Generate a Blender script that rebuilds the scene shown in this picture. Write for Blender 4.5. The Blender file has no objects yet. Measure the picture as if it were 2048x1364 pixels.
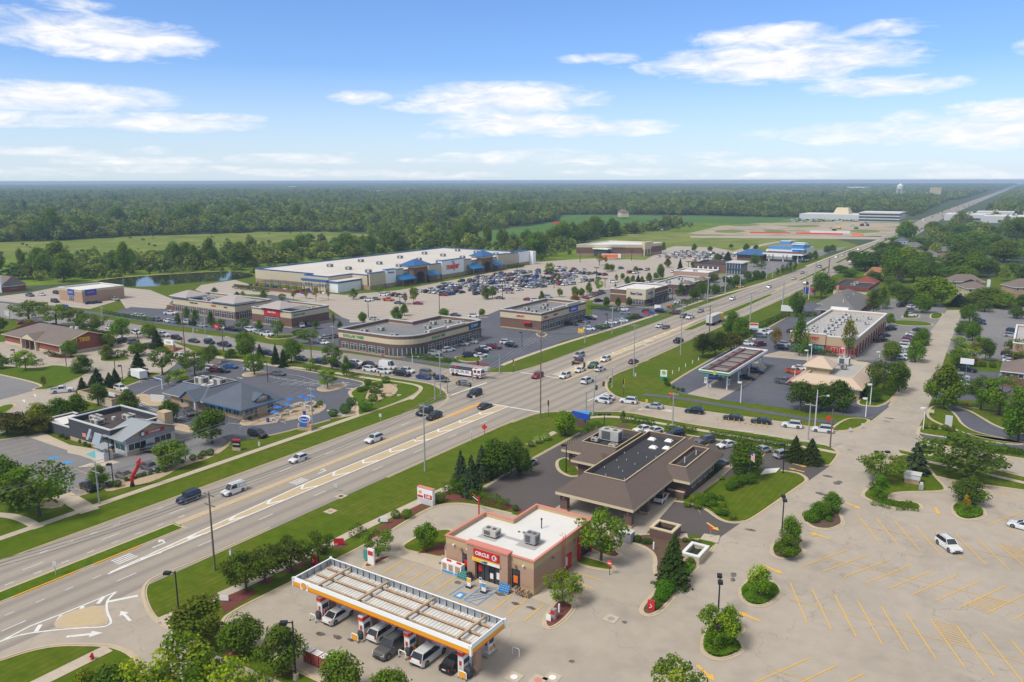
import bpy,math,random
import numpy as np
from mathutils import Vector
R=random.Random(7)
C=bpy.context.scene.collection
sc=bpy.context.scene
rad=math.radians
# ---------- camera (world Y runs along the highway, X across it, metres)
FOC,HOR,CH=1593.0,361.0,57.0
YAW,ROLL=rad(33.3),math.atan(3.6/2048)
PIT=math.atan((682-HOR)/FOC)
cam=bpy.data.objects.new('camera',bpy.data.cameras.new('camera'))
C.objects.link(cam);sc.camera=cam
cam.data.sensor_width=36;cam.data.lens=36*FOC/2048
cam.data.clip_start=1;cam.data.clip_end=60000
cam.location=(0,0,CH)
from mathutils import Matrix
cam.matrix_world=Matrix.Translation((0,0,CH))@Matrix.Rotation(YAW,4,'Z')@Matrix.Rotation(math.pi/2-PIT,4,'X')@Matrix.Rotation(-ROLL,4,'Z')
def at(px,py,z=0.0):
 "point of height z seen at pixel px,py of the 2048 px wide photograph"
 X=px-1024;V=py-682
 X,V=X*math.cos(ROLL)-V*math.sin(ROLL),X*math.sin(ROLL)+V*math.cos(ROLL)
 u,v=X/FOC,V/FOC
 Y=math.cos(PIT)-v*math.sin(PIT);Z=math.sin(PIT)+v*math.cos(PIT)
 k=(CH-z)/Z
 gx,gy=u*k,Y*k
 return(gx*math.cos(YAW)-gy*math.sin(YAW),gx*math.sin(YAW)+gy*math.cos(YAW))
def topx(x,y,z=0.0):
 "numpy: world to pixel"
 gx=x*math.cos(YAW)+y*math.sin(YAW);gy=-x*math.sin(YAW)+y*math.cos(YAW)
 c,s=math.cos(PIT),math.sin(PIT)
 Zc=gy*c+(CH-z)*s;V=(-gy*s+(CH-z)*c)/Zc*FOC;X=gx/Zc*FOC
 return X*math.cos(ROLL)+V*math.sin(ROLL)+1024,-X*math.sin(ROLL)+V*math.cos(ROLL)+682
# ---------- render, exposure
sc.view_settings.view_transform='Standard';sc.view_settings.look='None'
sc.view_settings.exposure=0.15;sc.view_settings.gamma=1
cy=sc.cycles
cy.use_denoising=True
cy.max_bounces=5;cy.diffuse_bounces=2;cy.glossy_bounces=2;cy.transmission_bounces=3;cy.transparent_max_bounces=6;cy.volume_bounces=0
cy.volume_step_rate=10;cy.volume_max_steps=32
cy.sample_clamp_indirect=4
# ---------- world: Nishita sky with broken cloud
SUN_EL,SUN_AZ=rad(52),rad(200)
w=bpy.data.worlds.new('World');sc.world=w;w.use_nodes=True
nt=w.node_tree;nt.nodes.clear()
def N(t,**k):
 n=nt.nodes.new(t)
 for a,b in k.items():setattr(n,a,b)
 return n
def M(op,a,b=None,c=None,clamp=False):
 n=nt.nodes.new('ShaderNodeMath');n.operation=op;n.use_clamp=clamp
 for i,q in enumerate((a,b,c)):
  if q is None:continue
  if isinstance(q,(int,float)):n.inputs[i].default_value=q
  else:nt.links.new(q,n.inputs[i])
 return n.outputs[0]
sky=N('ShaderNodeTexSky',sky_type='NISHITA',sun_disc=False)
sky.sun_elevation=SUN_EL;sky.sun_rotation=SUN_AZ
sky.altitude=200;sky.air_density=1.0;sky.dust_density=0.6;sky.ozone_density=3.0
tc=N('ShaderNodeTexCoord');sp=N('ShaderNodeSeparateXYZ');nt.links.new(tc.outputs['Generated'],sp.inputs[0])
sx,sy,sz=sp.outputs
az=M('ARCTAN2',sx,sy);el=M('ARCSINE',sz)
CL=[(255,95,165,34,1.2),(60,55,70,22,.6),(200,35,60,12,.55),(40,92,60,9,.55),(150,202,185,24,1.15),(70,242,130,14,.75),(350,250,170,16,1.0),(480,245,70,12,.7),(735,205,60,13,.8),(930,222,150,14,.8),(1010,208,190,30,1.15),(1040,252,170,22,1.1),(1180,262,170,16,.9),(900,275,70,8,.5),(1510,95,130,22,1.1),(1540,140,230,34,1.2),(1200,134,90,10,.6),(1340,150,110,14,.6),(1730,80,80,14,.75),(1740,185,130,17,.95),(2030,110,40,16,.7),(1780,272,250,20,.8),(1960,265,140,32,1.0),(1980,230,100,18,.95),(1790,243,50,12,.7),(130,305,150,9,.6),(320,302,40,8,.6),(250,322,130,9,.55),(390,322,60,7,.55),(350,338,150,8,.5),(600,320,130,11,.65),(710,310,20,5,.5),(640,345,200,8,.5),(60,345,120,10,.45),(980,318,120,12,.65),(860,322,60,5,.5),(1080,312,120,12,.6),(1200,322,150,12,.5),(1420,313,70,7,.6),(1540,328,150,11,.65),(900,350,150,7,.45),(1500,352,170,7,.45),(1950,352,120,9,.4),(1250,345,140,8,.4),(1800,335,150,8,.35)]
cmb=N('ShaderNodeCombineXYZ');nt.links.new(M('MULTIPLY',az,9.0),cmb.inputs[0]);nt.links.new(M('MULTIPLY',el,34.0),cmb.inputs[1])
def noise(vec,scale,detail,rough=.55,lac=2.0,dist=0.0):
 n=N('ShaderNodeTexNoise');nt.links.new(vec,n.inputs['Vector']);n.inputs['Scale'].default_value=scale;n.inputs['Detail'].default_value=detail
 n.inputs['Roughness'].default_value=rough;n.inputs['Distortion'].default_value=dist;return n.outputs['Fac']
n1=noise(cmb.outputs[0],2.3,12,.62,dist=.5);n2=noise(cmb.outputs[0],.45,3,.5)
acc=None
for(px,py,hw,hh,dn)in CL:
 a0=-YAW+math.atan2(px-1024,FOC);e0=math.atan((361-py)/FOC)*math.cos(a0+YAW)
 da=M('MULTIPLY',M('SUBTRACT',az,a0),FOC/hw/1.12*.95)
 de=M('MULTIPLY',M('SUBTRACT',el,e0),FOC/hh/1.25)
 d2=M('ADD',M('MULTIPLY',da,da),M('MULTIPLY',de,de))
 m=M('MULTIPLY',M('SUBTRACT',1.0,d2,clamp=True),dn)
 acc=m if acc is None else M('MAXIMUM',acc,m)
body=M('ADD',acc,M('MULTIPLY',M('SUBTRACT',n1,.54),2.4))
gate=M('MULTIPLY',M('MINIMUM',M('MULTIPLY',acc,4.0),1.0),1.0)
body=M('MULTIPLY',M('MULTIPLY',body,gate,clamp=True),1.0,clamp=True)
cm2=N('ShaderNodeVectorMath',operation='DIVIDE');nt.links.new(tc.outputs['Generated'],cm2 .inputs[0])
cz=N('ShaderNodeCombineXYZ');zz=M('MAXIMUM',sz,.05)
for i in range(3):nt.links.new(zz,cz.inputs[i])
nt.links.new(cz.outputs[0],cm2 .inputs[1])
n3=noise(cm2 .outputs[0],1.1,6,.55)
high=M('MULTIPLY',M('SUBTRACT',el,rad(19)),1/rad(12),clamp=True)
over=M('MULTIPLY',high,M('MULTIPLY',M('SUBTRACT',n3,.16),5.0,clamp=True))  # dense cloud overhead, out of view, added to soften and whiten the light
cov=body
lp=M('MULTIPLY',M('SUBTRACT',1.0,M('MULTIPLY',el,1/rad(7.5)),clamp=True),.62)
mixw=N('ShaderNodeMix',data_type='RGBA');bgs=N('ShaderNodeBackground');outw=N('ShaderNodeOutputWorld')
skm=N('ShaderNodeMix',data_type='RGBA',blend_type='MULTIPLY');skm.inputs[0].default_value=1
nt.links.new(sky.outputs[0],skm.inputs[6]);skm.inputs[7].default_value=(.90,1.12,1.52,1)
hz=N('ShaderNodeMix',data_type='RGBA');nt.links.new(lp,hz.inputs[0]);nt.links.new(skm.outputs[2],hz.inputs[6]);hz.inputs[7].default_value=(7.6,8.6,9.6,1)
cc=N('ShaderNodeMix',data_type='RGBA');nt.links.new(M('MULTIPLY',M('SUBTRACT',n1,.36),3.2,clamp=True),cc.inputs[0])
cc.inputs[6].default_value=(7.9,8.2,8.8,1);cc.inputs[7].default_value=(9.4,9.4,9.5,1)
nt.links.new(cov,mixw.inputs[0]);nt.links.new(hz.outputs[2],mixw.inputs[6]);nt.links.new(cc.outputs[2],mixw.inputs[7])
mo=N('ShaderNodeMix',data_type='RGBA');nt.links.new(over,mo.inputs[0]);nt.links.new(mixw.outputs[2],mo.inputs[6]);mo.inputs[7].default_value=(4.8,4.7,4.5,1)
nt.links.new(mo.outputs[2],bgs.inputs[0]);bgs.inputs[1].default_value=0.10
nt.links.new(bgs.outputs[0],outw.inputs[0])
sun=bpy.data.objects.new('sun',bpy.data.lights.new('sun','SUN'));C.objects.link(sun)
sun.data.energy=2.8;sun.data.angle=rad(17);sun.data.color=(1,.95,.87)
sd=Vector((math.sin(SUN_AZ)*math.cos(SUN_EL),math.cos(SUN_AZ)*math.cos(SUN_EL),math.sin(SUN_EL)))
sun.rotation_euler=sd.to_track_quat('Z','Y').to_euler();sun.location=(0,-50,200)
# ---------- materials
MATS={}
def mat(name,col=(.5,.5,.5),rough=.8,metal=0,spec=.5,n=None,n2=None,bump=0,coord='Object',objcol=False,rnd=0,emit=0,coat=0,trans=0):
 """n = (scale, amount, colour2) large stains, n2 = the same at a finer scale"""
 m=bpy.data.materials.new(name);m.use_nodes=True;MATS[name]=m
 t=m.node_tree;b=t.nodes['Principled BSDF'];L=t.links.new
 b.inputs['Roughness'].default_value=rough;b.inputs['Metallic'].default_value=metal
 b.inputs['Specular IOR Level'].default_value=spec
 if coat:b.inputs['Coat Weight'].default_value=coat
 if emit:b.inputs['Emission Strength'].default_value=emit;b.inputs['Emission Color'].default_value=(*col,1)
 cur=None
 rgb=t.nodes.new('ShaderNodeRGB');rgb.outputs[0].default_value=(*col,1);cur=rgb.outputs[0]
 tcn=t.nodes.new('ShaderNodeTexCoord')
 if objcol:
  oi=t.nodes.new('ShaderNodeObjectInfo');mx=t.nodes.new('ShaderNodeMix');mx.data_type='RGBA';mx.blend_type='MULTIPLY';mx.inputs[0].default_value=1
  L(cur,mx.inputs[6]);L(oi.outputs['Color'],mx.inputs[7]);cur=mx.outputs[2]
 if rnd:
  oi=t.nodes.new('ShaderNodeObjectInfo');hs=t.nodes.new('ShaderNodeHueSaturation')
  mr=t.nodes.new('ShaderNodeMapRange');L(oi.outputs['Random'],mr.inputs[0]);mr.inputs[3].default_value=1-rnd;mr.inputs[4].default_value=1+rnd
  L(mr.outputs[0],hs.inputs['Value']);L(cur,hs.inputs['Color'])
  ms=t.nodes.new('ShaderNodeMath');ms.operation='MULTIPLY_ADD';L(oi.outputs['Random'],ms.inputs[0]);ms.inputs[1].default_value=7.13;ms.inputs[2].default_value=0
  fr=t.nodes.new('ShaderNodeMath');fr.operation='FRACT';L(ms.outputs[0],fr.inputs[0])
  m2=t.nodes.new('ShaderNodeMapRange');L(fr.outputs[0],m2 .inputs[0]);m2 .inputs[3].default_value=.5-rnd*.06;m2 .inputs[4].default_value=.5+rnd*.06
  L(m2 .outputs[0],hs.inputs['Hue']);cur=hs.outputs[0]
 hgt=None
 for q in(n,n2):
  if not q:continue
  nn=t.nodes.new('ShaderNodeTexNoise');L(tcn.outputs[coord],nn.inputs['Vector']);nn.inputs['Scale'].default_value=q[0];nn.inputs['Detail'].default_value=6
  nn.inputs['Roughness'].default_value=.6
  mr=t.nodes.new('ShaderNodeMapRange');L(nn.outputs['Fac'],mr.inputs[0]);mr.inputs[1].default_value=.38;mr.inputs[2].default_value=.66;mr.inputs[4].default_value=q[1]
  mx=t.nodes.new('ShaderNodeMix');mx.data_type='RGBA';L(mr.outputs[0],mx.inputs[0]);L(cur,mx.inputs[6]);mx.inputs[7].default_value=(*q[2],1);cur=mx.outputs[2]
  hgt=nn.outputs['Fac']
 L(cur,b.inputs['Base Color'])
 if bump and hgt:
  bp=t.nodes.new('ShaderNodeBump');bp.inputs['Strength'].default_value=bump;bp.inputs['Distance'].default_value=.1;L(hgt,bp.inputs['Height']);L(bp.outputs[0],b.inputs['Normal'])
 if trans:
  tr=t.nodes.new('ShaderNodeBsdfTranslucent');ms=t.nodes.new('ShaderNodeMixShader');ms.inputs[0].default_value=trans
  L(cur,tr.inputs[0]);L(b.outputs[0],ms.inputs[1]);L(tr.outputs[0],ms.inputs[2]);L(ms.outputs[0],t.nodes['Material Output'].inputs[0])
 return m
def addtex(m,kind,**k):
 "insert a further pattern between the base colour and the shader"
 t=m.node_tree;b=t.nodes['Principled BSDF'];L=t.links.new
 cur=b.inputs['Base Color'].links[0].from_socket
 tcn=t.nodes.new('ShaderNodeTexCoord');mp=t.nodes.new('ShaderNodeMapping');L(tcn.outputs['Object'],mp.inputs[0])
 mp.inputs['Rotation'].default_value=k.get('rot',(0,0,0));mp.inputs['Scale'].default_value=k.get('sc',(1,1,1));mp.inputs['Location'].default_value=k.get('loc',(0,0,0))
 if kind=='brick':
  n=t.nodes.new('ShaderNodeTexBrick');n.inputs['Scale'].default_value=1;n.inputs['Brick Width'].default_value=k['bw'];n.inputs['Row Height'].default_value=k['bh'];n.inputs['Mortar Size'].default_value=k.get('ms',.02)
  n.inputs['Mortar Smooth'].default_value=.3
  n.inputs['Color1'].default_value=(0,0,0,1);n.inputs['Color2'].default_value=(.45,.45,.45,1);n.inputs['Mortar'].default_value=(1,1,1,1);f=n.outputs['Color']
 elif kind=='wave':
  n=t.nodes.new('ShaderNodeTexWave');n.inputs['Scale'].default_value=k['f'];n.inputs['Distortion'].default_value=k.get('dist',0);n.inputs['Detail'].default_value=3;n.inputs['Detail Scale'].default_value=k.get('ds',1);f=n.outputs['Fac']
 elif kind=='noise':
  n=t.nodes.new('ShaderNodeTexNoise');n.inputs['Scale'].default_value=k['f'];n.inputs['Detail'].default_value=k.get('det',5);f=n.outputs['Fac']
 elif kind=='vor':
  n=t.nodes.new('ShaderNodeTexVoronoi');n.feature='DISTANCE_TO_EDGE';n.inputs['Scale'].default_value=k['f'];f=n.outputs['Distance']
  dn=t.nodes.new('ShaderNodeTexNoise');dn.inputs['Scale'].default_value=k['f']*3;dn.inputs['Detail'].default_value=4;L(mp.outputs[0],dn.inputs['Vector'])
  va=t.nodes.new('ShaderNodeVectorMath');va.operation='MULTIPLY_ADD';L(dn.outputs['Color'],va.inputs[0]);va.inputs[1].default_value=(.7/k['f'],)*3;L(mp.outputs[0],va.inputs[2])
  L(va.outputs[0],n.inputs['Vector'])
 if kind!='vor':L(mp.outputs[0],n.inputs['Vector'])
 mr=t.nodes.new('ShaderNodeMapRange');L(f,mr.inputs[0]);mr.inputs[1].default_value=k.get('lo',0);mr.inputs[2].default_value=k.get('hi',1);mr.inputs[3].default_value=k.get('a0',0);mr.inputs[4].default_value=k.get('amt',1)
 mx=t.nodes.new('ShaderNodeMix');mx.data_type='RGBA';L(mr.outputs[0],mx.inputs[0]);L(cur,mx.inputs[6]);mx.inputs[7].default_value=(*k['col'],1)
 L(mx.outputs[2],b.inputs['Base Color'])
 return m
mat('grass',(.095,.15,.006),.95,spec=.08,n=(.07,.85,(.17,.165,.025)),n2=(.5,.75,(.062,.105,.004)),bump=.5)
addtex(MATS['grass'],'wave',f=.28,dist=.6,rot=(0,0,0),col=(.075,.13,.004),amt=.55,lo=.3,hi=.7)
mat('lawn',(.08,.145,.005),.95,spec=.08,n=(.12,.8,(.125,.165,.012)),n2=(.9,.7,(.05,.098,.004)),bump=.5)
mat('rough_grass',(.16,.20,.035),.95,n=(.02,.8,(.22,.24,.06)),n2=(.15,.6,(.10,.16,.022)))
mat('meadow',(.19,.23,.04),.95,spec=.08,n=(.008,.95,(.31,.29,.10)),n2=(.04,.9,(.10,.165,.02)))
addtex(MATS['meadow'],'noise',f=.012,sc=(1,.15,1),rot=(0,0,.5),lo=.5,hi=.62,amt=.6,col=(.13,.18,.03))
mat('scrub',(.14,.22,.015),.95,spec=.08,n=(.02,1,(.06,.115,.012)),n2=(.09,.8,(.19,.25,.02)))
mat('crop',(.085,.17,.03),.95,spec=.08,n=(.005,.6,(.12,.22,.05)),n2=(.03,.5,(.06,.14,.03)))
mat('forest_floor',(.055,.09,.02),.95,n=(.02,.8,(.035,.06,.015)))
mat('dirt',(.40,.31,.22),.95,n=(.012,1,(.22,.20,.07)),n2=(.05,.9,(.5,.43,.34)))
mat('mulch',(.20,.055,.04),.95,n2=(4,.8,(.09,.03,.025)))
mat('mulch_brown',(.14,.085,.055),.95,n2=(4,.8,(.07,.045,.03)))
mat('rock_bed',(.52,.40,.27),.95,n2=(3,.8,(.34,.26,.18)))
mat('concrete',(.425,.37,.305),.9,n=(.07,.7,(.355,.305,.245)),n2=(.5,.5,(.48,.42,.34)))
addtex(MATS['concrete'],'noise',f=.035,lo=.5,hi=.7,amt=.5,col=(.34,.30,.255))
addtex(MATS['concrete'],'vor',f=.055,lo=.0,hi=.006,a0=.5,amt=0,col=(.22,.185,.15))
addtex(MATS['concrete'],'noise',f=.16,lo=.56,hi=.75,amt=.45,col=(.25,.22,.19))
mat('lot_concrete',(.45,.39,.325),.9,n=(.03,.6,(.38,.33,.28)),n2=(.3,.5,(.48,.42,.35)))
addtex(MATS['lot_concrete'],'wave',f=.055,rot=(0,0,math.pi/2),dist=2,col=(.37,.32,.275),amt=.6,lo=.4,hi=.9)
mat('kerb',(.55,.45,.32),.9,n2=(1,.5,(.44,.36,.26)))
mat('walk',(.53,.45,.35),.9,n=(.3,.6,(.45,.37,.28)),n2=(2,.4,(.58,.5,.4)))
addtex(MATS['walk'],'brick',bw=1.6,bh=1.6,ms=.04,lo=.6,hi=1,amt=.4,col=(.28,.23,.18))
mat('highway',(.37,.32,.262),.85,n=(.04,.6,(.31,.27,.225)),n2=(.6,.4,(.40,.345,.285)))
addtex(MATS['highway'],'wave',f=.088,sc=(1,.02,1),dist=.8,ds=.4,loc=(.4,0,0),col=(.265,.235,.205),amt=.85,lo=.35,hi=1)
addtex(MATS['highway'],'noise',f=1.0,sc=(1.6,.012,1),lo=.48,hi=.75,amt=.3,col=(.28,.25,.22))
addtex(MATS['highway'],'brick',sc=(1,1,1),rot=(0,0,0),bw=60.0,bh=4.6,ms=.04,lo=.7,hi=1,amt=.22,col=(.24,.21,.18))
mat('median_concrete',(.55,.43,.26),.9,n=(.5,.5,(.47,.36,.21)))
mat('asphalt',(.098,.104,.132),.9,n=(.06,.8,(.135,.14,.165)),n2=(.8,.4,(.075,.078,.10)))
addtex(MATS['asphalt'],'vor',f=.06,lo=0,hi=.007,a0=.6,amt=0,col=(.05,.05,.06))
mat('asphalt_worn',(.20,.195,.20),.9,n=(.06,.8,(.26,.25,.245)),n2=(.8,.4,(.17,.165,.17)))
addtex(MATS['asphalt_worn'],'vor',f=.05,lo=0,hi=.007,a0=.6,amt=0,col=(.10,.10,.10))
mat('asphalt_brown',(.098,.086,.083),.9,n=(.08,.7,(.12,.106,.10)),n2=(1,.4,(.082,.072,.07)))
mat('street',(.27,.25,.235),.9,n=(.05,.5,(.33,.30,.28)),n2=(1,.3,(.22,.205,.195)))
mat('white_paint',(.80,.79,.76),.7,n2=(1.5,.45,(.55,.52,.47)))
mat('yellow_paint',(.82,.47,.05),.7,n2=(1.2,.35,(.60,.38,.12)))
mat('blue_paint',(.05,.28,.62),.7,n2=(1.5,.5,(.12,.30,.5)))
mat('teal_paint',(.12,.45,.50),.7)
mat('oil',(.085,.075,.07),.7,n=(1.2,.8,(.22,.19,.16)))
mat('water',(.018,.022,.016),.06,spec=.6,n=(.02,.6,(.05,.06,.03)))
for nm,c,r in[('white',(.80,.80,.78),.5),('cream',(.62,.52,.34),.8),('black',(.015,.015,.017),.5),('dark_grey',(.05,.055,.06),.6),('grey',(.32,.32,.32),.6),('light_grey',(.58,.58,.57),.6),('red',(.55,.02,.025),.45),('bright_red',(.75,.05,.02),.45),('orange',(.85,.18,.03),.5),('yellow',(.86,.50,.02),.45),('canopy_yellow',(.85,.38,.01),.45),('green',(.02,.30,.10),.5),('teal',(.04,.30,.28),.4),('blue',(.02,.07,.40),.5),('sky_blue',(.05,.30,.65),.45),('store_blue',(.03,.12,.30),.5),('awning_blue',(.01,.16,.36),.5),('salmon',(.66,.24,.18),.6),('wood',(.22,.15,.095),.9),('bark',(.10,.075,.05),.95),('skin',(.45,.25,.17),.6),('pink',(.75,.06,.28),.8),('denim',(.07,.11,.2),.9),('light_blue',(.45,.55,.8),.8),('hair',(.04,.025,.015),.8),('sign_white',(.85,.85,.84),.4),('lime',(.30,.5,.03),.6),('led_blue',(.03,.15,.5),.4),('mansard_red',(.23,.05,.035),.6),('stucco_tan',(.52,.37,.23),.85)]:
 mat(nm,c,r)
mat('galv',(.42,.44,.46),.45,.5,n2=(1.5,.5,(.30,.31,.33)))
mat('pole_wood',(.20,.155,.11),.95,n2=(2,.6,(.12,.09,.065)))
mat('pole_grey',(.36,.37,.37),.6)
mat('hvac',(.50,.48,.44),.6,n2=(1.2,.5,(.36,.34,.31)))
mat('hvac_grille',(.10,.10,.10),.6)
mat('glass',(.022,.028,.034),.08,spec=.8,n=(.4,.5,(.06,.07,.08)))
mat('store_glass',(.045,.06,.065),.1,spec=.7,n=(.5,.6,(.14,.16,.15)))
mat('tyre',(.012,.012,.013),.9);mat('rim',(.42,.43,.45),.35,.7)
mat('paint',(1,1,1),.28,.15,objcol=True,coat=.6)
mat('tail',(.35,.01,.01),.3);mat('headlamp',(.75,.78,.80),.15)
def brick(name,a,b,mort,bw=.45,bh=.16):
 m=mat(name,a,.9,n=(.4,.5,b));m2=addtex(m,'brick',rot=(math.pi/2,0,0),bw=bw,bh=bh,ms=.015,lo=0,hi=1,amt=.55,col=mort);return m
brick('brick_tan',(.42,.26,.17),(.37,.225,.145),(.52,.38,.27));brick('brick_buff',(.50,.36,.18),(.43,.31,.16),(.60,.46,.27))
brick('brick_brown',(.17,.085,.055),(.13,.065,.045),(.26,.17,.12));brick('brick_red',(.27,.065,.035),(.22,.052,.03),(.33,.14,.09))
brick('brick_dark',(.13,.075,.06),(.10,.058,.047),(.20,.13,.11));brick('stone',(.48,.34,.20),(.34,.23,.13),(.6,.47,.32),.6,.3)
brick('brick_store',(.36,.25,.155),(.31,.21,.13),(.42,.31,.21));brick('brick_grey',(.045,.05,.06),(.035,.04,.047),(.08,.085,.095));brick('block_cream',(.56,.47,.32),(.5,.42,.28),(.62,.54,.4),.8,.4)
mat('roof_white',(.74,.73,.71),.8,n=(.12,.5,(.60,.58,.55)),n2=(1,.3,(.78,.77,.75)))
mat('roof_cream',(.66,.61,.55),.8,n=(.03,.7,(.54,.49,.43)),n2=(.2,.4,(.72,.68,.62)))
mat('roof_grey',(.20,.205,.21),.85,n=(.1,.7,(.29,.29,.29)),n2=(.8,.4,(.16,.16,.165)))
mat('roof_lightgrey',(.40,.385,.37),.85,n=(.1,.6,(.50,.49,.47)))
mat('roof_black',(.035,.036,.04),.8,n=(.25,.6,(.055,.055,.06)))
mat('roof_gravel',(.06,.045,.042),.95,n=(.3,.6,(.09,.07,.065)))
mat('shingle_brown',(.125,.092,.077),.95,n=(.2,.4,(.105,.078,.066)),n2=(3,.6,(.16,.12,.10)))
mat('shingle_blue',(.105,.125,.16),.95,n=(.3,.6,(.135,.155,.19)),n2=(3,.6,(.085,.10,.13)))
mat('shingle_grey',(.17,.165,.16),.95,n=(.2,.5,(.21,.20,.19)),n2=(3,.5,(.13,.125,.12)))
mat('shingle_taupe',(.19,.15,.13),.95,n=(.2,.5,(.23,.185,.16)),n2=(3,.5,(.15,.12,.105)))
mat('shingle_orange',(.36,.15,.075),.95,n=(.2,.5,(.30,.12,.065)))
mat('metal_roof',(.44,.47,.48),.4,.4);addtex(MATS['metal_roof'],'wave',f=.8,col=(.30,.33,.35),lo=.7,hi=1,amt=.6)
mat('metal_tan',(.60,.46,.34),.5);addtex(MATS['metal_tan'],'wave',f=.65,col=(.48,.35,.25),lo=.65,hi=1,amt=.7)
mat('metal_mauve',(.42,.37,.35),.6);addtex(MATS['metal_mauve'],'wave',f=.5,col=(.34,.30,.28),lo=.7,hi=1,amt=.6)
mat('metal_blue',(.02,.10,.28),.45);addtex(MATS['metal_blue'],'wave',f=.35,col=(.05,.18,.40),lo=.6,hi=1,amt=.7)
mat('decking',(.74,.74,.71),.5,n=(.5,.5,(.44,.43,.40)));addtex(MATS['decking'],'wave',f=.62,sc=(1,1,1),col=(.26,.26,.25),lo=.72,hi=1,amt=.8)
mat('rusty',(.50,.38,.24),.9,n=(.9,.8,(.33,.14,.05)),n2=(4,.6,(.55,.46,.34)))
mat('rust_dark',(.16,.045,.03),.9,n=(1,.6,(.22,.09,.06)))
# ---------- mesh helpers
class MB:
 def __init__(s):s.v=[];s.f=[];s.m=[];s.mats=[]
 def mi(s,m):
  if m not in s.mats:s.mats.append(m)
  return s.mats.index(m)
 def add(s,vs,fs,m):
  k=len(s.v);s.v+=[tuple(q)for q in vs];i=s.mi(m)
  for f in fs:s.f.append(tuple(k+j for j in f));s.m.append(i)
  return s
 def box(s,x0,y0,z0,x1,y1,z1,m,top=None):
  v=[(x0,y0,z0),(x1,y0,z0),(x1,y1,z0),(x0,y1,z0),(x0,y0,z1),(x1,y0,z1),(x1,y1,z1),(x0,y1,z1)]
  s.add(v,[(0,3,2,1),(0,1,5,4),(1,2,6,5),(2,3,7,6),(3,0,4,7)],m);s.add(v[4:],[(0,1,2,3)],top or m);return s
 def cb(s,cx,cy,z0,lx,ly,h,m,top=None):return s.box(cx-lx/2,cy-ly/2,z0,cx+lx/2,cy+ly/2,z0+h,m,top)
 def prism(s,poly,z0,z1,m,top=None,bottom=True):
  n=len(poly);v=[(*p[:2],z0)for p in poly]+[(*p[:2],z1)for p in poly]
  s.add(v,[(i,(i+1)%n,n+(i+1)%n,n+i)for i in range(n)],m)
  s.add([(*p[:2],z1)for p in poly],[tuple(range(n))],top or m)
  return s
 def poly(s,pts,m):s.add(pts,[tuple(range(len(pts)))],m);return s
 def cyl(s,x,y,z0,z1,r0,r1=None,n=8,m='grey'):
  r1=r0 if r1 is None else r1
  v=[(x+r*math.cos(6.2832*i/n),y+r*math.sin(6.2832*i/n),z)for z,r in((z0,r0),(z1,r1))for i in range(n)]
  s.add(v,[(i,(i+1)%n,n+(i+1)%n,n+i)for i in range(n)]+[tuple(range(n,2*n)),tuple(range(n-1,-1,-1))],m);return s
 def tube(s,pts,r,n=6,m='grey'):
  pts=[Vector(p)for p in pts];ring=[]
  rr=r if isinstance(r,(list,tuple))else[r]*len(pts)
  for i,p in enumerate(pts):
   d=(pts[min(i+1,len(pts)-1)]-pts[max(i-1,0)]).normalized();a=d.orthogonal().normalized();b=d.cross(a)
   if i and ring:
    a=(ring[-1][0]-ring[-1][0].dot(d)*d).normalized();b=d.cross(a)
   ring.append((a,b))
  v=[p+(a*math.cos(6.2832*j/n)+b*math.sin(6.2832*j/n))*q for p,(a,b),q in zip(pts,ring,rr)for j in range(n)]
  f=[(i*n+j,i*n+(j+1)%n,(i+1)*n+(j+1)%n,(i+1)*n+j)for i in range(len(pts)-1)for j in range(n)]
  s.add(v,f+[tuple(range(n-1,-1,-1)),tuple(range((len(pts)-1)*n,len(pts)*n))],m);return s
 def hip(s,x0,y0,x1,y1,z0,z1,inx,iny,m,over=0,fascia=.25,fm=None,soffit=None):
  x0-=over;y0-=over;x1+=over;y1+=over
  b=[(x0,y0,z0),(x1,y0,z0),(x1,y1,z0),(x0,y1,z0)]
  tp=[(x0+inx,y0+iny,z1),(x1-inx,y0+iny,z1),(x1-inx,y1-iny,z1),(x0+inx,y1-iny,z1)]
  v=b+tp;s.add(v,[(0,1,5,4),(1,2,6,5),(2,3,7,6),(3,0,4,7)],m)
  if abs(x1-x0-2*inx)>.05 and abs(y1-y0-2*iny)>.05:s.add(tp,[(0,1,2,3)],m)
  if fascia:s.prism([p[:2]for p in b],z0-fascia,z0-.003,fm or 'cream',bottom=True);s.poly([(p[0],p[1],z0-fascia)for p in b[::-1]],soffit or fm or 'cream')
  return s
 def build(s,name,parent=None,smooth=False):
  me=bpy.data.meshes.new(name);me.from_pydata(s.v,[],s.f)
  for m in s.mats:me.materials.append(MATS[m])
  me.polygons.foreach_set('material_index',s.m)
  if smooth:me.polygons.foreach_set('use_smooth',[True]*len(s.f))
  me.update();o=bpy.data.objects.new(name,me);C.objects.link(o)
  if parent:o.parent=parent
  return o
def tag(o,label,cat,group=None):
 o['label']=label;o['category']=cat
 if group:o['group']=group
 return o
def thing(name,label,cat,x=0,y=0,z=0,rz=0,group=None):
 o=bpy.data.objects.new(name,None);C.objects.link(o);o.empty_display_size=.2
 o.location=(x,y,z);o.rotation_euler=(0,0,rz);return tag(o,label,cat,group)
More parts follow.
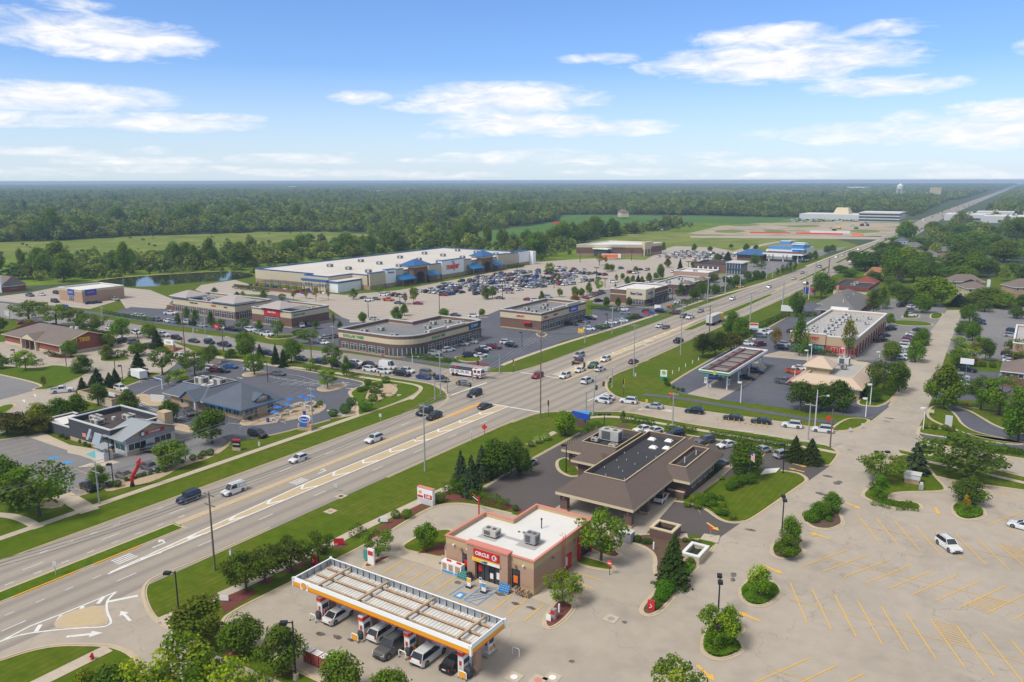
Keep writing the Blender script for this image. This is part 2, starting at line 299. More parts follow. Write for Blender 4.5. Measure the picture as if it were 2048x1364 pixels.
def dup(root,x,y,z=0,rz=0,label=None,group=None,sc_=1,col=None,cat=None):
 r=root.copy();C.objects.link(r);r.location=(x,y,z);r.rotation_euler=(0,0,rz);r.scale=(sc_,sc_,sc_)if isinstance(sc_,(int,float))else sc_
 if label:r['label']=label
 if group:r['group']=group
 if cat:r['category']=cat
 if col:r.color=(*col,1)
 for ch in root.children:
  c=ch.copy();C.objects.link(c);c.parent=r
  if col:c.color=(*col,1)
  for g in ch.children:
   d=g.copy();C.objects.link(d);d.parent=c
   if col:d.color=(*col,1)
 return r
def kill(root):
 for ch in list(root.children):
  for g in list(ch.children):bpy.data.objects.remove(g)
  bpy.data.objects.remove(ch)
 bpy.data.objects.remove(root)
def struct(o):o['kind']='structure';return o
FONT=None
def text(s,size,m,parent,loc,rot,name='lettering',ext=.02,align='CENTER',bold=.0,sx=1):
 c=bpy.data.curves.new(name,'FONT');c.body=s;c.size=size;c.extrude=ext;c.align_x=align;c.align_y='CENTER';c.offset=bold*size
 c.materials.append(MATS[m]);c.resolution_u=3
 t=bpy.data.objects.new(name,c);me=bpy.data.meshes.new_from_object(t);o=bpy.data.objects.new(name,me);bpy.data.objects.remove(t)
 C.objects.link(o);o.parent=parent;o.location=loc;o.rotation_euler=rot;o.scale=(sx,1,1);return o
FRONT=(math.pi/2,0,0)
EAST=(math.pi/2,0,math.pi/2)
# ---------- ground
def chaikin(p,n=2,closed=True):
 for _ in range(n):
  q=[]
  for i in range(len(p)if closed else len(p)-1):
   a=p[i];b=p[(i+1)%len(p)]
   q+=[(a[0]*.75+b[0]*.25,a[1]*.75+b[1]*.25),(a[0]*.25+b[0]*.75,a[1]*.25+b[1]*.75)]
  p=q if closed else[p[0]]+q+[p[-1]]
 return p
def area(p):return sum(p[i][0]*p[(i+1)%len(p)][1]-p[(i+1)%len(p)][0]*p[i][1]for i in range(len(p)))/2
def ccw(p):return p if area(p)>0 else p[::-1]
def tri(p):
 from mathutils.geometry import tessellate_polygon
 return tessellate_polygon([[Vector((q[0],q[1],0))for q in p]])
def inset(p,d):
 n=len(p);out=[]
 for i in range(n):
  a=Vector(p[i-1]);b=Vector(p[i]);c=Vector(p[(i+1)%n])
  e1=(b-a).normalized();e2=(c-b).normalized();n1=Vector((-e1 .y,e1 .x));n2=Vector((-e2 .y,e2 .x))
  m=n1+n2;L=m.length
  if L<1e-4:m=n1
  else:m=m/L;m=m/max(.4,m.dot(n1))
  out.append(tuple(b+m*d))
 return out
def W2(px):return[at(*q)for q in px]
def sheet(name,poly,m,lv,px=True,sm=0):
 "a flat paved or planted sheet, each level 4 mm above the one below"
 p=W2(poly)if px else list(poly)
 if sm:p=chaikin(p,sm)
 p=ccw(p);b=MB();z=lv*.004
 T=tri(p);b.add([(*q,z)for q in p],[t if area([p[i]for i in t])>0 else t[::-1]for t in T],m)
 return struct(b.build(name))
def ribbon(b,pts,wd,z,m,h=None):
 "strip of width wd along pts (world), flat or with height h"
 n=len(pts);L=[];Rr=[]
 for i in range(n):
  d=(Vector(pts[min(i+1,n-1)])-Vector(pts[max(i-1,0)])).normalized();nn=Vector((-d.y,d.x))*wd/2
  L.append(tuple(Vector(pts[i])+nn));Rr.append(tuple(Vector(pts[i])-nn))
 if h is None:
  z+=(len(b.f)%17)*.0006
  b.add([(*q,z)for q in Rr]+[(*q,z)for q in L],[(i,i+1,n+i+1,n+i)for i in range(n-1)],m)
 else:
  v=[(*q,z)for q in Rr]+[(*q,z)for q in L]+[(*q,z+h)for q in Rr]+[(*q,z+h)for q in L]
  f=[]
  for i in range(n-1):f+=[(2*n+i,2*n+i+1,3*n+i+1,3*n+i),(i,i+1,2*n+i+1,2*n+i),(n+i+1,n+i,3*n+i,3*n+i+1)]
  f+=[(0,2*n,3*n,n),(n-1,2*n-1,4*n-1,3*n-1)]
  b.add(v,f,m)
 return b
def kerb(*lines,px=True,name='kerb'):
 b=MB()
 for l in lines:
  p=W2(l)if px else l
  if len(p)>2:p=chaikin(p,2,False)
  ribbon(b,p,.75,.05,'kerb');ribbon(b,p,.22,.0,'kerb',.15)
 return struct(b.build(name))
def island(poly,m,sm=2,px=True,h=.15,name='grass_island',kw=.3):
 p=W2(poly)if px else list(poly)
 if sm:p=chaikin(p,sm)
 p=ccw(p);q=inset(p,kw);g=inset(p,-.35);b=MB();n=len(p)
 T=tri(p);
 b.add([(*a,0)for a in p]+[(*a,h)for a in p],[(i,(i+1)%n,n+(i+1)%n,n+i)for i in range(n)],'kerb')
 b.add([(*a,h)for a in p]+[(*a,h)for a in q],[(i,(i+1)%n,n+(i+1)%n,n+i)for i in range(n)],'kerb')
 b.add([(*a,h-.002)for a in q],[t if area([q[i]for i in t])>0 else t[::-1]for t in tri(q)],m)
 b.add([(*a,.062)for a in g]+[(*a,.062)for a in p],[(i,(i+1)%n,n+(i+1)%n,n+i)for i in range(n)],'kerb')
 return struct(b.build(name))
b=MB();S_=11500
b.add([(-S_,-400,0),(S_,-400,0),(S_,S_,0),(-S_,S_,0)],[(0,1,2,3)],'forest_floor');struct(b.build('ground'))
sheet('lawn_ground',[(-420,-150),(140,-150),(140,640),(-420,640)],'grass',2,px=False)
sheet('scrub_field',[(0,575),(0,478),(300,474),(520,463),(770,472),(860,474),(1000,490),(1160,470),(1290,455),(1390,445),(1560,440),(1640,445),(1640,470),(1500,500),(1300,520),(1140,520),(1047,510),(829,505),(512,545),(250,560)],'scrub',3)
sheet('meadow',[(-60,487),(130,480),(256,474),(370,469),(512,465),(640,463),(772,471),(700,482),(560,492),(330,500),(150,506),(60,512),(-60,522)],'meadow',4)
sheet('crop_field',[(850,475),(910,468),(1024,457),(1119,442),(1125,429),(1280,431),(1426,433),(1600,436),(1600,445),(1520,450),(1300,440),(1290,452),(1180,468),(1090,482),(985,490),(880,483)],'crop',4)
sheet('meadow',[(1180,480),(1290,462),(1400,466),(1640,468),(1720,492),(1600,520),(1440,560),(1300,520),(1150,505)],'meadow',4.4)
sheet('dirt_field',[(1370,468),(1440,452),(1520,446),(1700,443),(1800,447),(1795,462),(1770,472),(1650,473),(1480,470)],'dirt',6)
sheet('dirt_track',[(1380,472),(1500,471),(1760,474),(1800,462),(1800,468),(1765,479),(1500,476),(1380,475)],'lot_concrete',7)
sheet('meadow',[(1560,441),(1600,436),(1800,440),(1850,440),(1800,447),(1640,446)],'rough_grass',5.4)
def px_strip(name,pts,wd,m,lv,sm=2):
 p=W2(pts)
 if sm:p=chaikin(p,sm,False)
 b=MB();ribbon(b,p,wd,lv*.004,m);return struct(b.build(name))
pond=sheet('pond',[(185,563),(230,556),(330,549),(462,541),(512,549),(500,556),(440,562),(370,566),(300,574),(225,572)],'water',5,sm=2)
for P_ in([(1420,462),(1470,458),(1500,463),(1450,467)],[(1560,452),(1620,449),(1650,452),(1600,456)],[(1690,461),(1740,458),(1770,463),(1720,467)],[(1520,461),(1560,459),(1580,463),(1540,465)],[(1640,463),(1670,461),(1680,465),(1650,467)],[(1450,450),(1500,447),(1530,450),(1480,454)]):sheet('grass_patch',P_,'rough_grass',6.6,sm=2)
for P_ in([(1600,461),(1650,458),(1670,461),(1630,464)],[(1700,449),(1760,448),(1780,452),(1720,454)],[(1480,468),(1540,466),(1560,469),(1500,471)]):sheet('dirt_patch',P_,'rock_bed',6.7,sm=2)
px_strip('pond_bank',[(185,562),(230,555.5),(330,548.5),(462,541)],1.6,'rock_bed',6)
sheet('pond',[(1305,457),(1330,451),(1345,456),(1330,463)],'water',7.5,sm=2)
sheet('parking_lot',[(390,580),(402,570),(470,560),(520,575),(690,590),(800,580),(1047,533),(1060,525),(1130,520),(1200,516),(1290,520),(1330,498),(1350,492),(1430,495),(1500,510),(1450,530),(1400,540),(1330,556),(1290,560),(1215,580),(1190,600),(1130,603),(1000,620),(960,642),(880,642),(700,645),(650,612),(545,590),(470,588),(430,593)],'lot_concrete',5)
sheet('parking_lot',[(-60,600),(60,585),(125,572),(250,575),(300,580),(350,600),(341,618),(255,622),(240,600),(180,618),(120,612),(60,608),(-60,614)],'lot_concrete',5)
sheet('parking_lot',[(235,622),(262,614),(330,618),(345,600),(560,592),(700,640),(672,690),(600,684),(560,672),(520,668),(430,656),(330,642),(215,632)],'asphalt',6)
sheet('parking_lot',[(660,700),(665,660),(700,645),(880,642),(960,642),(1000,655),(1080,662),(1180,635),(1190,612),(1250,612),(1330,622),(1315,629),(1225,656),(1185,667),(1124,682),(1080,703),(1024,722),(1000,735),(950,736),(905,718),(820,712)],'asphalt',6.5)
sheet('parking_lot',[(945,642),(965,634),(1005,617),(1012,652),(1000,664),(955,652)],'asphalt',6.2)
sheet('parking_lot',[(1185,607),(1195,585),(1290,560),(1420,560),(1520,520),(1560,508),(1640,500),(1700,492),(1500,560),(1430,592),(1340,620),(1250,613)],'asphalt_worn',6.9)
HW=[(-114.6,-260),(-114.6,700),(-122,1000),(-135,1350),(-149,2350),(-180,5000),(-238,9500)]
b=MB();ribbon(b,[(x+.1,y)for x,y in HW],25.6,.034,'highway');struct(b.build('highway'))
cross_w=[(-120,590),(0,607),(150,628),(330,659),(472,677),(608,699),(700,707),(808,722),(898,738),(963,746),(1024,745),(1110,715),(1215,785),(1237,795),(1275,804),(1325,811),(1407,823),(1536,840),(1640,857),(1700,866),(1850,879),(1887,893),(1960,905),(2048,918),(2300,962),(2300,1010),(2048,953),(2027,945),(1870,915),(1797,900),(1680,903),(1636,885),(1581,877),(1536,870),(1410,853),(1300,833),(1250,823),(1147,823),(1112,823),(1074,826),(1024,845),(960,870),(860,824),(883,813),(897,798),(896,788),(878,771),(825,762),(763,753),(687,741),(640,731),(529,713),(402,693),(330,680),(150,652),(0,636),(-120,620)]
sheet('street',[p for p in cross_w if p[0]<1040 and p!=(1024,845)and p!=(960,870)]+[],'street',8)
sheet('intersection',[(890,737),(963,746),(1024,745),(1190,700),(1300,720),(1215,745),(1212,776),(1237,795),(1275,804),(1290,826),(1250,823),(1147,823),(1074,826),(1024,845),(960,870),(820,840),(883,813),(898,798),(896,788),(860,768)],'highway',9)
sheet('street',[(1230,793),(1237,795),(1275,804),(1325,811),(1407,823),(1536,840),(1640,857),(1700,866),(1850,879),(1887,893),(1960,905),(2048,918),(2300,962),(2300,1010),(2048,953),(2027,945),(1870,915),(1797,900),(1680,903),(1636,885),(1581,877),(1536,870),(1410,853),(1300,833),(1250,823),(1200,823)],'concrete',8)
sheet('parking_lot',[(458,1227),(583,1165),(720,1096),(785,1061),(813,1043),(860,1016),(888,1008),(938,1007),(1024,1028),(1080,1045),(1180,1065),(1240,1082),(1290,1090),(1440,1075),(1483,1044),(1500,1043),(1560,1000),(1617,962),(1660,931),(1680,912),(1668,899),(1700,885),(1797,899),(1800,905),(1868,952),(1912,962),(2048,981),(2400,1050),(2500,1750),(1300,1750),(600,1560),(640,1362),(575,1330),(500,1290),(445,1262),(446,1240)],'concrete',5)
sheet('entrance_road',[(1690,866),(1706,860),(1741,843),(1779,813),(1817,750),(1802,727),(1847,705),(1862,660),(1872,648),(1894,620),(1927,620),(1912,655),(1893,705),(1866,790),(1854,822),(1834,862),(1838,874),(1850,895),(1790,900),(1680,900)],'concrete',9)
sheet('driveway',[(-100,1345),(-60,1300),(0,1250),(250,1180),(292,1162),(287,1190),(300,1226),(325,1248),(360,1265),(430,1310),(520,1345),(620,1390),(700,1540),(360,1540),(285,1335),(262,1306),(225,1292),(200,1290),(120,1288),(60,1300),(0,1320),(-100,1355)],'concrete',6)
sheet('parking_lot',[(968,975),(1024,940),(1159,865),(1209,857),(1275,865),(1325,864),(1395,873),(1536,896),(1578,920),(1624,929),(1661,931),(1617,962),(1594,945),(1561,941),(1500,935),(1345,1002),(1380,1006),(1412,1018),(1437,1038),(1460,1046),(1483,1045),(1440,1075),(1380,1070),(1285,1060),(1109,1045),(1024,1020),(968,990)],'asphalt_brown',7)
sheet('drive_through_lane',[(-66.5,104.5),(-48.5,106),(-48.5,112.5),(-50,131),(-52,131),(-66.5,131)],'concrete',9,px=False)
sheet('parking_lot',[(1340,768),(1380,742),(1494,680),(1576,633),(1640,636),(1700,690),(1710,720),(1760,722),(1800,728),(1815,748),(1790,800),(1775,816),(1743,838),(1700,832),(1600,820),(1520,809),(1440,800),(1362,788)],'asphalt',7)
sheet('parking_lot',[(1700,600),(1760,596),(1880,606),(1894,618),(1872,648),(1862,660),(1845,700),(1800,728),(1760,722),(1712,722),(1640,640)],'asphalt_worn',6)
sheet('parking_lot',[(1590,625),(1610,606),(1660,600),(1700,610),(1660,640)],'asphalt',7.6)
sheet('parking_lot',[(1893,705),(1912,655),(1927,622),(2200,604),(2200,740),(2048,726),(1960,718),(1905,712)],'asphalt_worn',6)
sheet('parking_lot',[(1866,735),(1960,742),(2200,760),(2200,830),(2048,810),(1930,800),(1862,798)],'asphalt',6)
sheet('driveway',[(1862,812),(1905,812),(1925,818),(1960,838),(2020,862),(2100,880),(2100,905),(2010,895),(1930,870),(1910,856),(1850,838),(1853,822)],'asphalt',8.6,sm=1)
sheet('fuel_forecourt',[(1374,788),(1437,800),(1500,765),(1534,735),(1520,722),(1480,730),(1410,772)],'concrete',8)
sheet('concrete_lane',[(1520,712),(1560,702),(1715,720),(1700,729),(1560,716),(1535,714)],'concrete',8)
sheet('parking_lot',[(411,714),(470,720),(527,729),(607,741),(727,763),(730,770),(705,780),(697,785),(712,800),(714,812),(690,830),(660,840),(620,850),(512,877),(455,882),(430,870),(400,862),(330,850),(205,832),(205,805),(240,770),(290,752),(330,750),(345,735),(360,718)],'asphalt',7)
sheet('parking_lot',[(-60,888),(0,880),(53,873),(200,905),(300,880),(330,846),(430,866),(455,882),(440,897),(420,912),(395,920),(300,950),(205,975),(152,995),(125,985),(100,960),(-60,1000)],'asphalt_worn',8)
sheet('parking_lot',[(-80,690),(60,680),(215,670),(290,662),(375,696),(411,714),(360,722),(330,745),(264,749),(240,756),(175,790),(65,830),(0,870),(-80,910)],'concrete',6)
sheet('parking_lot',[(-60,745),(0,748),(60,762),(93,771),(65,782),(0,800),(-60,810)],'asphalt_worn',8)
def path(name,pts,wd,m='walk',lv=14):return px_strip(name,pts,wd,m,lv)
bw=MB();ribbon(bw,[(-136,-60),(-136,158)],1.7,.05,'walk');struct(bw.build('sidewalk'))
path('sidewalk',[(820,799),(842,778),(836,771),(800,765),(738,757),(640,741),(527,728),(430,713)],1.7)
path('sidewalk',[(180,1023),(152,1005),(125,990)],3.2);path('sidewalk',[(-40,1028),(20,1031),(50,1040),(78,1056)],1.8)
path('sidewalk',[(318,1243),(486,1172),(665,1087),(715,1061),(838,1004),(905,971)],1.9)
path('sidewalk',[(1057,890),(1111,864)],1.6);path('sidewalk',[(1172,836),(1210,833),(1245,835),(1310,845),(1420,864),(1536,884),(1640,899),(1673,906)],1.5)
path('sidewalk',[(60,1375),(217,1297)],2.0)
path('sidewalk',[(1003,731),(1030,720),(1124,687),(1225,658),(1315,629)],1.7);path('sidewalk',[(1352,619),(1400,602),(1500,574),(1558,556)],2);path('sidewalk',[(1612,533),(1700,499),(1760,479)],2.2)
path('sidewalk',[(1797,908),(1860,925),(1960,945),(2048,966),(2200,1000)],1.4)
path('bicycle_path',[(-40,600),(150,620),(330,648),(428,659),(480,668)],3.6,'asphalt');path('bicycle_path',[(610,688),(700,700),(812,719),(912,732),(955,738)],3.6,'asphalt')
path('bicycle_path',[(1287,789),(1347,795),(1536,825),(1640,842),(1722,853)],2.4,'asphalt');path('bicycle_path',[(1837,872),(1909,879),(2048,896),(2200,920)],2.4,'asphalt')
path('field_road',[(1440,517),(1480,500),(1540,486),(1590,480)],7,'lot_concrete',8)
path('sidewalk',[(-86,870),(0,868)],1.5)
kerb([(-127.4,-60),(-127.4,150)],[(-101.6,110),(-101.6,156)],[(-101.7,226),(-101.7,262)],px=False)
kerb([(527,1062),(390,1125),(320,1150),(292,1166),(286,1190),(300,1227),(320,1246)],[(860,824),(883,813),(897,798),(895,787),(878,771),(825,761),(763,752),(687,740),(640,730),(529,712)],[(527,1062),(540,1056)])
kerb([(1275,731),(1224,750),(1213,763),(1212,776),(1222,788),(1237,795),(1275,804),(1325,811),(1407,823),(1536,840),(1640,857),(1700,866),(1725,856),(1742,842)],[(1779,813),(1800,780),(1817,750),(1809,738)],[(1024,845),(1074,826),(1112,823),(1147,823)],[(1147,823),(1250,823),(1300,833),(1410,853),(1536,870),(1581,877),(1636,885),(1666,895),(1679,906),(1671,920),(1661,931)],[(1797,897),(1870,914),(1960,932),(2048,953)],[(1834,864),(1838,872),(1850,880),(1887,893),(1960,905),(2048,918)])
kerb([(190,1290),(225,1292),(262,1306),(285,1335),(300,1370)],[(0,1320),(60,1300),(120,1289),(190,1290)],[(325,1249),(360,1265),(430,1310)])
kerb([(446,1262),(445,1245),(458,1227),(583,1165),(720,1096)],[(720,1096),(755,1075)],[(785,1061),(813,1043),(860,1016),(888,1008),(938,1007),(1024,1028)],[(445,1262),(500,1290),(575,1330),(650,1366)])
kerb([(968,975),(1024,940),(1159,866)],[(1275,865),(1325,864),(1395,873),(1536,896),(1578,920),(1624,929),(1661,931)],[(1483,1044),(1500,1042),(1560,1000),(1600,972),(1615,962),(1610,953),(1594,945),(1561,941)],[(1345,1002),(1380,1006),(1412,1018),(1437,1038),(1460,1046),(1483,1045)])
kerb([(1868,952),(1912,962),(2048,981)],[(1340,768),(1380,742),(1494,680),(1576,633)],[(411,714),(470,720),(527,729),(607,741),(727,763),(730,770),(705,778),(697,785),(706,797),(714,808),(700,825)],[(512,876),(560,867),(660,840)])
kerb([(-60,888),(0,880),(53,873)],[(125,985),(152,995),(205,975)],[(240,756),(180,790),(65,828)],[(963,746),(1024,745)])
sheet('street',[(-127.3,164),(-129,163),(-129,190),(-127.3,190)],'highway',10,px=False)
kerb([(-127.4,200),(-124.5,240),(-117.8,258),(-116.6,300)],[(-101.7,285),(-101.2,420)],px=False)
def med(x0,x1,y0,y1,m='median_concrete',nm='median'):return island([(x0,y0),(x1,y0),(x1,y1),(x0,y1)],m,0,False,.16,nm,.25)
med(-117.4,-114.2,-60,74,'lawn','grass_median');med(-117.3,-115.9,74.2,163);med(-110.6,-109.7,196,288)
island([(-111.2,289),(-108.2,292),(-107.6,330),(-109.0,408),(-111.4,408),(-112.2,340)],'lawn',0,False,.16,'grass_median',.25)
med(-113.2,-112.0,425,470);
island([(-113.6,474),(-111.2,474),(-113.5,560),(-116,560)],'lawn',0,False,.16,'grass_median',.25)
island([(-117.5,590),(-114.5,590),(-124,1000),(-127,1000)],'lawn',0,False,.16,'grass_median',.25)
# ---------- painted markings
mk=MB();Z=.052
mk.poly([(-109.6,58,.047),(-109.4,164,.047),(-112,164,.047),(-112.6,100,.047)],'median_concrete');mk.poly([(-117.0,200,.047),(-112.6,200,.047),(-112.8,300,.047),(-115,320,.047)],'median_concrete')
for y0,y1 in((33,44),(47,56),(58.5,66)):mk.box(-114.35,y0,.1,-114.12,y1,.19,'canopy_yellow')
mk.box(-117.0,150,.1,-116.1,163.05,.175,'canopy_yellow')
def line(x0,y0,x1,y1,wd=.17,m='white_paint',b=None,z=None):ribbon(b or mk,[(x0,y0),(x1,y1)],wd,z or Z,m)
for y in[39.5,51.7]+[63.9+12.2*i for i in range(8)]:
 if y<160:line(-121.6,y,-121.6,y+3)
for y in range(-20,80,4):
 line(-125.1,y,-125.1,y+1.2);line(-118.9,y,-118.9,y+1.2)
for y in range(-20,72,4):line(-110.2,y,-110.2,y+1.2,.13)
for y in[5,17.5,29.7,41.9,57.5,71,83,95.5,111.2,123.8,136,148]:line(-106.5,y,-106.5,y+3)
line(-109.7,58,-109.2,164,.34);line(-109.9,58.5,-112.6,100,.34);line(-112.6,100,-112.0,164,.34)
for i in range(12):
 y=64+i*8.3;t=min(1,max(0,(y-58.5)/41.5));xl=-109.9+(-2.7)*t;xm=(xl-109.45)/2
 line(xl,y+1.2,xm-.1,y-.6,.45);line(xm-.1,y-.6,-109.5,y+2.6,.45)
line(-114,164.1,-98.6,164.6,.55);line(-128.3,165,-128,181.6,.55);line(-126.6,197.5,-112.4,197.5,.55);line(-94.6,180.3,-94.2,190.9,.45)
line(-119.5,90.4,-119.5,90.5)
def arrow(x,y,ang,s=1,m='white_paint',turn=0,b=None):
 "pavement arrow, heading ang degrees from +X"
 c,sn=math.cos(rad(ang)),math.sin(rad(ang));T=lambda u,v:(x+(u*c-v*sn)*s,y+(u*sn+v*c)*s,Z)
 B=b or mk
 if turn:
  B.poly([T(-1.5,-.12),T(.6,-.12),T(.6,.12),T(-1.5,.12)],m);B.poly([T(.35,.1),T(.6,.1),T(.75,.9),T(.5,.9)],m);B.poly([T(-.1,.8),T(1.1,.8),T(.55,1.6)],m)
 else:
  B.poly([T(-1.6,-.17),T(.4,-.17),T(.4,.17),T(-1.6,.17)],m);B.poly([T(.4,-.55),T(1.5,0),T(.4,.55)],m)
for(px,py)in[(648,943),(324,1088)]:a=at(px,py);arrow(a[0],a[1],90,1.1,turn=1)
for(px,py)in[(598,963),(249,1118),(687,828)]:
 a=at(px,py)
 for k in range(4):line(a[0]-.9+k*.6,a[1]-1.6,a[0]-.9+k*.6,a[1]+1.6,.28)
for(px,py)in[(1335,821),(1295,690),(1300,681)]:
 a=at(px,py)
 for k in range(4):line(a[0]-1.4,a[1]-.9+k*.5,a[0]+1.4,a[1]-.9+k*.5,.26)
a=at(1288,818);arrow(a[0],a[1],180,1.1,turn=-1)
line(-117.0,200,-117.3,262,.2);line(-115.8,200,-114.2,330,.2);line(-115.0,200,-112.4,280,.18)
for i in range(12):y=203+i*8.5;xl=-116.9+i*.15;line(xl,y+2,(xl-112.8)/2,y-.6,.28);line((xl-112.8)/2,y-.6,-112.8,y+2.4,.28)
for y in range(205,1500,12):
 t=0 if y<700 else(y-700)/650*-20.5
 line(-105.9+t*.9,y,-105.9+t*.9,y+3,.14);line(-121.3+t*.98,y,-121.3+t*.98,y+3,.14)
line(-102.6,330,-103,440,.2);line(-117.3,330,-117.6,440,.15)
def pxline(pts,wd,m='white_paint',z=None,sm=0,b=None):
 p=W2(pts)
 if sm:p=chaikin(p,sm,False)
 ribbon(b or mk,p,wd,z or Z,m)
pxline([(-20,1292),(0,1284),(60,1253),(125,1228),(233,1184)],.28)
pxline([(0,1284),(30,1273),(70,1265),(150,1257),(205,1255),(220,1250),(223,1243),(214,1225),(213,1205),(220,1195),(233,1184)],.3,sm=1)
for a,b_ in[((72,1264),(81,1250)),((115,1244),(124,1231)),((158,1226),(166,1213)),((196,1208),(208,1193))]:pxline([a,b_],.55)
pxline([(216,1204),(276,1192)],.6)
arrow(*at(251,1232),168,1.15);arrow(*at(171,1270),45,1.4)
island([(108,1254),(130,1228),(203,1211),(206,1225),(212,1246),(200,1250),(150,1254)],'median_concrete',1,True,.1,'traffic_island',.15)
for(a,b_)in[((1107,826),(1180,812)),]:pass
pxline([(1185,802),(1240,810),(1300,822),(1380,836)],.12,'yellow_paint');pxline([(1185,803.5),(1240,811.5),(1300,824),(1345,832),(1536,862),(1620,872)],.12,'yellow_paint')
pxline([(1345,828),(1440,842),(1536,855)],.12,'yellow_paint')
pxline([(1228,806),(1300,817),(1345,823)],.12)
for i in range(7):x=-56+i*3.2;line(x,176.5,x+6,173.6+4,.2)
for x in range(-400,-135,12):line(x,177.6,x+3,177.6);
line(-400,172.8,-205,173.6,.12,'yellow_paint');line(-190,176.6,-135,179.6,.13,'yellow_paint');line(-190,176.0,-135,179.0,.13,'yellow_paint');line(-200,181.5,-150,183.2)
line(-170,173.6,-140,175.3,.14)
for(px,py)in[(420,673),(455,674),(720,722)]:arrow(*at(px,py),180,1)
def stalls(p0,p1,q0,n,m,wd=.11,skip=(),b=None,world=False):
 "n+1 lines from p0..p1, each running by the vector q0-p0"
 a=Vector(p0 if world else at(*p0));e=Vector(p1 if world else at(*p1));q=Vector(q0 if world else at(*q0));d=q-a
 for i in range(n+1):
  if i in skip:continue
  s=a.lerp(e,i/n);ribbon(b or mk,[tuple(s),tuple(s+d)],wd,Z,m)
Y='yellow_paint'
U1,U2=Vector((4.9,-9.6)),Vector((4.9,9.7))
def zrow(px0,n,step,d,mid=None,hatch=()):
 a=Vector(at(*px0))if not isinstance(px0,Vector)else px0
 for i in range(n):
  s=a+Vector((2.73*.98,0))*i;s=a+step*i
  ribbon(mk,[tuple(s),tuple(s+d)],.14,Z,Y)
  if i in hatch:
   for k in range(8):
    t=s+d*(.06+.058*k)if d.y>0 else s+d*(.02+.058*k)
    ribbon(mk,[tuple(t),tuple(t+step)],.1,Z+.001,Y)
 s=a+d*.5-step*.35;ribbon(mk,[tuple(s),tuple(s+step*(n+.2))],.09,Z+.002,Y)
st=Vector((3.02,.02))
zrow((1714,1028),14,st,Vector((4.9,-9.6)),hatch=(7,))
zrow((1602,1134),14,st,Vector((4.8,9.9)),hatch=(7,))
zrow((1580,1165),14,st,Vector((4.7,-9.8)),hatch=(6,))
zrow(Vector(at(1602,1134))-Vector((-2.0,33.2)),15,st,Vector((4.8,9.9)))
zrow(Vector(at(1580,1165))-Vector((-2,33.2)),15,st,Vector((4.7,-9.8)))
zrow(Vector(at(1973,1052)),6,st,Vector((4.8,9.9)))
ribbon(mk,[at(1621,1073),at(1650,1074)],.1,Z,Y)
stalls((1899,960),(2030,985),(1912,973),4,Y)
pxline([(1898,960),(1912,974)],.11,Y);pxline([(1966,972),(1992,992)],.11,Y);pxline([(1998,977),(2026,998)],.11,Y);pxline([(1783,996),(1842,998)],.12,Y)
for(px,py,an)in[(1637,1071,170),(1707,1012,-28),(1874,1022,-75),(1496,1233,170),(1548,1140,-20),(1412,1347,-33),(1426,1054,-35)]:arrow(*at(px,py),an,1.1,Y)
for(a,b_)in[((763,1148),(808,1121)),((790,1157),(833,1129)),((815,1165),(859,1137)),((841,1174),(885,1145)),((870,1182),(912,1154))]:pxline([a,b_],.17,Y)
pxline([(898,1191),(938,1165)],.14,'blue_paint')
for(a,b_)in[((928,1200),(967,1173)),((928,1200),(954,1211)),((954,1211),(996,1181)),((967,1173),(996,1181)),((939,1193),(975,1187)),((948,1186),(985,1180)),((933,1199),(988,1187)),((938,1204),(975,1195)),((958,1178),(994,1176))]:pxline([a,b_],.14,'blue_paint')
sheet('accessible_bay_marking',[(905,1193),(920,1183.5),(934,1188),(921,1199)],'blue_paint',15);
sheet('accessible_bay_marking',[(912,1192),(920,1187.5),(926,1189.5),(919,1195)],'white_paint',16)
for(a,b_)in[((986,1221),(1024,1190)),((1015,1229),(1056,1197)),((1048,1243),(1087,1211)),((1148,1144),(1205,1163)),((1148,1160),(1187,1179)),((1130,1183),(1168,1196))]:pxline([a,b_],.17,Y)
for(a,b_)in[((1285,873),(1297,864)),((1315,870),(1325,864)),((1335,874),(1346,866)),((1373,882),(1385,874)),((1390,888),(1400,880)),((1411,893),(1427,881)),((1433,897),(1441,890)),((1524,914),(1540,897)),((1548,917),(1557,907))]:pxline([a,b_],.17,Y)
arrow(*at(1592,940),170,1.1,Y);arrow(*at(1600,931),-10,1.1,Y)
sheet('accessible_bay_marking',[(1530,938),(1560,936),(1552,945),(1520,950)],'white_paint',12)
W_='white_paint'
for i in range(9):a=at(560+i*16,768-i*-.5+2);line(a[0],a[1],a[0]+2.2,a[1]+5.5,.1)
pxline([(525,742),(600,752),(640,765),(690,775)],.1);pxline([(510,747),(550,753)],.1)
for i in range(7):pxline([(462+i*10,737+i*1.5),(490+i*10,728+i*2)],.1)
for i in range(8):pxline([(538+i*17,752+i*3),(560+i*17,762-3+i*2)],.1);pxline([(545+i*18,766+i*1.5),(575+i*18,757+i*1.5)],.1)
pxline([(273,796),(285,785),(310,773),(345,765)],.15,sm=1);pxline([(268,802),(300,815),(345,830),(378,838)],.15,sm=1);pxline([(266,805),(298,818),(343,833),(376,841)],.15,sm=1)
pxline([(455,846),(500,851),(560,845),(640,825)],.12,sm=1);pxline([(478,855),(498,848)],.1);pxline([(560,842),(572,847)],.1)
for(px,py,an)in[(700,777,20),(690,765,200),(660,822,180),(480,756,0),(318,832,-20)]:arrow(*at(px,py),an,.8)
for i in range(5):pxline([(255+i*14,762-i*3),(285+i*10,766-i*3)],.1)
YW='yellow_paint'
for i in range(5):pxline([(0,893+i*9-4),(60+i*6,879+i*7-4)],.1,YW)
pxline([(150,938),(182,951)],.1,YW);pxline([(148,976),(175,986)],.1,YW)
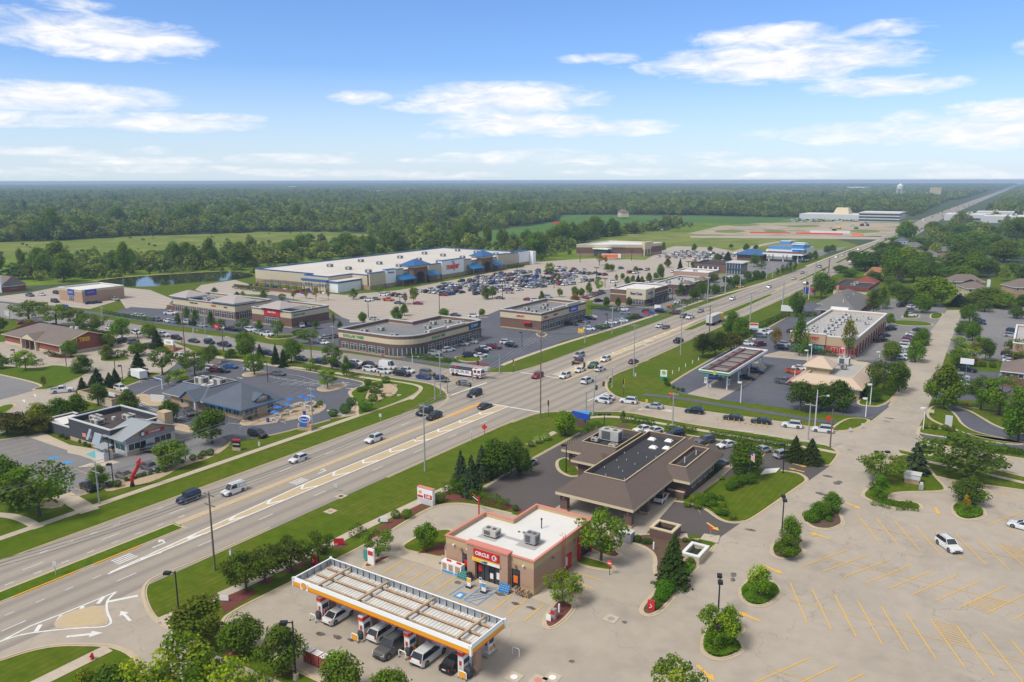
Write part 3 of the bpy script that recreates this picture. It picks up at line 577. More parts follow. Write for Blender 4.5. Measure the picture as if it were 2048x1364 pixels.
for p in[(108,916),(135,925)]:
 a=at(*p);mk.box(a[0]-.9,a[1]-.9,.05,a[0]+.9,a[1]+.9,.056,'blue_paint')
sheet('entrance_plaza',[(170,909),(190,902),(214,909),(192,917)],'teal_paint',16)
sheet('sidewalk',[(53,873),(85,865),(140,890),(200,900),(222,920),(240,925),(205,933),(150,935),(170,929),(190,922),(160,911),(135,906),(135,901)],'walk',12)
pxline([(92,770+50),(99,822)],.5);arrow(*at(70,791),160,1);arrow(*at(48,802),160,1)
for(px0,py0,n)in[(840,655,0)]:pass
for i in range(14):a=at(1060+i*9,690-i*3.2);line(a[0],a[1],a[0]-4.6,a[1],.09,W_)
for r_ in range(9):
 y=305+r_*18.5
 for i in range(24):x=-283+i*3.2;line(x,y-4.5,x+1.2,y+4.5,.09,'white_paint')
struct(mk.build('road_markings'))
ob=MB()
for(px,py,rx,ry)in[(884,1127,.7,.5),(926,1131,.6,.5),(1000,1189,.9,.4),(1030,1207,.8,.4),(1062,1216,.8,.4),(915,1165,.7,.6),(560,1155-20,.1,.1),(640,1268,.9,.4),(675,1275,.8,.4),(1676,966,.8,1.4),(1656,953,1.3,.5),(1643,988,1.2,.6),(1779,960,.1,.1),(1760,820+10,.1,.1),(1500,1060,1.1,.4),(1467,1150,.5,1),(1465,1160,.4,.6),(1222,1238,.4,.35),(1250,1245,.4,.35),(1143,1323,.4,.35),(1769,1085,.1,.1),(1780,837,1.4,.5),(1773,843,1.0,.3),(700,1280,.6,.3),(828,1330,.8,.4),(1710,886,.3,.1),(1699,900,.5,.2)]:
 a=at(px,py);n=12
 ob.poly([(a[0]+rx*math.cos(i*.5236)*R.uniform(.55,1.15),a[1]+ry*math.sin(i*.5236)*R.uniform(.55,1.15),.064)for i in range(n)],'oil')
struct(ob.build('oil_stains'))
G='lawn'
island([(1720,990),(1746,970),(1765,940),(1800,904),(1850,925),(1868,952),(1894,978),(1885,984),(1783,985),(1776,1000),(1800,1003),(1835,1005),(1845,1015),(1838,1022),(1787,1017),(1744,1004)],'grass')
island([(1905,1010),(1925,1003),(1960,1010),(1975,1033),(1940,1042),(1915,1036),(1906,1024)],'lawn')
island([(1605,1040),(1612,1022),(1640,1015),(1668,1010),(1690,1046),(1672,1056),(1655,1060),(1625,1056)],'mulch_brown')
island([(1541,1100),(1552,1083),(1590,1072),(1613,1082),(1598,1092),(1612,1106),(1575,1120),(1548,1115)],'mulch_brown')
island([(1480,1180),(1492,1168),(1500,1152),(1530,1158),(1556,1172),(1562,1190),(1530,1214),(1500,1212),(1484,1200)],'lawn')
island([(1405,1285),(1415,1255),(1450,1240),(1495,1255),(1466,1278),(1492,1300),(1450,1320),(1425,1318),(1405,1305)],'lawn')
island([(1235,1078),(1250,1084),(1285,1092),(1307,1107),(1312,1125),(1308,1142),(1320,1162),(1316,1178),(1300,1195),(1281,1217),(1285,1229),(1302,1233),(1325,1220),(1345,1197),(1390,1137),(1436,1088),(1418,1078),(1385,1080),(1330,1072),(1290,1068)],'mulch_brown')
sheet('lawn',[(1388,1092),(1408,1081),(1431,1088),(1400,1118),(1390,1108)],'lawn',41)
island([(1087,1240),(1104,1212),(1118,1198),(1140,1205),(1151,1215),(1130,1240),(1105,1258),(1090,1255)],'mulch')
island([(1150,1114),(1165,1112),(1220,1128),(1232,1140),(1215,1143),(1152,1130)],'grass')
island([(1177,1090),(1180,1086),(1235,1103),(1243,1112),(1225,1118),(1178,1099)],'mulch')
island([(727,1131),(737,1122),(780,1110),(786,1112),(770,1122),(740,1137),(728,1136)],'mulch')
island([(794,1098),(830,1075),(860,1062),(905,1058),(905,1072),(889,1100),(889,1118),(850,1110)],'grass')
sheet('mulch_bed',[(835,1108),(856,1098),(880,1090),(889,1090),(889,1112),(860,1108)],'mulch',40)
sheet('mulch_bed',[(742,1082),(780,1058),(812,1038),(845,1018),(885,1003),(940,1001),(1020,1020),(1040,1026),(1045,1018),(960,992),(890,985),(830,1015),(780,1042),(735,1068)],'mulch',9)
sheet('mulch_bed',[(440,1205),(470,1183),(505,1178),(515,1186),(480,1208),(458,1222),(448,1225)],'mulch',9)
sheet('mulch_bed',[(668,1088),(690,1084),(698,1090),(680,1098),(668,1098)],'mulch',9)
for(px,py)in[(530,1160),(578,1140),(598,1128),(565,1343),(470,1305),(632,1130)]:
 a=at(px,py);n=14;bb=MB();bb.poly([(a[0]+1.15*math.cos(i*6.2832/n),a[1]+1.15*math.sin(i*6.2832/n),.045)for i in range(n)],'mulch');struct(bb.build('mulch_ring'))
a=at(1246,852);bb=MB();bb.poly([(a[0]+1.6*math.cos(i*.449),a[1]+1.6*math.sin(i*.449),.045)for i in range(14)],'mulch_brown');struct(bb.build('mulch_ring'))
island([(1113,925),(1120,918),(1137,915),(1165,948),(1148,955),(1130,950),(1116,940)],'lawn')
island([(1717,812),(1776,814),(1817,750),(1808,738),(1785,740),(1742,770),(1738,792),(1716,800)],'lawn')
island([(1780,640),(1840,642),(1868,648),(1860,653),(1790,651)],'lawn');island([(1860,632),(1865,626),(1888,626),(1882,638),(1862,638)],'lawn');island([(1803,633),(1815,628),(1842,630),(1835,637),(1806,637)],'grass')
island([(1853,830),(1862,812),(1890,812),(1912,830),(1925,852),(1960,868),(2050,885),(2050,890),(1960,878),(1905,858),(1865,842)],'grass')
island([(1905,812),(1960,818),(2100,826),(2100,880),(2020,862),(1990,852),(1962,835),(1940,822)],'grass')
island([(1840,868),(1836,862),(1843,850),(1900,862),(1980,874),(2048,883),(2048,892),(1960,882),(1900,876)],'grass')
island([(1655,855+8),(1690,838),(1715,836),(1742,840),(1725,853),(1700,862)],'grass')
island([(697,785),(727,770),(760,760),(805,766),(835,772),(843,780),(815,798),(720,833),(714,828),(716,812),(708,798)],'lawn')
sheet('rock_bed',[(745,770),(790,768),(798,785),(770,795),(745,810),(728,806),(735,785)],'rock_bed',41,sm=1)
sheet('rock_bed',[(660,835),(700,826),(716,812),(722,818),(716,830),(665,838)],'rock_bed',12,sm=1)
island([(633,777),(650,771),(690,766),(693,773),(660,783),(640,783)],'rock_bed');island([(485,748),(500,744),(540,743),(545,746),(500,754),(487,753)],'rock_bed');island([(412,728),(425,722),(442,722),(438,728),(416,731)],'rock_bed')
island([(476,848),(500,832),(560,820),(600,803),(640,804),(652,812),(640,825),(600,836),(560,844),(500,852)],'rock_bed')
island([(240,760),(265,748),(300,745),(330,748),(300,755),(255,772),(240,778)],'grass');island([(272,790),(290,788),(320,800),(325,812),(300,812),(278,802)],'rock_bed')
island([(315,842),(360,848),(400,860),(396,868),(350,858),(316,850)],'rock_bed')
island([(320,805),(326,798),(345,805),(338,815),(325,812)],'grass')
sheet('rock_bed',[(205,975),(240,960),(290,955),(330,940),(360,928),(400,915),(440,898),(462,880),(462,888),(440,906),(420,916),(395,924),(360,935),(330,953),(290,968),(250,975),(215,985)],'rock_bed',11,sm=1)
island([(-60,728),(0,731),(50,736),(84,736),(106,730),(135,733),(158,738),(180,740),(180,747),(109,778),(68,781),(66,778),(92,771),(0,749),(-60,740)],'lawn')
island([(-30,832),(0,812),(25,808),(32,812),(20,822),(0,832),(-30,845)],'lawn')
island([(197,720),(205,714),(250,712),(265,718),(240,723),(205,724)],'lawn')
island([(87,714),(110,708),(152,712),(152,718),(118,718)],'mulch')
sheet('mulch_bed',[(335,700),(350,694),(370,696),(350,704),(337,705)],'mulch',10)
sheet('rock_bed',[(-40,975),(40,985),(80,1000),(130,990),(135,1000),(120,1018),(60,1015),(0,1005),(-40,1000)],'rock_bed',9,sm=1)
island([(527,672),(580,668),(600,672),(570,678),(540,679)],'grass');island([(905,716),(920,712),(960,712),(965,722),(930,725)],'grass')
sheet('mulch_bed',[(925,731),(940,725),(975,727),(985,733),(960,736)],'mulch',12,sm=1)
island([(1070,668),(1085,664),(1095,668),(1085,676)],'mulch_brown');island([(1160,632),(1190,630),(1195,636),(1165,640)],'rock_bed')
for px,py,wx,wy in[(722,596,5,2),(650,598,9,1.5),(612,596,9,1.5),(820,608,5,2.2),(806,606,4,2),(975,597,7,2.4),(960,633,7,2),(812,632,6,2),(893,584+8,1,1),(1110,566,8,2),(1200,536,7,2),(1215,540,7,2),(1085,596,5,1.6),(1118,594,5,1.6)]:
 a=at(px,py);island([(a[0]-wx/2,a[1]-wy/2),(a[0]+wx/2,a[1]-wy/2),(a[0]+wx/2,a[1]+wy/2),(a[0]-wx/2,a[1]+wy/2)],'mulch_brown',1,False)
sheet('sidewalk',[(889,1118),(889,1100),(1069,1150),(1160,1102),(1166,1116),(1110,1150),(1118,1196),(1104,1212),(1060,1196),(1000,1178),(890,1145),(845,1128),(786,1112),(800,1100),(850,1112)],'walk',11)
sheet('sidewalk',[(1403,1030),(1380,990),(1400,975),(1460,925),(1470,930),(1440,958),(1405,985),(1412,995),(1385,1005)],'walk',12)
sheet('sidewalk',[(1352,1068),(1374,1067),(1377,1078),(1350,1078)],'walk',12);sheet('sidewalk',[(1408,1069),(1440,1073),(1436,1088),(1400,1080)],'walk',44)
# ---------- vehicles (forward = +X)
COL=dict(w=(.80,.80,.79),k=(.012,.012,.014),s=(.42,.43,.44),g=(.12,.125,.13),r=(.33,.012,.015),m=(.14,.012,.02),b=(.012,.05,.19),n=(.012,.022,.06),t=(.22,.18,.13),e=(.02,.05,.045),o=(.60,.10,.02),l=(.25,.33,.42),y=(.7,.4,.02),u=(.01,.10,.33))
CNAME=dict(w='white',k='black',s='silver',g='dark grey',r='red',m='maroon',b='blue',n='navy blue',t='tan',e='dark green',o='orange',l='pale blue',y='yellow',u='bright blue')
VT=dict(c=(4.75,1.84,1.45,.86,.92,.95,.18,-1.05,-1.75,.98,.33,'car','parked_car'),h=(4.35,1.80,1.50,.90,.95,.90,.20,-1.35,-1.95,1.05,.33,'car','parked_car'),v=(4.70,1.90,1.72,1.02,1.08,.95,.35,-1.75,-2.2,1.15,.37,'suv','suv'),x=(5.10,2.02,1.88,1.12,1.18,1.1,.50,-2.05,-2.42,1.25,.40,'suv','suv'),j=(4.30,1.88,1.86,1.15,1.20,.70,.55,-1.95,-2.05,1.25,.42,'suv','suv'),n=(5.10,2.00,1.76,1.00,1.06,1.35,.45,-2.0,-2.42,1.15,.36,'minivan','minivan'),p=(5.75,2.02,1.90,1.15,1.22,1.05,.45,-.75,-1.0,1.22,.42,'pickup','pickup_truck'),f=(5.90,2.05,2.60,1.05,1.25,1.9,1.2,-2.75,-2.9,1.5,.38,'van','delivery_van'),q=(4.70,1.80,1.95,.98,1.10,1.35,.70,-2.15,-2.3,1.2,.34,'van','small_van'))
def loft(b,st,m):
 n=len(st[0]);k=0;v=[p for r in st for p in r]
 f=[(i*n+j,(i+1)*n+j,(i+1)*n+(j+1)%n,i*n+(j+1)%n)for i in range(len(st)-1)for j in range(n)]
 b.add(v,f+[tuple(range(n)),tuple(range((len(st)-1)*n+n-1,(len(st)-1)*n-1,-1))],m)
def car_meshes(ty):
 L,Wd,H,hz,bz,wb,wt,re,rb,tz,tr,cat,nm=VT[ty];h=Wd/2;x0=-L/2;x1=L/2
 body=MB();prof=[(x1,.45,.62,.80),(x1-.12,.30,hz-.16,.90),(x1-.5,.22,hz-.05,.97),(wb+.05,.22,hz+.02,1),(wb-.35,.2,bz,1)]
 if ty=='p':prof+=[(rb+.1,.25,bz,1),(rb,.25,bz,1),(x0+.05,.35,bz-.02,1),(x0,.40,bz-.04,.97)]
 else:prof+=[(0,.2,bz,1),(rb+.25,.2,bz+.02,1),(x0+.35,.24,tz,.98),(x0+.08,.32,tz-.06,.93),(x0,.45,tz-.28,.86)]
 st=[]
 for x,zb,zt,k in prof:
  w=h*k;zm=min(.62,zt-.1);st.append([(x,-w*.97,zb),(x,-w,zm),(x,-w*.93,zt-.04),(x,-w*.82,zt),(x,w*.82,zt),(x,w*.93,zt-.04),(x,w,zm),(x,w*.97,zb)])
 loft(body,st,'paint')
 if ty=='p':
  body.box(x0+.08,-h*.82,bz-.05,rb-.08,h*.82,bz+.005,'black')
  for s in(-1,1):body.box(x0+.05,s*h*.93-.07,bz-.05,rb-.02,s*h*.93+.07,bz+.07,'paint')
  body.box(x0,-h*.93,bz-.05,x0+.08,h*.93,bz+.07,'paint')
 rw=h*.74;bw_=h*.93
 zr=H-.05
 body.add([(wt,-rw,zr),(wt,rw,zr),(re,rw,zr),(re,-rw,zr),(wt-.25,-rw*.9,H),(wt-.25,rw*.9,H),(re+.25,rw*.9,H),(re+.25,-rw*.9,H)],[(0,1,5,4),(1,2,6,5),(2,3,7,6),(3,0,4,7),(4,5,6,7)],'paint')
 for s in(-1,1):
  for xa,xb in((wb,wt),(rb,re)):body.tube([(xa,s*bw_*.97,bz),(xb,s*rw,zr)],.05,4,'paint')
  mid=(wt+re)/2;body.tube([(mid,s*bw_*.985,bz),(mid,s*rw*1.01,zr)],.045,4,'black' if ty!='f' else 'paint')
 if ty in 'fq':
  body.add([(wt-.3 if ty=='f' else wt-1.3,s*(bw_+.0),bz)for s in(-1,1)]+[(re,s*rw*1.02,zr)for s in(-1,1)],[],'paint')
  xa=wt-.45 if ty=='f' else wt-1.0
  for s in(-1,1):body.add([(xa,s*bw_*1.005,bz-.05),(rb,s*bw_*1.005,bz-.05),(re,s*rw*1.04,zr),(xa,s*rw*1.04,zr)],[(0,1,2,3)[::s]],'paint')
 wx=(x1-.92,x0+.95 if ty!='p' else x0+1.25)
 for x in wx:
  for s in(-1,1):body.cyl(x,0,0,0,0,0,3,'black')if 0 else None
 for x in wx:
  for s in(-1,1):
   n=12;y=s*(h+.004);body.add([(x+(tr+.07)*math.cos(i*3.1416/n),y,tr+(tr+.07)*math.sin(i*3.1416/n))for i in range(n+1)],[tuple(range(n+1))[::-s]],'black')
 body.box(x1-.25,-h*.78,.30,x1+.03,h*.78,.42,'black');body.box(x0-.03,-h*.8,.34,x0+.2,h*.8,.48,'black')
 body.box(x1-.06,-h*.45,.5,x1+.012,h*.45,.66,'black');body.box(x0-.015,-.26,.62,x0+.05,.26,.74,'white')
 for s in(-1,1):body.box(wb-.4,s*(h+.02)-.09,bz+.0,wb-.22,s*(h+.02)+.09,bz+.16,'paint')
 if ty in 'vxj':
  for s in(-1,1):body.tube([(wt-.2,s*rw*.85,H+.04),(re+.2,s*rw*.85,H+.04)],.025,4,'black')
 gl=MB();o=.012
 gl.add([(wb+.02,-bw_*.9,bz+.02),(wb+.02,bw_*.9,bz+.02),(wt+.02,rw*.93,zr-.02),(wt+.02,-rw*.93,zr-.02)],[(0,1,2,3)],'glass')
 gl.add([(rb-.02,-bw_*.88,bz+.05),(re-.02,-rw*.9,zr-.03),(re-.02,rw*.9,zr-.03),(rb-.02,bw_*.88,bz+.05)],[(0,1,2,3)],'glass')
 for s in(-1,1):
  y0=s*(bw_-.0);y1=s*(rw+.005)
  re_,rb_=(re,rb)if ty not in 'fq' else((wt-.45,wt-.45)if ty=='f' else(wt-1.0,wt-1.0))
  gl.add([(wb-.12,y0,bz+.03),(rb_+.12,y0,bz+.03),(re_+.04,y1,zr-.04),(wt-.06,y1,zr-.04)],[(0,1,2,3)[::-s]],'glass')
 wh=MB();n=14
 wh.add([(tr*math.cos(6.2832*i/n),-.12,tr+tr*math.sin(6.2832*i/n))for i in range(n)]+[(tr*math.cos(6.2832*i/n),.1,tr+tr*math.sin(6.2832*i/n))for i in range(n)],[(i,(i+1)%n,n+(i+1)%n,n+i)for i in range(n)]+[tuple(range(n)),tuple(range(2*n-1,n-1,-1))],'tyre')
 rm=MB();r2=tr*.64
 rm.add([(r2*math.cos(6.2832*i/n),.106,tr+r2*math.sin(6.2832*i/n))for i in range(n)]+[(0,.13,tr)],[(i,n,(i+1)%n)for i in range(n)],'rim')
 for k in range(5):
  a=k*1.2566;c_,s_=math.cos(a),math.sin(a);rm.add([(r2*.95*c_-.03*s_,.128,tr+r2*.95*s_+.03*c_),(r2*.95*c_+.03*s_,.128,tr+r2*.95*s_-.03*c_),(.03*s_,.14,tr-.03*c_),(-.03*s_,.14,tr+.03*c_)],[(0,1,2,3)],'black')
 hl=MB();hl.add([(x1-.10,0,hz-.34),(x1-.02,-.36*h,hz-.33),(x1-.34,-.44*h,hz-.13),(x1-.20,0,hz-.12)],[(0,1,2,3)],'headlamp')
 tl=MB();tl.box(x0-.02,-.17,tz-.32,x0+.14,.0,tz-.08 if ty not in 'vxjnfq' else tz+.1,'tail')
 return body,gl,wh,rm,hl,tl,wx,h
PROTO={};FAR={}
def vehicle(ty):
 body,gl,wh,rm,hl,tl,wx,h=car_meshes(ty);V=VT[ty]
 r=thing(V[12],'x',V[11]);bo=body.build('body',r);gl.build('windows',r)
 wm=rmm=None
 for x in wx:
  for s in(-1,1):
   if wm is None:w_=wh.build('wheel',r);q_=rm.build('rim',w_);wm,rmm=w_,q_
   else:w_=wm.copy();C.objects.link(w_);w_.parent=r;q_=rmm.copy();C.objects.link(q_);q_.parent=w_
   w_.location=(x,s*(h-.085),0);w_.rotation_euler=(0,0,0 if s>0 else math.pi)
 for i,s in enumerate((-1,1)):
  a=hl.build('headlight',r)if i==0 else a.copy()
  if i:C.objects.link(a);a.parent=r
  a.location=(.015,s*h*.50 if s<0 else h*.92,0)
  b_=tl.build('tail_light',r)if i==0 else b_.copy()
  if i:C.objects.link(b_);b_.parent=r
  b_.location=(0,-h*.66 if s<0 else h*.86,0)
 return r
def far_mesh(ty):
 body,gl,wh,rm,hl,tl,wx,h=car_meshes(ty);b=MB()
 for q in(body,gl):
  for k,f in enumerate(q.f):
   pass
  off=len(b.v);b.v+=q.v
  for f,mi_ in zip(q.f,q.m):b.f.append(tuple(i+off for i in f));b.m.append(b.mi(q.mats[mi_]))
 for x in wx:
  for s in(-1,1):
   off=len(b.v);b.v+=[(px+x,py+s*(h-.08),pz)for px,py,pz in wh.v]
   for f in wh.f:b.f.append(tuple(i+off for i in f));b.m.append(b.mi('tyre'))
 o=b.build(VT[ty][12]);me=o.data;bpy.data.objects.remove(o);return me
HD=dict(u=90,d=-90,l=180,r=0)
used=set()
TYN=dict(c='sedan',h='hatchback',v='suv',x='large suv',j='boxy off-road suv',n='minivan',p='pickup',f='delivery van',q='small panel van')
def car(px,py,ty,col,hd,label,group=None,near=True,xy=None,dz=0):
 x,y=xy if xy else at(px,py,.7)
 ang=rad(HD[hd]if hd in HD else hd)
 lab=f"{CNAME[col]} {TYN[ty]} {label}"
 if near:
  if ty not in PROTO:PROTO[ty]=vehicle(ty)
  r=dup(PROTO[ty],x,y,.036+dz,ang,lab,group or 'cars around the shops',col=COL[col])
 else:
  if ty not in FAR:FAR[ty]=far_mesh(ty)
  r=bpy.data.objects.new(VT[ty][12],FAR[ty]);C.objects.link(r);r.location=(x,y,.03+dz);r.rotation_euler=(0,0,ang);r.color=(*COL[col],1)
  tag(r,lab,VT[ty][11],group or 'cars around the shops')
 return r
def lanex(x):return x
g='traffic on the highway'
for a in[(377,995,'j','n','d','driving just ahead of the white panel van'),(467,979,'q','w','d','with blank sides on the near lanes of the highway'),(597,916,'h','w','d','alone on the highway in front of the chevron strip, dark sunroof'),(748,877,'v','w','d','with roof rails on the highway, before the corner lawn'),(849,823,'x','k','d','with chrome nose, further back of two dark cars abreast before the junction'),(868,832,'v','k','d','nearer the median of two dark cars abreast before the junction'),(949,787,'x','k','d','leaving the junction towards the viewer'),(970,811,'c','k','u','waiting at the stop line beside the tan median tip'),(1075,751,'v','r','d','crossing the white stop line into the junction'),(1130,751,'v','w','d','first in the turning lane behind the stop line'),(1160,739,'c','w','d','second in the turning lane behind the stop line'),(1186,731,'v','e','d','in the turning lane under the hanging signals'),(1211,718,'v','w','d','last in the turning lane queue'),(1200,737,'v','w','u','just past the median nose, heading away'),(1174,761,'x','w','u','in the middle of the junction, heading away'),(1156,722,'v','m','d','abreast of the silver minivan before the junction'),(1158,710,'n','s','d','abreast of a maroon suv before the junction'),(1267,722,'c','m','u','heading away past the lawn corner with the green sign'),(1357,681,'p','k','u','heading away beside the yellow median line'),(1319,651,'c','w','d','side by side with a dark sedan on the far highway'),(1332,654,'c','g','d','side by side with a white sedan on the far highway'),(1367,632,'v','g','d','beside the white pickup at the side street mouth'),(1380,634,'p','w','d','on the highway beside the side street mouth'),(1401,621,'c','s','d','approaching the side street mouth on the highway'),(1465,597,'v','w','d','on the highway left of the long grass median'),(1349,625,'x','m','l','turning into the side street by the digital sign'),(1322,622,'x','k','r','waiting at the mouth of the side street by the digital sign')]:
 near=a[1]>640;car(*a[:6],g,near)
for i,(px,py,ty,col,hd)in enumerate([(1538,573,'v','w','d'),(1588,557,'c','w','d'),(1605,545,'c','s','d'),(1612,567,'x','k','u'),(1635,531,'c','w','d'),(1647,539,'c','k','u'),(1673,514,'v','w','d')]):
 car(px,py,ty,col,hd,['in the distance level with the long grass median tip','in the distance before the far side road','behind the white sedan near the far side road','heading away past the roadside motel sign','at the far side road junction','heading away towards the far signals','just beyond the far signals'][i],g,False)
q=random.Random(3)
for i in range(46):
 y=560+i*38+q.uniform(-14,14);t=0 if y<700 else(y-700)/650*-20.5 if y<1350 else-20.5-(y-1350)/1000*14
 away=i%2;x=(-104.5 if q.random()<.5 else-108)if away else(-123 if q.random()<.5 else-119)
 car(0,0,q.choice('cvvhx'),q.choice('wwskgrn'),'u' if away else 'd','tiny in the traffic stream of the far highway','traffic far along the highway',False,(x+t,y))
g='cars queuing on the side street'
for i,(px,py,ty,col)in enumerate([(1212,794,'c','w'),(1206,800,'v','w'),(1257,801,'v','w'),(1308,811,'c','s'),(1389,821,'v','k'),(1466,834,'c','k'),(1522,841,'c','k'),(1584,849,'v','w'),(1645,858,'v','w')]):
 car(px,py,ty,col,-170 if i>1 else 178,['at the head of the queue in the far lane','at the head of the queue in the near lane','second in the queue beside the lawn','third in the queue by the small yellow sign','behind the silver sedan by the orange sign','just behind the black suv in the queue','second of two black sedans by the yellow posts','in the queue by the row of dark trees','last in the queue, by the orange diamond sign'][i],g)
g='cars queuing on the street to the shops'
L_=['closest to the junction beside the fire engine','tucked behind the dark grey hatchback','in front of the tan suv, waiting','waiting behind the fire engine','behind the blue sedan at the kerb','beside the black pickup, outer lane','at the kerb behind the black pickup','with a logo on its side in the queue','at the kerb behind the white van','ahead of the white van in the outer lane','behind the young kerbside trees','just behind a dark suv under the trees','half hidden by the trees in the queue','between the trees and the street lamp','in the queue behind the round dark tree','left of the twin spruces on the street']
for i,(px,py,ty,col)in enumerate([(927,766,'h','g'),(883,758,'v','n'),(847,753,'c','b'),(855,746,'x','t'),(804,747,'p','k'),(815,741,'v','w'),(768,742,'v','w'),(776,733,'f','w'),(740,738,'v','w'),(740,731,'x','k'),(709,732,'v','k'),(712,726,'v','w'),(675,729,'v','k'),(642,723,'v','n'),(603,716,'c','g'),(536,706,'v','n')]):
 car(px,py,ty,col,3,L_[i],g)
for i,(px,py,ty,col,lb)in enumerate([(449,689,'p','n','with ladder rack approaching on the street by the round shrubs'),(419,684,'j','k','between a pickup and a sedan on the street'),(388,681,'c','e','in the middle of the street queue past the tyre shop sign'),(353,675,'v','k','behind the dark green sedan on the street'),(326,669,'p','w','on the street beyond the conical tree'),(273,664,'v','w','on the street between two green trees'),(221,655,'c','w','on the street in the gap beside the leafy tree'),(361,710,'c','w','waiting at the tyre shop exit'),(298,692,'v','n','parked under the conical tree by the tyre shop sign')]):
 car(px,py,ty,col,3 if i<7 else 0,lb,g,i in(0,1,2,3,7))
g='cars behind the tyre shop'
for i,(px,py,ty,col,hd)in enumerate([(237,679,'c','w',100),(247,681,'p','k',100),(266,683,'v','g',100),(45,644,'c','r',100),(76,647,'v','s',100),(83,648,'v','k',100),(91,650,'v','e',100),(105,651,'n','e',100)]):
 car(px,py,ty,col,hd,['parked left of the black pickup beyond the tyre shop','beyond the right end of the tyre shop','right of the black pickup beyond the tyre shop','far left over the tyre shop roof','first of the row seen over the tyre shop roof','second of the row seen over the tyre shop roof','third of the row seen over the tyre shop roof','last of the row seen over the tyre shop roof'][i],g,i<3)
def batch(g,near,lst):
 for(px,py,ty,col,hd,lb)in lst:car(px,py,ty,col,hd,lb,g,near)
batch('cars by the auto parts store',False,[(110,602,'x','k',0,'at the left corner of the auto parts store'),(180,605,'c','n',75,'left of two by the auto parts store front'),(193,604,'c','n',75,'right of two by the auto parts store front'),(231,598,'v','s',0,'behind the small tree at the auto parts store'),(60,590,'p','g',0,'behind the auto parts store lot island'),(84,588,'c','w',0,'behind the auto parts store beside shrubs'),(113,585,'v','k',0,'left of the auto parts store rear corner'),(132,614,'h','b',10,'by the domed blue sign')])
batch('cars in front of the left strip mall',False,[(341,626,'p','w',20,'facing the left strip mall alone'),(272,630,'c','w',0,'behind the long hedge, left'),(283,631,'c','s',0,'behind the long hedge, right'),(315,639,'v','g',0,'first of the row by the bicycle path'),(337,641,'c','w',0,'second of the row by the bicycle path'),(348,643,'c','l',0,'third of the row by the bicycle path'),(375,644,'p','w',10,'under young trees before the strip mall'),(387,647,'v','k',0,'just right of the white pickup before the strip mall'),(404,650,'c','s',0,'near the street lamp before the strip mall'),(448,655,'v','w',0,'beside the red pole sign'),(463,658,'p','k',0,'right of the red pole sign'),(484,660,'c','k',0,'under the wide kerbside trees'),(501,659,'x','w',0,'before the red-signed shop'),(518,664,'c','s',0,'ahead of the last white pickup'),(534,668,'p','w',5,'last before the concrete apron'),(603,651,'x','s',-30,'with tan trim parked beside the red-signed shop'),(617,649,'v','n',-30,'behind a silver suv at the red-signed shop'),(651,674,'c','s',60,'left of the row beside the rounded strip mall'),(661,673,'c','g',60,'middle of the row beside the rounded strip mall'),(670,671,'c','r',60,'end of the row beside the rounded strip mall'),(647,684,'c','w',0,'alone behind the hedge left of the rounded strip mall')])
batch('cars at the blue-roofed restaurant',True,[(425,736,'v','w',15,'left of the red hatchback on the restaurant lot'),(431,739,'h','r',15,'between white and black cars on the restaurant lot'),(445,740,'c','k',15,'in front of the blue sedan on the restaurant lot'),(461,732,'c','u',15,'behind the black sedan on the restaurant lot'),(501,737,'v','w',0,'on the restaurant lot behind the thin tree'),(556,746,'c','g',15,'at the lot island far from the restaurant'),(515,867,'n','k',0,'driving round the restaurant terrace'),(379,824,'v','g',-20,'at the drive-through window under the gable'),(242,776,'v','w',0,'by the bin enclosure, partly behind spruces'),(124,780,'p','w',58,'driving up the lane between the lawns')])
batch('cars at the dark grey restaurant',True,[(303,898,'p','k',20,'against the restaurant window front'),(300,932,'c','g',5,'in the stall behind the red inflatable'),(250,949,'c','t',5,'beside the thin young tree'),(177,972,'c','k',-8,'alone in the corner stall by the pole')])
batch('cars beside the rounded strip mall',True,[(926,687,'v','s',10,'at the shop door, left of two'),(944,683,'v','s',10,'at the shop door, right of two'),(897,699,'v','w',70,'facing the rounded shopfront by the spruce-like shrub'),(869,706,'v','s',10,'parked at the round corner of the strip mall'),(939,710,'v','n',60,'nearest of the cluster by the flower bed'),(951,707,'c','g',60,'second in the cluster by the flower bed'),(962,710,'c','w',60,'on the right edge of the cluster by the flower bed'),(963,702,'v','k',60,'at the back of the cluster by the flower bed'),(970,697,'v','w',60,'at the top of the cluster by the flower bed'),(987,693,'p','m',5,'crossing the lot beside the lamp post'),(1013,684,'v','w',20,'near the brick bin enclosure'),(1023,690,'v','k',0,'right of the white suv near the bin enclosure')])
batch('cars beside the middle strip mall',True,[(1141,647,'p','k',5,'along the shopfront'),(1168,642,'v','k',10,'along the shopfront, with grey roof'),(1181,636,'v','k',10,'farthest along the shopfront'),(1223,644,'c','w',10,'left end of the roadside row'),(1233,642,'c','s',10,'middle of the roadside row'),(1245,640,'c','w',10,'right end of the roadside row'),(1179,657,'v','w',10,'by the low yellow sign'),(1199,653,'c','g',10,'next to the small bush in the roadside row'),(1213,651,'c','s',10,'under the young tree in the roadside row'),(1265,634,'c','k',0,'under the blue banner row, left'),(1275,632,'v','m',0,'under the blue banner row, right'),(1247,618,'v','w',0,'driving behind the hedge of the middle strip mall'),(1251,625,'h','l',20,'driving out near the hedge end'),(1295,623,'v','n',0,'beside the blue banner')])
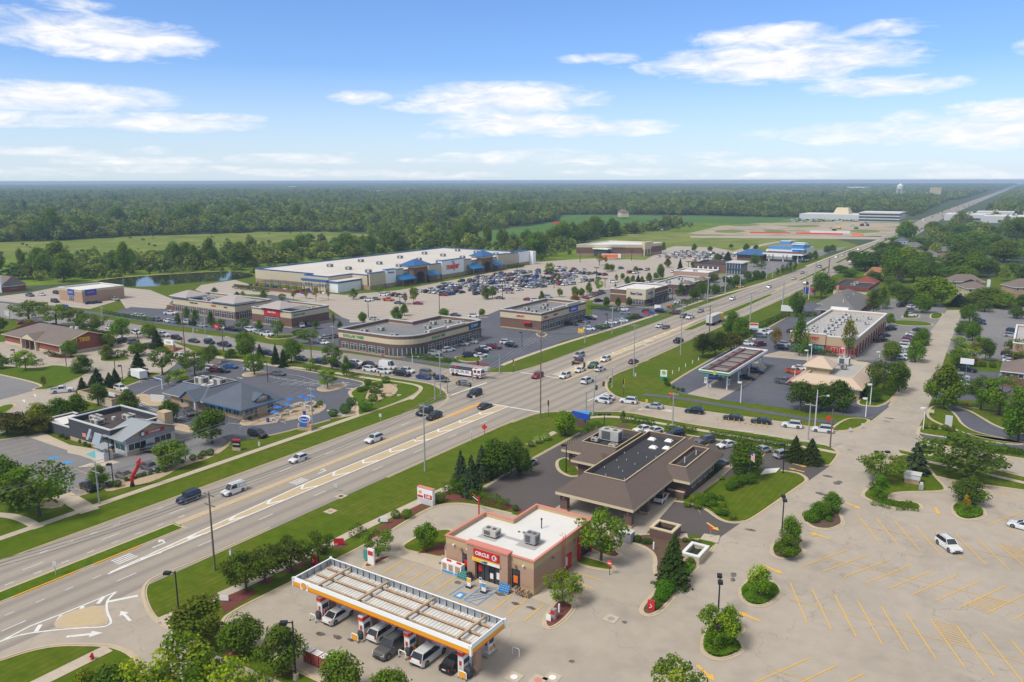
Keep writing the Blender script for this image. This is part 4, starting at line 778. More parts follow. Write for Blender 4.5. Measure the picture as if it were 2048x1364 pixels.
batch('cars at the white-roofed store',False,[(1172,595,'c','r',-30,'nearest of the slanted row left of the white-roofed store'),(1178,592,'c','s',-30,'second of the slanted row left of the white-roofed store'),(1184,590,'c','g',-30,'third of the slanted row left of the white-roofed store'),(1190,588,'v','r',-30,'fourth of the slanted row left of the white-roofed store'),(1197,586,'c','k',-30,'fifth of the slanted row left of the white-roofed store'),(1204,584,'v','e',-30,'last of the slanted row left of the white-roofed store'),(1197,601,'v','k',60,'alone left of the round tree at the white-roofed store'),(1359,604,'c','w',10,'left of the red sedan on the lot by the hedge'),(1370,601,'c','r',10,'right of the white sedan on the lot by the hedge'),(1292,563,'c','w',0,'behind the white-roofed store'),(1227,563,'v','w',0,'by the shrubs behind the white-roofed store'),(1480,573,'h','y',0,'under trees by the brown diner'),(1458,552,'v','w',0,'by the brown brick building with white pillars')])
batch('cars at the bank',True,[(1285,857,'c','w',-120,'at the left end of the upper row'),(1308,860,'c','w',-120,'second from left of the upper row'),(1349,867,'v','n',-120,'between the two hedges'),(1410,880,'v','g',-120,'centred on the upper row before the hedge'),(1453,888,'c','w',-120,'left of the big round tree'),(1523,899,'c','s',-120,'right of the big round tree'),(1438,924,'c','g',60,'beside the roof corner, half hidden by the tree'),(1055,926,'c','s',-100,'alone on the left driveway'),(1567,908,'v','s',60,'next to the pair of spruces'),(1323,993,'c','w',95,'under the drive-through roof, only its tail showing')])
batch('cars at the green-trimmed fuel station',True,[(1428,753,'v','b',0,'at the front left pump'),(1494,754,'c','k',0,'at the middle pump of the green canopy'),(1512,741,'v','k',0,'at the rear pump of the green canopy'),(1570,763,'p','g',-8,'crossing the forecourt'),(1591,743,'p','o',-8,'beside the tan-roofed restaurant'),(1600,735,'c','w',0,'behind the orange pickup'),(1495,686,'c','w',-8,'at the end of the row behind the canopy'),(1521,688,'j','m',60,'right of the white sedan behind the canopy'),(1520,671,'v','g',0,'in front of the white van'),(1527,665,'q','w',0,'parked by the tall sign'),(1537,662,'v','w',0,'just right of the white van'),(1563,694,'v','n',0,'nearest at the left wall of the long shop'),(1570,688,'v','s',0,'behind the navy suv at the long shop'),(1586,663,'v','m',0,'left of the tall tree at the long shop'),(1783,657,'v','k',60,'farthest along the right wall of the long shop'),(1770,670,'c','n',60,'middle along the right wall of the long shop'),(1762,680,'p','k',60,'nearest along the right wall of the long shop')])
batch('cars beside the long shop',True,[(1839,659,'c','k',0,'at the far end of the tree row'),(1825,668,'c','w',0,'first of the close row by the trees'),(1821,674,'c','m',0,'second of the close row by the trees'),(1818,680,'v','r',0,'third of the close row by the trees'),(1815,686,'v','w',0,'fourth of the close row by the trees'),(1811,692,'v','w',0,'fifth of the close row by the trees'),(1801,702,'c','s',0,'first of the lower close row'),(1802,708,'v','w',0,'second of the lower close row'),(1800,714,'c','w',0,'last of the lower close row'),(1802,611,'v','k',60,'left of the bright round tree'),(1824,613,'v','w',60,'right behind the bright round tree'),(1824,622,'v','g',0,'above the white sedan on the small bay'),(1822,629,'c','w',0,'at the small bay by the kerb')])
batch('cars on the right-hand lots',True,[(1958,639,'c','n',0,'upper of two below the tree line'),(1959,645,'v','k',0,'lower of two below the tree line'),(2026,661,'v','n',0,'upper of the pair by the brick corner'),(2022,670,'v','s',0,'with a tree in front, by the brick corner'),(2022,721,'c','w',0,'lowest of three under the wide tree'),(2020,714,'c','s',0,'middle of three under the wide tree'),(2018,708,'v','k',0,'topmost of three under the wide tree'),(1932,738,'p','k',-10,'behind the pale street sign'),(1922,766,'c','w',0,'lowest of three by the tall green tree'),(1924,759,'c','g',0,'middle of three by the tall green tree'),(1923,753,'v','s',0,'topmost of three by the tall green tree'),(2026,747,'c','g',-20,'on the right lot beside the hedge'),(2017,752,'c','l',-20,'nearer of two beside the right hedge'),(1955,692,'v','r',0,'half hidden by the bright tree row')])
batch('cars on the empty lot',True,[(1897,1088,'v','w',-52,'parked alone across the angled stalls, dark windscreen'),(2048,1050,'c','w',170,'cut off by the right border')])
batch('cars at the pumps',True,[(677,1227,'c','w','u','with pink-clad person beside it, leftmost at the pumps'),(767,1261,'v','w','u','with black roof glass at the second pump'),(783,1292,'x','g','d','with its door open, facing out from the canopy'),(858,1305,'n','w','u','with roof rails at the third pump'),(912,1320,'c','k','u','at the nearest right pump under the canopy corner')])
q=random.Random(11)
def lotrow(y,x0,x1,n,fill,nm):
 xs=[x0+(x1-x0)*i/(n-1)for i in range(n)];k=0
 for x in xs:
  if q.random()>fill*.82:continue
  k+=1;c_=q.choice('wwwwwwwsssskkggnrmbt');t_=q.choice('cvvchxvp')
  px,py=topx(x,y,.7)
  car(0,0,t_,c_,(80 if q.random()<.5 else-100)+q.uniform(-3,3),f"{k}{'st' if k==1 else 'nd' if k==2 else 'rd' if k==3 else 'th'} from the store side in the {nm} row of the store lot",'cars on the supermarket lot',False,(x+q.uniform(-.15,.15),y+q.uniform(-.5,.5)))
for i,(y,x0,x1,n,fl)in enumerate([(300,-268,-262,3,.9),(309,-262,-240,8,.5),(319,-272,-246,9,.75),(327,-272,-236,12,.6),(337,-268,-232,13,.8),(346,-272,-226,16,.9),(351.5,-272,-226,16,.85),(364,-274,-222,18,.95),(369.5,-274,-222,18,.95),(382,-275,-216,20,.95),(387.5,-275,-214,21,.92),(400,-275,-215,20,.9),(405.5,-275,-212,21,.8),(418,-272,-210,20,.75),(423.5,-272,-215,18,.6),(436,-270,-205,20,.5),(442,-268,-205,20,.35),(456,-262,-200,18,.35),(475,-258,-190,16,.25)]):
 lotrow(y,x0,x1,n,fl,['first','second','third','fourth','fifth','sixth','seventh','eighth','ninth','tenth','eleventh','twelfth','thirteenth','fourteenth','fifteenth','sixteenth','seventeenth','eighteenth','last'][i])
batch('cars on the supermarket lot',False,[(887,589,'v','r',20,'apart at the front of the rows on the supermarket lot'),(836,606,'c','r',20,'beside the mulch island with two trees'),(798,605,'c','g',20,'left of the brown-leaved tree, alone'),(777,599,'p','o',15,'alone on the open supermarket lot'),(738,599,'v','w',10,'left of a dark car near the open lot'),(752,597,'c','g',10,'right of a white suv near the open lot'),(768,589,'v','w',10,'at the left edge of the parked cars'),(777,586,'c','s',10,'behind the white suv at the left edge'),(729,595,'c','g',10,'leftmost dark car near the garden yard'),(911,629,'c','g',20,'on the near lot edge left of the white car'),(948,631,'v','w',20,'on the near lot edge by the small round tree'),(748,637,'c','s',0,'behind the rounded strip mall'),(1000,595,'c','g',20,'near the twin trees on the supermarket lot'),(1019,584,'v','s',20,'alone below the crowded rows'),(1056,598,'c','r',20,'alone near the round kerbside tree'),(1071,600,'v','w',20,'right of the red sedan near the round tree'),(1097,593,'v','s',20,'right of the round kerbside tree')])
for i in range(60):
 r_=i//15;x=-238+(i%15)*3.3;y=560+r_*17+(0 if i%2 else 5)
 if q.random()<.12:continue
 car(0,0,q.choice('cvvx'),q.choice('wwskgrs'),90,'on the crowded lot of the far electronics store','cars on the far store lot',False,(x,y))
# ---------- plants
for nm,c1,c2 in[('leaf',(0.156,0.251,0.0163),(0.0919,0.16,0.011)),('leaf_light',(0.312,0.388,0.0206),(0.203,0.289,0.0163)),('leaf_dark',(0.0644,0.0988,0.0103),(0.0404,0.0684,0.00736)),('needle',(0.0515,0.0836,0.0163),(0.0331,0.0577,0.0118)),('needle_blue',(0.0919,0.129,0.0551),(0.0551,0.0836,0.0369)),('leaf_olive',(0.156,0.205,0.0258),(0.101,0.145,0.0176)),('leaf_autumn',(0.367,0.213,0.0369),(0.203,0.182,0.0258)),('hedge_leaf',(0.101,0.175,0.0132),(0.0644,0.122,0.00884)),('flower_violet',(0.551,0.395,0.309),(0.367,0.335,0.184)),('flower_yellow',(0.826,0.639,0.0221),(0.367,0.425,0.0221)),('leaf_purple',(0.129,0.0456,0.0295),(0.0919,0.0456,0.0221))]:
 mat(nm,c1,.7,spec=.12,n=(.6,.8,c2),objcol=True,rnd=.2,trans=.3)
for nm,c1,c2 in[('wood_green',(0.238,0.301,0.056),(0.126,0.196,0.0308)),('wood_dark',(0.119,0.189,0.042),(0.077,0.126,0.028)),('wood_yellow',(0.336,0.364,0.049),(0.21,0.266,0.042))]:mat(nm,c1,.8,spec=.08,n=(.4,.8,c2),rnd=.32,trans=.3)
rg=np.random.default_rng(5)
def leaves(P,Nn,size,aspect=.75):
 "quads of edge size at P facing Nn"
 n=len(P);Nn=Nn/np.linalg.norm(Nn,axis=1,keepdims=True)
 t=np.cross(Nn,rg.normal(size=(n,3)));t/=np.linalg.norm(t,axis=1,keepdims=True);b=np.cross(Nn,t)
 s=(size*rg.uniform(.6,1.3,n))[:,None]
 return np.stack([P-t*s*.5,P+b*s*.5*aspect,P+t*s*.5,P-b*s*.5*aspect],1).reshape(-1,3)
def leafmesh(name,V,mats,ids=None):
 n=len(V)//4;me=bpy.data.meshes.new(name)
 me.vertices.add(4*n);me.vertices.foreach_set('co',V.astype(np.float32).ravel())
 me.loops.add(4*n);me.loops.foreach_set('vertex_index',np.arange(4*n,dtype=np.int32))
 me.polygons.add(n);me.polygons.foreach_set('loop_start',np.arange(0,4*n,4,dtype=np.int32));me.polygons.foreach_set('loop_total',np.full(n,4,np.int32))
 for m in mats:me.materials.append(MATS[m])
 if ids is not None:me.polygons.foreach_set('material_index',ids.astype(np.int32))
 me.update(calc_edges=True);return me
def crown(kind,n,leaf,seed):
 "unit crown: radius 1, from z=lo to z=1 (tree height 1 scales apart)"
 global rg;rg=np.random.default_rng(seed)
 K={'m':(34,.36,.16),'h':(30,.30,.25),'o':(30,.36,.14),'y':(14,.36,.30),'d':(36,.34,.30),'k':(26,.40,.0),'c':(22,.42,.12),'a':(22,.30,.28),'l':(34,.30,.2)}[kind]
 nc,cr,lo=K;P=[];Nn=[];ids=[]
 for k in range(nc):
  z=rg.uniform(0,1)
  if kind in 'm':prof=(1-(2*z-.85)**2*.72)**.5 if abs(2*z-.85)<1.15 else.3
  elif kind in 'o':prof=(1-abs(2*z-.6)**2.1*.5)if z<.99 else.2;prof*=1-.55*max(0,z-.45)
  elif kind in 'y':prof=max(.25,1-abs(z-.35)*1.3)
  elif kind in 'hld':prof=.75+.35*math.sin(z*3.0)-.25*(z>.9)
  elif kind=='c':prof=.8-.35*abs(z-.4)
  elif kind=='a':prof=max(.3,.9-abs(z-.45)*1.1)
  else:prof=max(.3,(1-(z*.95)**2)**.5)
  rr=max(.06,prof-cr*.75)*(rg.uniform(.35,1)**.5);th=rg.uniform(0,6.283)
  c=np.array([rr*math.cos(th),rr*math.sin(th),lo+(1-lo)*(.10+.80*z)])
  r=cr*rg.uniform(.65,1.25);m=int(n/nc*r*r/cr/cr)
  d=rg.normal(size=(m,3));d/=np.linalg.norm(d,axis=1,keepdims=True)
  q=rg.uniform(.55,1.08,m)[:,None]
  hz=(.62 if kind in 'hl' else.8)
  pts=c+d*q*np.array([r,r,r*hz*.62]);P.append(pts);Nn.append(d*.8+rg.normal(size=(m,3))*.45+np.array([0,0,.35]));ids.append(np.full(m,int(rg.random()<.45)))
 return np.vstack(P),np.vstack(Nn),np.concatenate(ids)
PR={}
def tree_proto(kind,v):
 key=(kind,v)
 if key in PR:return PR[key]
 seed=hash(kind)%1000 if False else ord(kind)*7+v
 ar={'m':1.05,'h':.95,'o':1.5,'y':1.25,'d':.8,'k':.9,'c':2.2,'a':1.2,'l':.95,'s':1.5,'b':1.45}[kind]*2
 tm={'m':('leaf','leaf_olive'),'h':('leaf_olive','leaf'),'o':('leaf','leaf_dark'),'y':('leaf_light','leaf'),'d':('leaf_dark','leaf_olive'),'k':('hedge_leaf','leaf'),'c':('leaf','leaf_dark'),'a':('leaf_autumn','leaf_olive'),'l':('leaf_light','leaf'),'s':('needle','needle'),'b':('needle_blue','needle')}[kind]
 H=ar
 global rg
 if kind in 'sb':
  rg=np.random.default_rng(seed);P=[];Nn=[];ids=[]
  for t in range(19):
   f=t/19;z=.05+.93*f;r=(1-f)**.85*.98+.03;nb=int(7+16*(1-f))
   for k in range(nb):
    th=rg.uniform(0,6.283);L=r*rg.uniform(.72,1.08);m=int(16+26*L)
    s=rg.uniform(.15,1,m);x=np.cos(th)*L*s;y=np.sin(th)*L*s
    pz=z*H+.05*H*(1-s)-.10*s*L+rg.normal(size=m)*.035
    P.append(np.stack([x+rg.normal(size=m)*.06*L,y+rg.normal(size=m)*.06*L,pz],1));Nn.append(np.stack([np.cos(th)*.5+rg.normal(size=m)*.4,np.sin(th)*.5+rg.normal(size=m)*.4,rg.uniform(.3,1,m)],1));ids.append(np.full(m,int(rg.random()<.3)))
  P=np.vstack(P);Nn=np.vstack(Nn);ids=np.concatenate(ids);V=leaves(P,Nn,.125)
 else:
  n={'m':4600,'h':2600,'o':3800,'y':1500,'d':3600,'k':3400,'c':2600,'a':1500,'l':2800}[kind]
  P,Nn,ids=crown(kind,n,.1,seed);P=P*np.array([1,1,H]);V=leaves(P,Nn,{'h':.105,'l':.105,'y':.14,'a':.12}.get(kind,.115))
 r=thing('tree','x','tree')
 me=leafmesh('crown',V,tm,ids);c=bpy.data.objects.new('crown',me);C.objects.link(c);c.parent=r
 if kind!='k':
  b=MB();q=random.Random(seed);top=.72*H if kind not in 'sb' else.9*H
  b.tube([(0,0,-.02),(.01,.0,.25*H),(q.uniform(-.04,.04),q.uniform(-.04,.04),.5*H),(0,0,top)],[.06,.045,.032,.01],7,'bark')
  if kind not in 'sb':
   for k in range(7):
    a=k*.9+q.random();z0=H*(.22+.06*k);L=.6
    b.tube([(0,0,z0),(L*.4*math.cos(a),L*.4*math.sin(a),z0+.13*H),(L*math.cos(a),L*math.sin(a),z0+.2*H)],[.026,.018,.006],5,'bark')
  t=b.build('trunk',r);
 PR[key]=r;return r
KN=dict(m='round-crowned tree',h='airy wide tree',o='egg-shaped tree',y='young slim tree',d='dark low-branched tree',k='big dense shrub',c='columnar tree',a='thin brown-tinged tree',l='bright green feathery tree',s='dark conical spruce',b='blue spruce')
HT=dict(m=2.1,h=1.9,o=3.0,y=2.5,d=1.6,k=1.8,c=4.4,a=2.4,l=1.9,s=3.0,b=2.9)
tcount=0
def tree(px,by,ty,w,kind,label,group=None,tint=None):
 global tcount
 tcount+=1;x,y=at(px,by);dist=math.hypot(x,y);slant=math.hypot(dist,CH)
 h=CH*(by-ty)/(by-361)*1.0
 rw=max(.5,w*slant/FOC/2);p=tree_proto(kind,(tcount*7)%3)
 t=tint or(R.uniform(.85,1.2),R.uniform(.88,1.15),R.uniform(.8,1.1))
 lab=label if label.startswith('=')else KN[kind]+' '+label
 r=dup(p,x,y,0,R.uniform(0,6.28),lab.lstrip('='),group,(rw,rw,h/HT[kind]),t,'shrub' if kind=='k' else 'spruce' if kind in 'sb' else 'tree')
 r.name={'s':'spruce_tree','b':'blue_spruce','k':'shrub','c':'columnar_tree'}.get(kind,'tree')
 return r
ORD=['first','second','third','fourth','fifth','sixth','seventh','eighth','ninth','tenth','eleventh','twelfth','thirteenth','fourteenth','fifteenth','sixteenth','seventeenth','eighteenth']
def trees(where,lst,tint=None):
 s=sorted(lst,key=lambda a:a[0]);n=len(lst)
 for a in lst:
  i=s.index(a);tree(*a[:5],(where if n==1 else f"{where}, {ORD[min(i,17)]} from left"),where if n>1 else None,tint if len(a)<6 else a[5])
trees('behind the fuel station at the lower left',[(405,1290,1188,112,'m',(1.1,1.0,.8)),(482,1310,1228,84,'m'),(562,1345,1248,90,'m'),(678,1402,1298,92,'m'),(785,1425,1330,84,'m')],(.95,1.0,.9))
trees('in the bottom left foreground',[(350,1440,1268,150,'l'),(450,1450,1300,130,'l'),(290,1450,1310,110,'l'),(505,1450,1325,90,'l')],(1.15,1.15,.8))
trees('=low dark juniper shrub at the bottom left edge',[(232,1440,1328,110,'k',(.6,.7,.7))]);trees('=lime green shrub at the bottom left edge',[(170,1400,1335,70,'k',(1.9,1.5,.6))])
trees('along the verge left of the fuel canopy',[(493,1182,1098,84,'h'),(530,1163,1085,84,'h'),(583,1145,1066,80,'h'),(636,1122,1060,68,'h')],(.62,.62,.6))
trees('beside the tiny striped kerb island of the station',[(756,1112,1056,64,'h')],(1.0,1.1,.8));trees('on the lawn at the store corner',[(853,1100,1041,50,'m')],(1.0,1.15,.7))
trees('overhanging the right rear corner of the store',[(1202,1122,1012,104,'h',(1.25,1.3,.8))]);trees('in the red mulch island by the air pump',[(1125,1208,1138,76,'h',(1.5,1.45,.8))])
trees('beside the white walled bin enclosure',[(1345,1170,1058,74,'s',(1.0,1.2,.7))])
trees('on the planted islands along the access road',[(1575,1117,1068,46,'m'),(1578,1096,1030,44,'m'),(1640,1036,1000,38,'m'),(1662,1024,984,42,'m'),(1520,1198,1120,56,'y'),(1437,1290,1208,84,'l'),(1457,1262,1205,44,'y'),(1757,997,948,40,'o')],(.9,1.15,.7))
trees('cut off by the bottom edge right of centre',[(1350,1440,1304,104,'l')])
trees('on the grass plot with the utility cabinet',[(1768,962,905,82,'h')]);trees('on the grass plot with the utility cabinet',[(1830,946,880,54,'b',(1,1,1))]);trees('by the right end of the side street',[(1933,955,866,150,'h',(.75,.85,.7))]);trees('in the lot island with yellow sapling',[(1938,1006,956,64,'m',(.7,.75,.7))]);trees('=small yellowing sapling in front of the round island tree',[(1929,1025,988,18,'a',(1.6,1.3,.6))])
trees('in front of the bank entrance by the flag',[(1490,953,876,74,'m',(.62,.72,.7))]);trees('at the right end of the bank lot',[(1590,922,868,44,'s'),(1622,926,874,50,'s')]);trees('on the corner lawn by the blue triangular sign',[(1130,872,820,54,'m',(1.15,1.4,.6))]);trees('at the rear left corner of the bank',[(1187,885,842,54,'h',(.8,.8,.8))]);trees('=slim sapling in its mulch circle on the corner lawn',[(1246,845,821,14,'o')])
trees('in the clump between highway and bank driveway',[(922,966,896,42,'b'),(943,990,903,52,'b'),(964,960,885,46,'b')]);trees('in the clump behind the spruces by the bank driveway',[(995,955,876,90,'m'),(1030,930,882,60,'m'),(1050,952,905,40,'k')],(.55,.65,.6))
trees('by the dark grey restaurant',[(345,936,876,66,'m',(1.1,1.2,.7)),(200,975,930,38,'m',(.9,1.1,.7))]);trees('between the two restaurants',[(425,887,818,76,'m',(.6,.8,.6)),(340,845,798,42,'m',(.6,.7,.6)),(258,822,782,44,'m',(.7,.8,.7)),(197,811,767,38,'m',(.65,.85,.6))])
trees('beside the lane behind the dark restaurant',[(80,842,806,56,'k',(1.8,1.4,.5)),(120,838,795,58,'k',(1.0,1.0,.6)),(155,832,788,48,'k',(1.0,1.0,.6)),(14,870,826,60,'d',(1.3,.85,.9)),(50,868,826,60,'d',(1.3,.85,.9)),(88,866,830,36,'d',(1.3,.85,.9))])
trees('at the left border above the highway',[(12,1005,905,58,'m'),(78,1032,922,132,'h',(.85,1.0,.7)),(38,1020,938,60,'m')],(.95,1.15,.7));trees('=dark shrub under the trees at the left border',[(35,1018,995,40,'k')])
trees('in the spruce group by the bin enclosure',[(166,786,752,26,'s'),(186,776,750,24,'s'),(196,778,733,36,'s'),(220,775,743,28,'s'),(231,764,734,22,'s')]);trees('towering beside the white trailer',[(278,751,700,40,'s',(.8,.8,.8))])
trees('on the far lawn edge of the blue-roofed restaurant',[(325,749,692,52,'h'),(390,753,697,54,'h'),(418,728,692,40,'h')],(.9,.95,.95));trees('behind the white roof well of the blue-roofed restaurant',[(362,764,738,40,'l'),(337,773,745,16,'y')])
trees('around the tyre shop',[(141,714,679,30,'m'),(214,719,690,26,'m'),(214,696,668,34,'m'),(276,712,683,38,'m'),(0,738,704,28,'o'),(52,742,697,38,'l'),(88,776,751,14,'a')]);trees('=spreading grey-green shrub on the lawn by the tyre shop',[(165,745,710,42,'k',(.8,.9,1))])
trees('along the street behind the tyre shop',[(245,679,636,44,'m',(1,1.3,.6)),(299,676,646,34,'m'),(315,697,658,32,'s'),(186,670,624,54,'h'),(155,653,617,36,'h'),(113,652,608,60,'h'),(58,640,599,62,'h'),(60,652,638,20,'l'),(-4,667,634,38,'d')])
trees('along the street left of the junction',[(489,701,664,46,'m'),(491,715,677,38,'m'),(520,716,686,20,'s'),(552,728,686,22,'s'),(567,734,697,22,'s'),(583,725,678,46,'m'),(626,734,712,20,'y'),(664,738,685,44,'h'),(693,752,711,26,'o'),(655,776,737,42,'l'),(509,750,703,44,'l'),(650,727,716,14,'k'),(424,710,690,26,'k'),(464,716,697,30,'k')],(.8,.95,.8))
trees('in the lot of the left strip mall',[(357,650,626,15,'o'),(391,650,619,21,'o'),(374,640,614,18,'o'),(423,656,621,18,'o'),(440,658,637,22,'h'),(485,658,636,34,'h'),(519,661,639,19,'o'),(556,676,637,24,'h'),(632,658,640,18,'o'),(619,687,656,44,'h'),(600,676,657,30,'h'),(667,658,624,12,'a'),(680,656,641,13,'o')],(.85,.95,.85))
trees('behind the left strip mall',[(429,589,575,17,'o'),(474,592,583,12,'o'),(487,595,581,16,'a'),(527,600,580,19,'o'),(565,603,586,17,'l'),(587,599,579,15,'a'),(613,598,577,15,'a'),(632,603,571,16,'a'),(657,601,574,11,'a')])
trees('on the mulch islands of the supermarket lot',[(707,599,577,20,'o'),(759,586,571,16,'l'),(811,609,584,17,'a'),(827,606,573,19,'l'),(725,646,623,19,'m'),(794,641,614,27,'m'),(809,631,608,18,'m'),(888,635,616,26,'m'),(972,599,575,21,'m'),(985,596,573,18,'m'),(964,632,617,16,'m'),(1083,602,581,16,'o'),(1119,594,577,15,'m'),(1099,549,524,22,'l'),(1104,569,548,14,'a'),(1117,567,547,15,'a')])
trees('at the far side of the supermarket lot',[(1199,531,506,22,'a'),(1212,530,510,12,'a'),(1214,544,527,16,'m'),(1223,542,528,14,'m'),(1271,546,533,13,'m'),(1062,521,508,14,'m'),(1072,520,506,15,'m'),(1082,522,508,13,'m'),(1138,510,499,11,'m'),(1158,507,496,10,'l'),(1232,513,505,11,'m'),(1327,505,485,11,'m'),(1296,500,489,9,'m'),(1335,535,517,15,'m'),(1360,539,516,13,'s'),(1389,540,520,17,'m')])
trees('between supermarket lot and white-roofed store',[(1178,589,565,16,'m'),(1149,596,573,19,'m'),(1163,594,575,16,'m'),(1198,582,556,18,'l'),(1233,564,549,13,'a'),(1245,559,546,11,'m'),(1255,571,553,15,'m'),(1266,567,551,12,'m'),(1276,565,548,13,'s'),(1298,564,546,14,'m'),(1311,560,545,13,'m'),(1321,559,527,18,'m'),(1284,566,553,10,'m')]);trees('=purple-leaved shrub by the slanted car row',[(1150,603,590,26,'k',(3,.7,2))])
trees('in front of the white-roofed store',[(1213,614,593,16,'m'),(1236,614,595,14,'m'),(1258,615,594,15,'m'),(1231,585,568,10,'k'),(1361,592,566,24,'o'),(1332,586,572,12,'y')],(.55,.65,.65))
trees('beside the highway verge by the diner',[(1385,600,574,19,'m'),(1400,600,563,27,'m'),(1412,594,564,18,'m'),(1430,588,567,19,'m'),(1425,565,548,27,'m'),(1450,569,552,16,'m'),(1473,574,549,23,'m'),(1461,568,555,12,'k'),(1493,561,542,21,'m'),(1513,559,540,18,'m'),(1525,557,542,14,'m')],(.7,.8,.75))
trees('around the distant fuel station',[(1434,524,507,15,'m'),(1455,520,502,20,'b'),(1440,522,510,10,'d'),(1508,534,509,22,'m'),(1523,537,520,22,'h'),(1492,502,488,15,'m'),(1512,500,490,12,'m'),(1420,503,492,12,'m'),(1388,503,488,12,'m'),(1462,497,488,10,'m'),(1544,506,496,9,'m'),(1575,502,495,9,'m')],(.75,.85,.8))
trees('in the clipped row beside the far highway',[(1565,549,528,15,'c'),(1574,547,524,13,'c'),(1581,545,521,13,'c'),(1589,543,521,12,'c'),(1555,551,535,12,'c')],(.6,.7,.7));trees('along the far car wash verge',[(1599,521,503,13,'m'),(1609,523,505,14,'m'),(1619,521,504,13,'m'),(1630,519,502,14,'m'),(1590,524,509,12,'m'),(1655,506,491,18,'m'),(1665,503,490,16,'m')],(.75,.85,.85))
trees('towering beside the highway by the grey hipped roof',[(1641,598,546,54,'m',(.7,.85,.8))]);trees('by the white monument sign',[(1592,634,583,32,'m',(.7,.9,.7))])
trees('by the red and white pole sign',[(1463,672,624,44,'m'),(1482,677,634,38,'m')],(.9,1.05,.7));trees('at the green canopy',[(1551,702,652,30,'a')]);trees('against the long shop front',[(1598,712,628,40,'o'),(1696,716,639,42,'a')]);trees('in the dark cluster beside the green canopy',[(1405,716,668,42,'d'),(1430,712,664,46,'d'),(1462,702,668,46,'d',(1.4,.9,.9))],(.8,.8,.8))
trees('near the right rear of the long shop',[(1746,628,579,32,'o'),(1765,618,573,26,'o'),(1780,652,627,20,'m'),(1782,722,680,38,'m'),(1736,604,583,14,'y')])
trees('in the dark row in front of the tan-roofed restaurant',[(1600,822,763,64,'m'),(1642,821,765,52,'m'),(1676,822,762,66,'m')],(.42,.55,.55))
trees('at the right rear of the tan-roofed restaurant',[(1765,790,716,58,'h',(.8,.8,.8)),(1797,784,720,40,'m'),(1735,796,766,34,'k'),(1750,804,776,30,'k'),(1753,765,730,34,'l')],(.75,.9,.75))
trees('by the right-hand parking entrance',[(1887,818,730,70,'m',(1.1,1.25,.65)),(1961,820,747,52,'h',(.95,1.15,.65)),(1998,830,746,76,'h',(.9,1.1,.65)),(2036,884,782,66,'m',(.9,1.1,.6))])
trees('along the right-hand road',[(1914,732,697,38,'m'),(1932,726,683,48,'l'),(1950,733,713,30,'a'),(1916,690,672,26,'l'),(1944,682,641,32,'m'),(1921,670,649,24,'m'),(1938,646,609,36,'m'),(1928,660,640,24,'h'),(1960,696,672,24,'l')],(.85,1,.8));trees('by the right-hand parked cars',[(1970,722,677,32,'m',(.6,.7,.7)),(2032,725,676,48,'h'),(2034,637,613,28,'m'),(1969,623,600,34,'m')])
trees('at the long shop parking bay',[(1845,626,588,36,'m'),(1830,724,684,38,'m'),(1840,690,662,34,'k'),(1848,680,656,28,'k'),(1832,697,672,28,'k'),(1812,634,622,10,'k')],(.95,1.15,.7))
RES=[(1811,485,443,42,'m'),(1885,480,455,32,'m'),(1865,468,444,36,'m'),(1799,490,473,44,'m'),(1763,508,486,38,'m'),(1813,540,496,72,'m',(1.2,1.2,.7)),(1730,542,502,60,'m',(.55,.65,.65)),(1753,542,504,46,'m',(.55,.65,.65)),(1706,530,503,36,'m',(.5,.6,.6)),(1700,554,538,34,'m'),(1751,562,545,42,'m'),(1827,564,522,54,'m'),(1859,560,519,44,'m'),(1905,552,507,78,'m'),(1933,518,482,64,'m'),(1949,496,462,74,'m'),(2008,524,483,66,'m',(1.1,1.2,.7)),(1889,572,537,54,'m'),(1869,612,553,74,'m'),(1811,608,576,46,'m',(.55,.65,.65)),(1967,552,519,46,'m',(.5,.6,.6)),(1989,548,530,24,'m',(.5,.6,.6)),(2024,544,526,38,'m'),(1979,612,576,74,'m'),(1919,612,586,46,'b',(.9,.9,.9)),(1949,612,584,42,'m'),(2008,618,586,42,'m',(1.2,1.2,.7)),(1791,590,563,36,'m'),(1859,508,487,42,'m'),(1790,512,484,50,'m'),(2035,470,445,50,'m'),(1990,500,470,40,'m'),(2040,505,480,40,'m'),(1935,545,520,40,'m'),(1848,606,580,36,'l'),(1725,570,552,34,'m'),(1680,545,530,30,'m'),(1850,530,505,44,'m'),(1910,497,470,40,'m'),(1780,570,552,26,'m'),(1785,560,540,30,'m'),(1975,475,452,44,'m'),(1925,475,450,40,'m'),(2045,612,590,36,'m'),(1840,495,475,34,'m'),(2060,560,530,40,'m')]
s=sorted(RES)
for a in RES:tree(*a[:5],f"among the houses on the right, {s.index(a)+1}{'st' if s.index(a)%10==0 and s.index(a)!=10 else 'nd' if s.index(a)%10==1 and s.index(a)!=11 else 'rd' if s.index(a)%10==2 and s.index(a)!=12 else 'th'} from left",'mature trees among the houses',a[5]if len(a)>5 else[(.62,.72,.7),(.8,.9,.75),(1.0,1.1,.75),(1.15,1.2,.7),(.7,.85,.75)][s.index(a)%5])
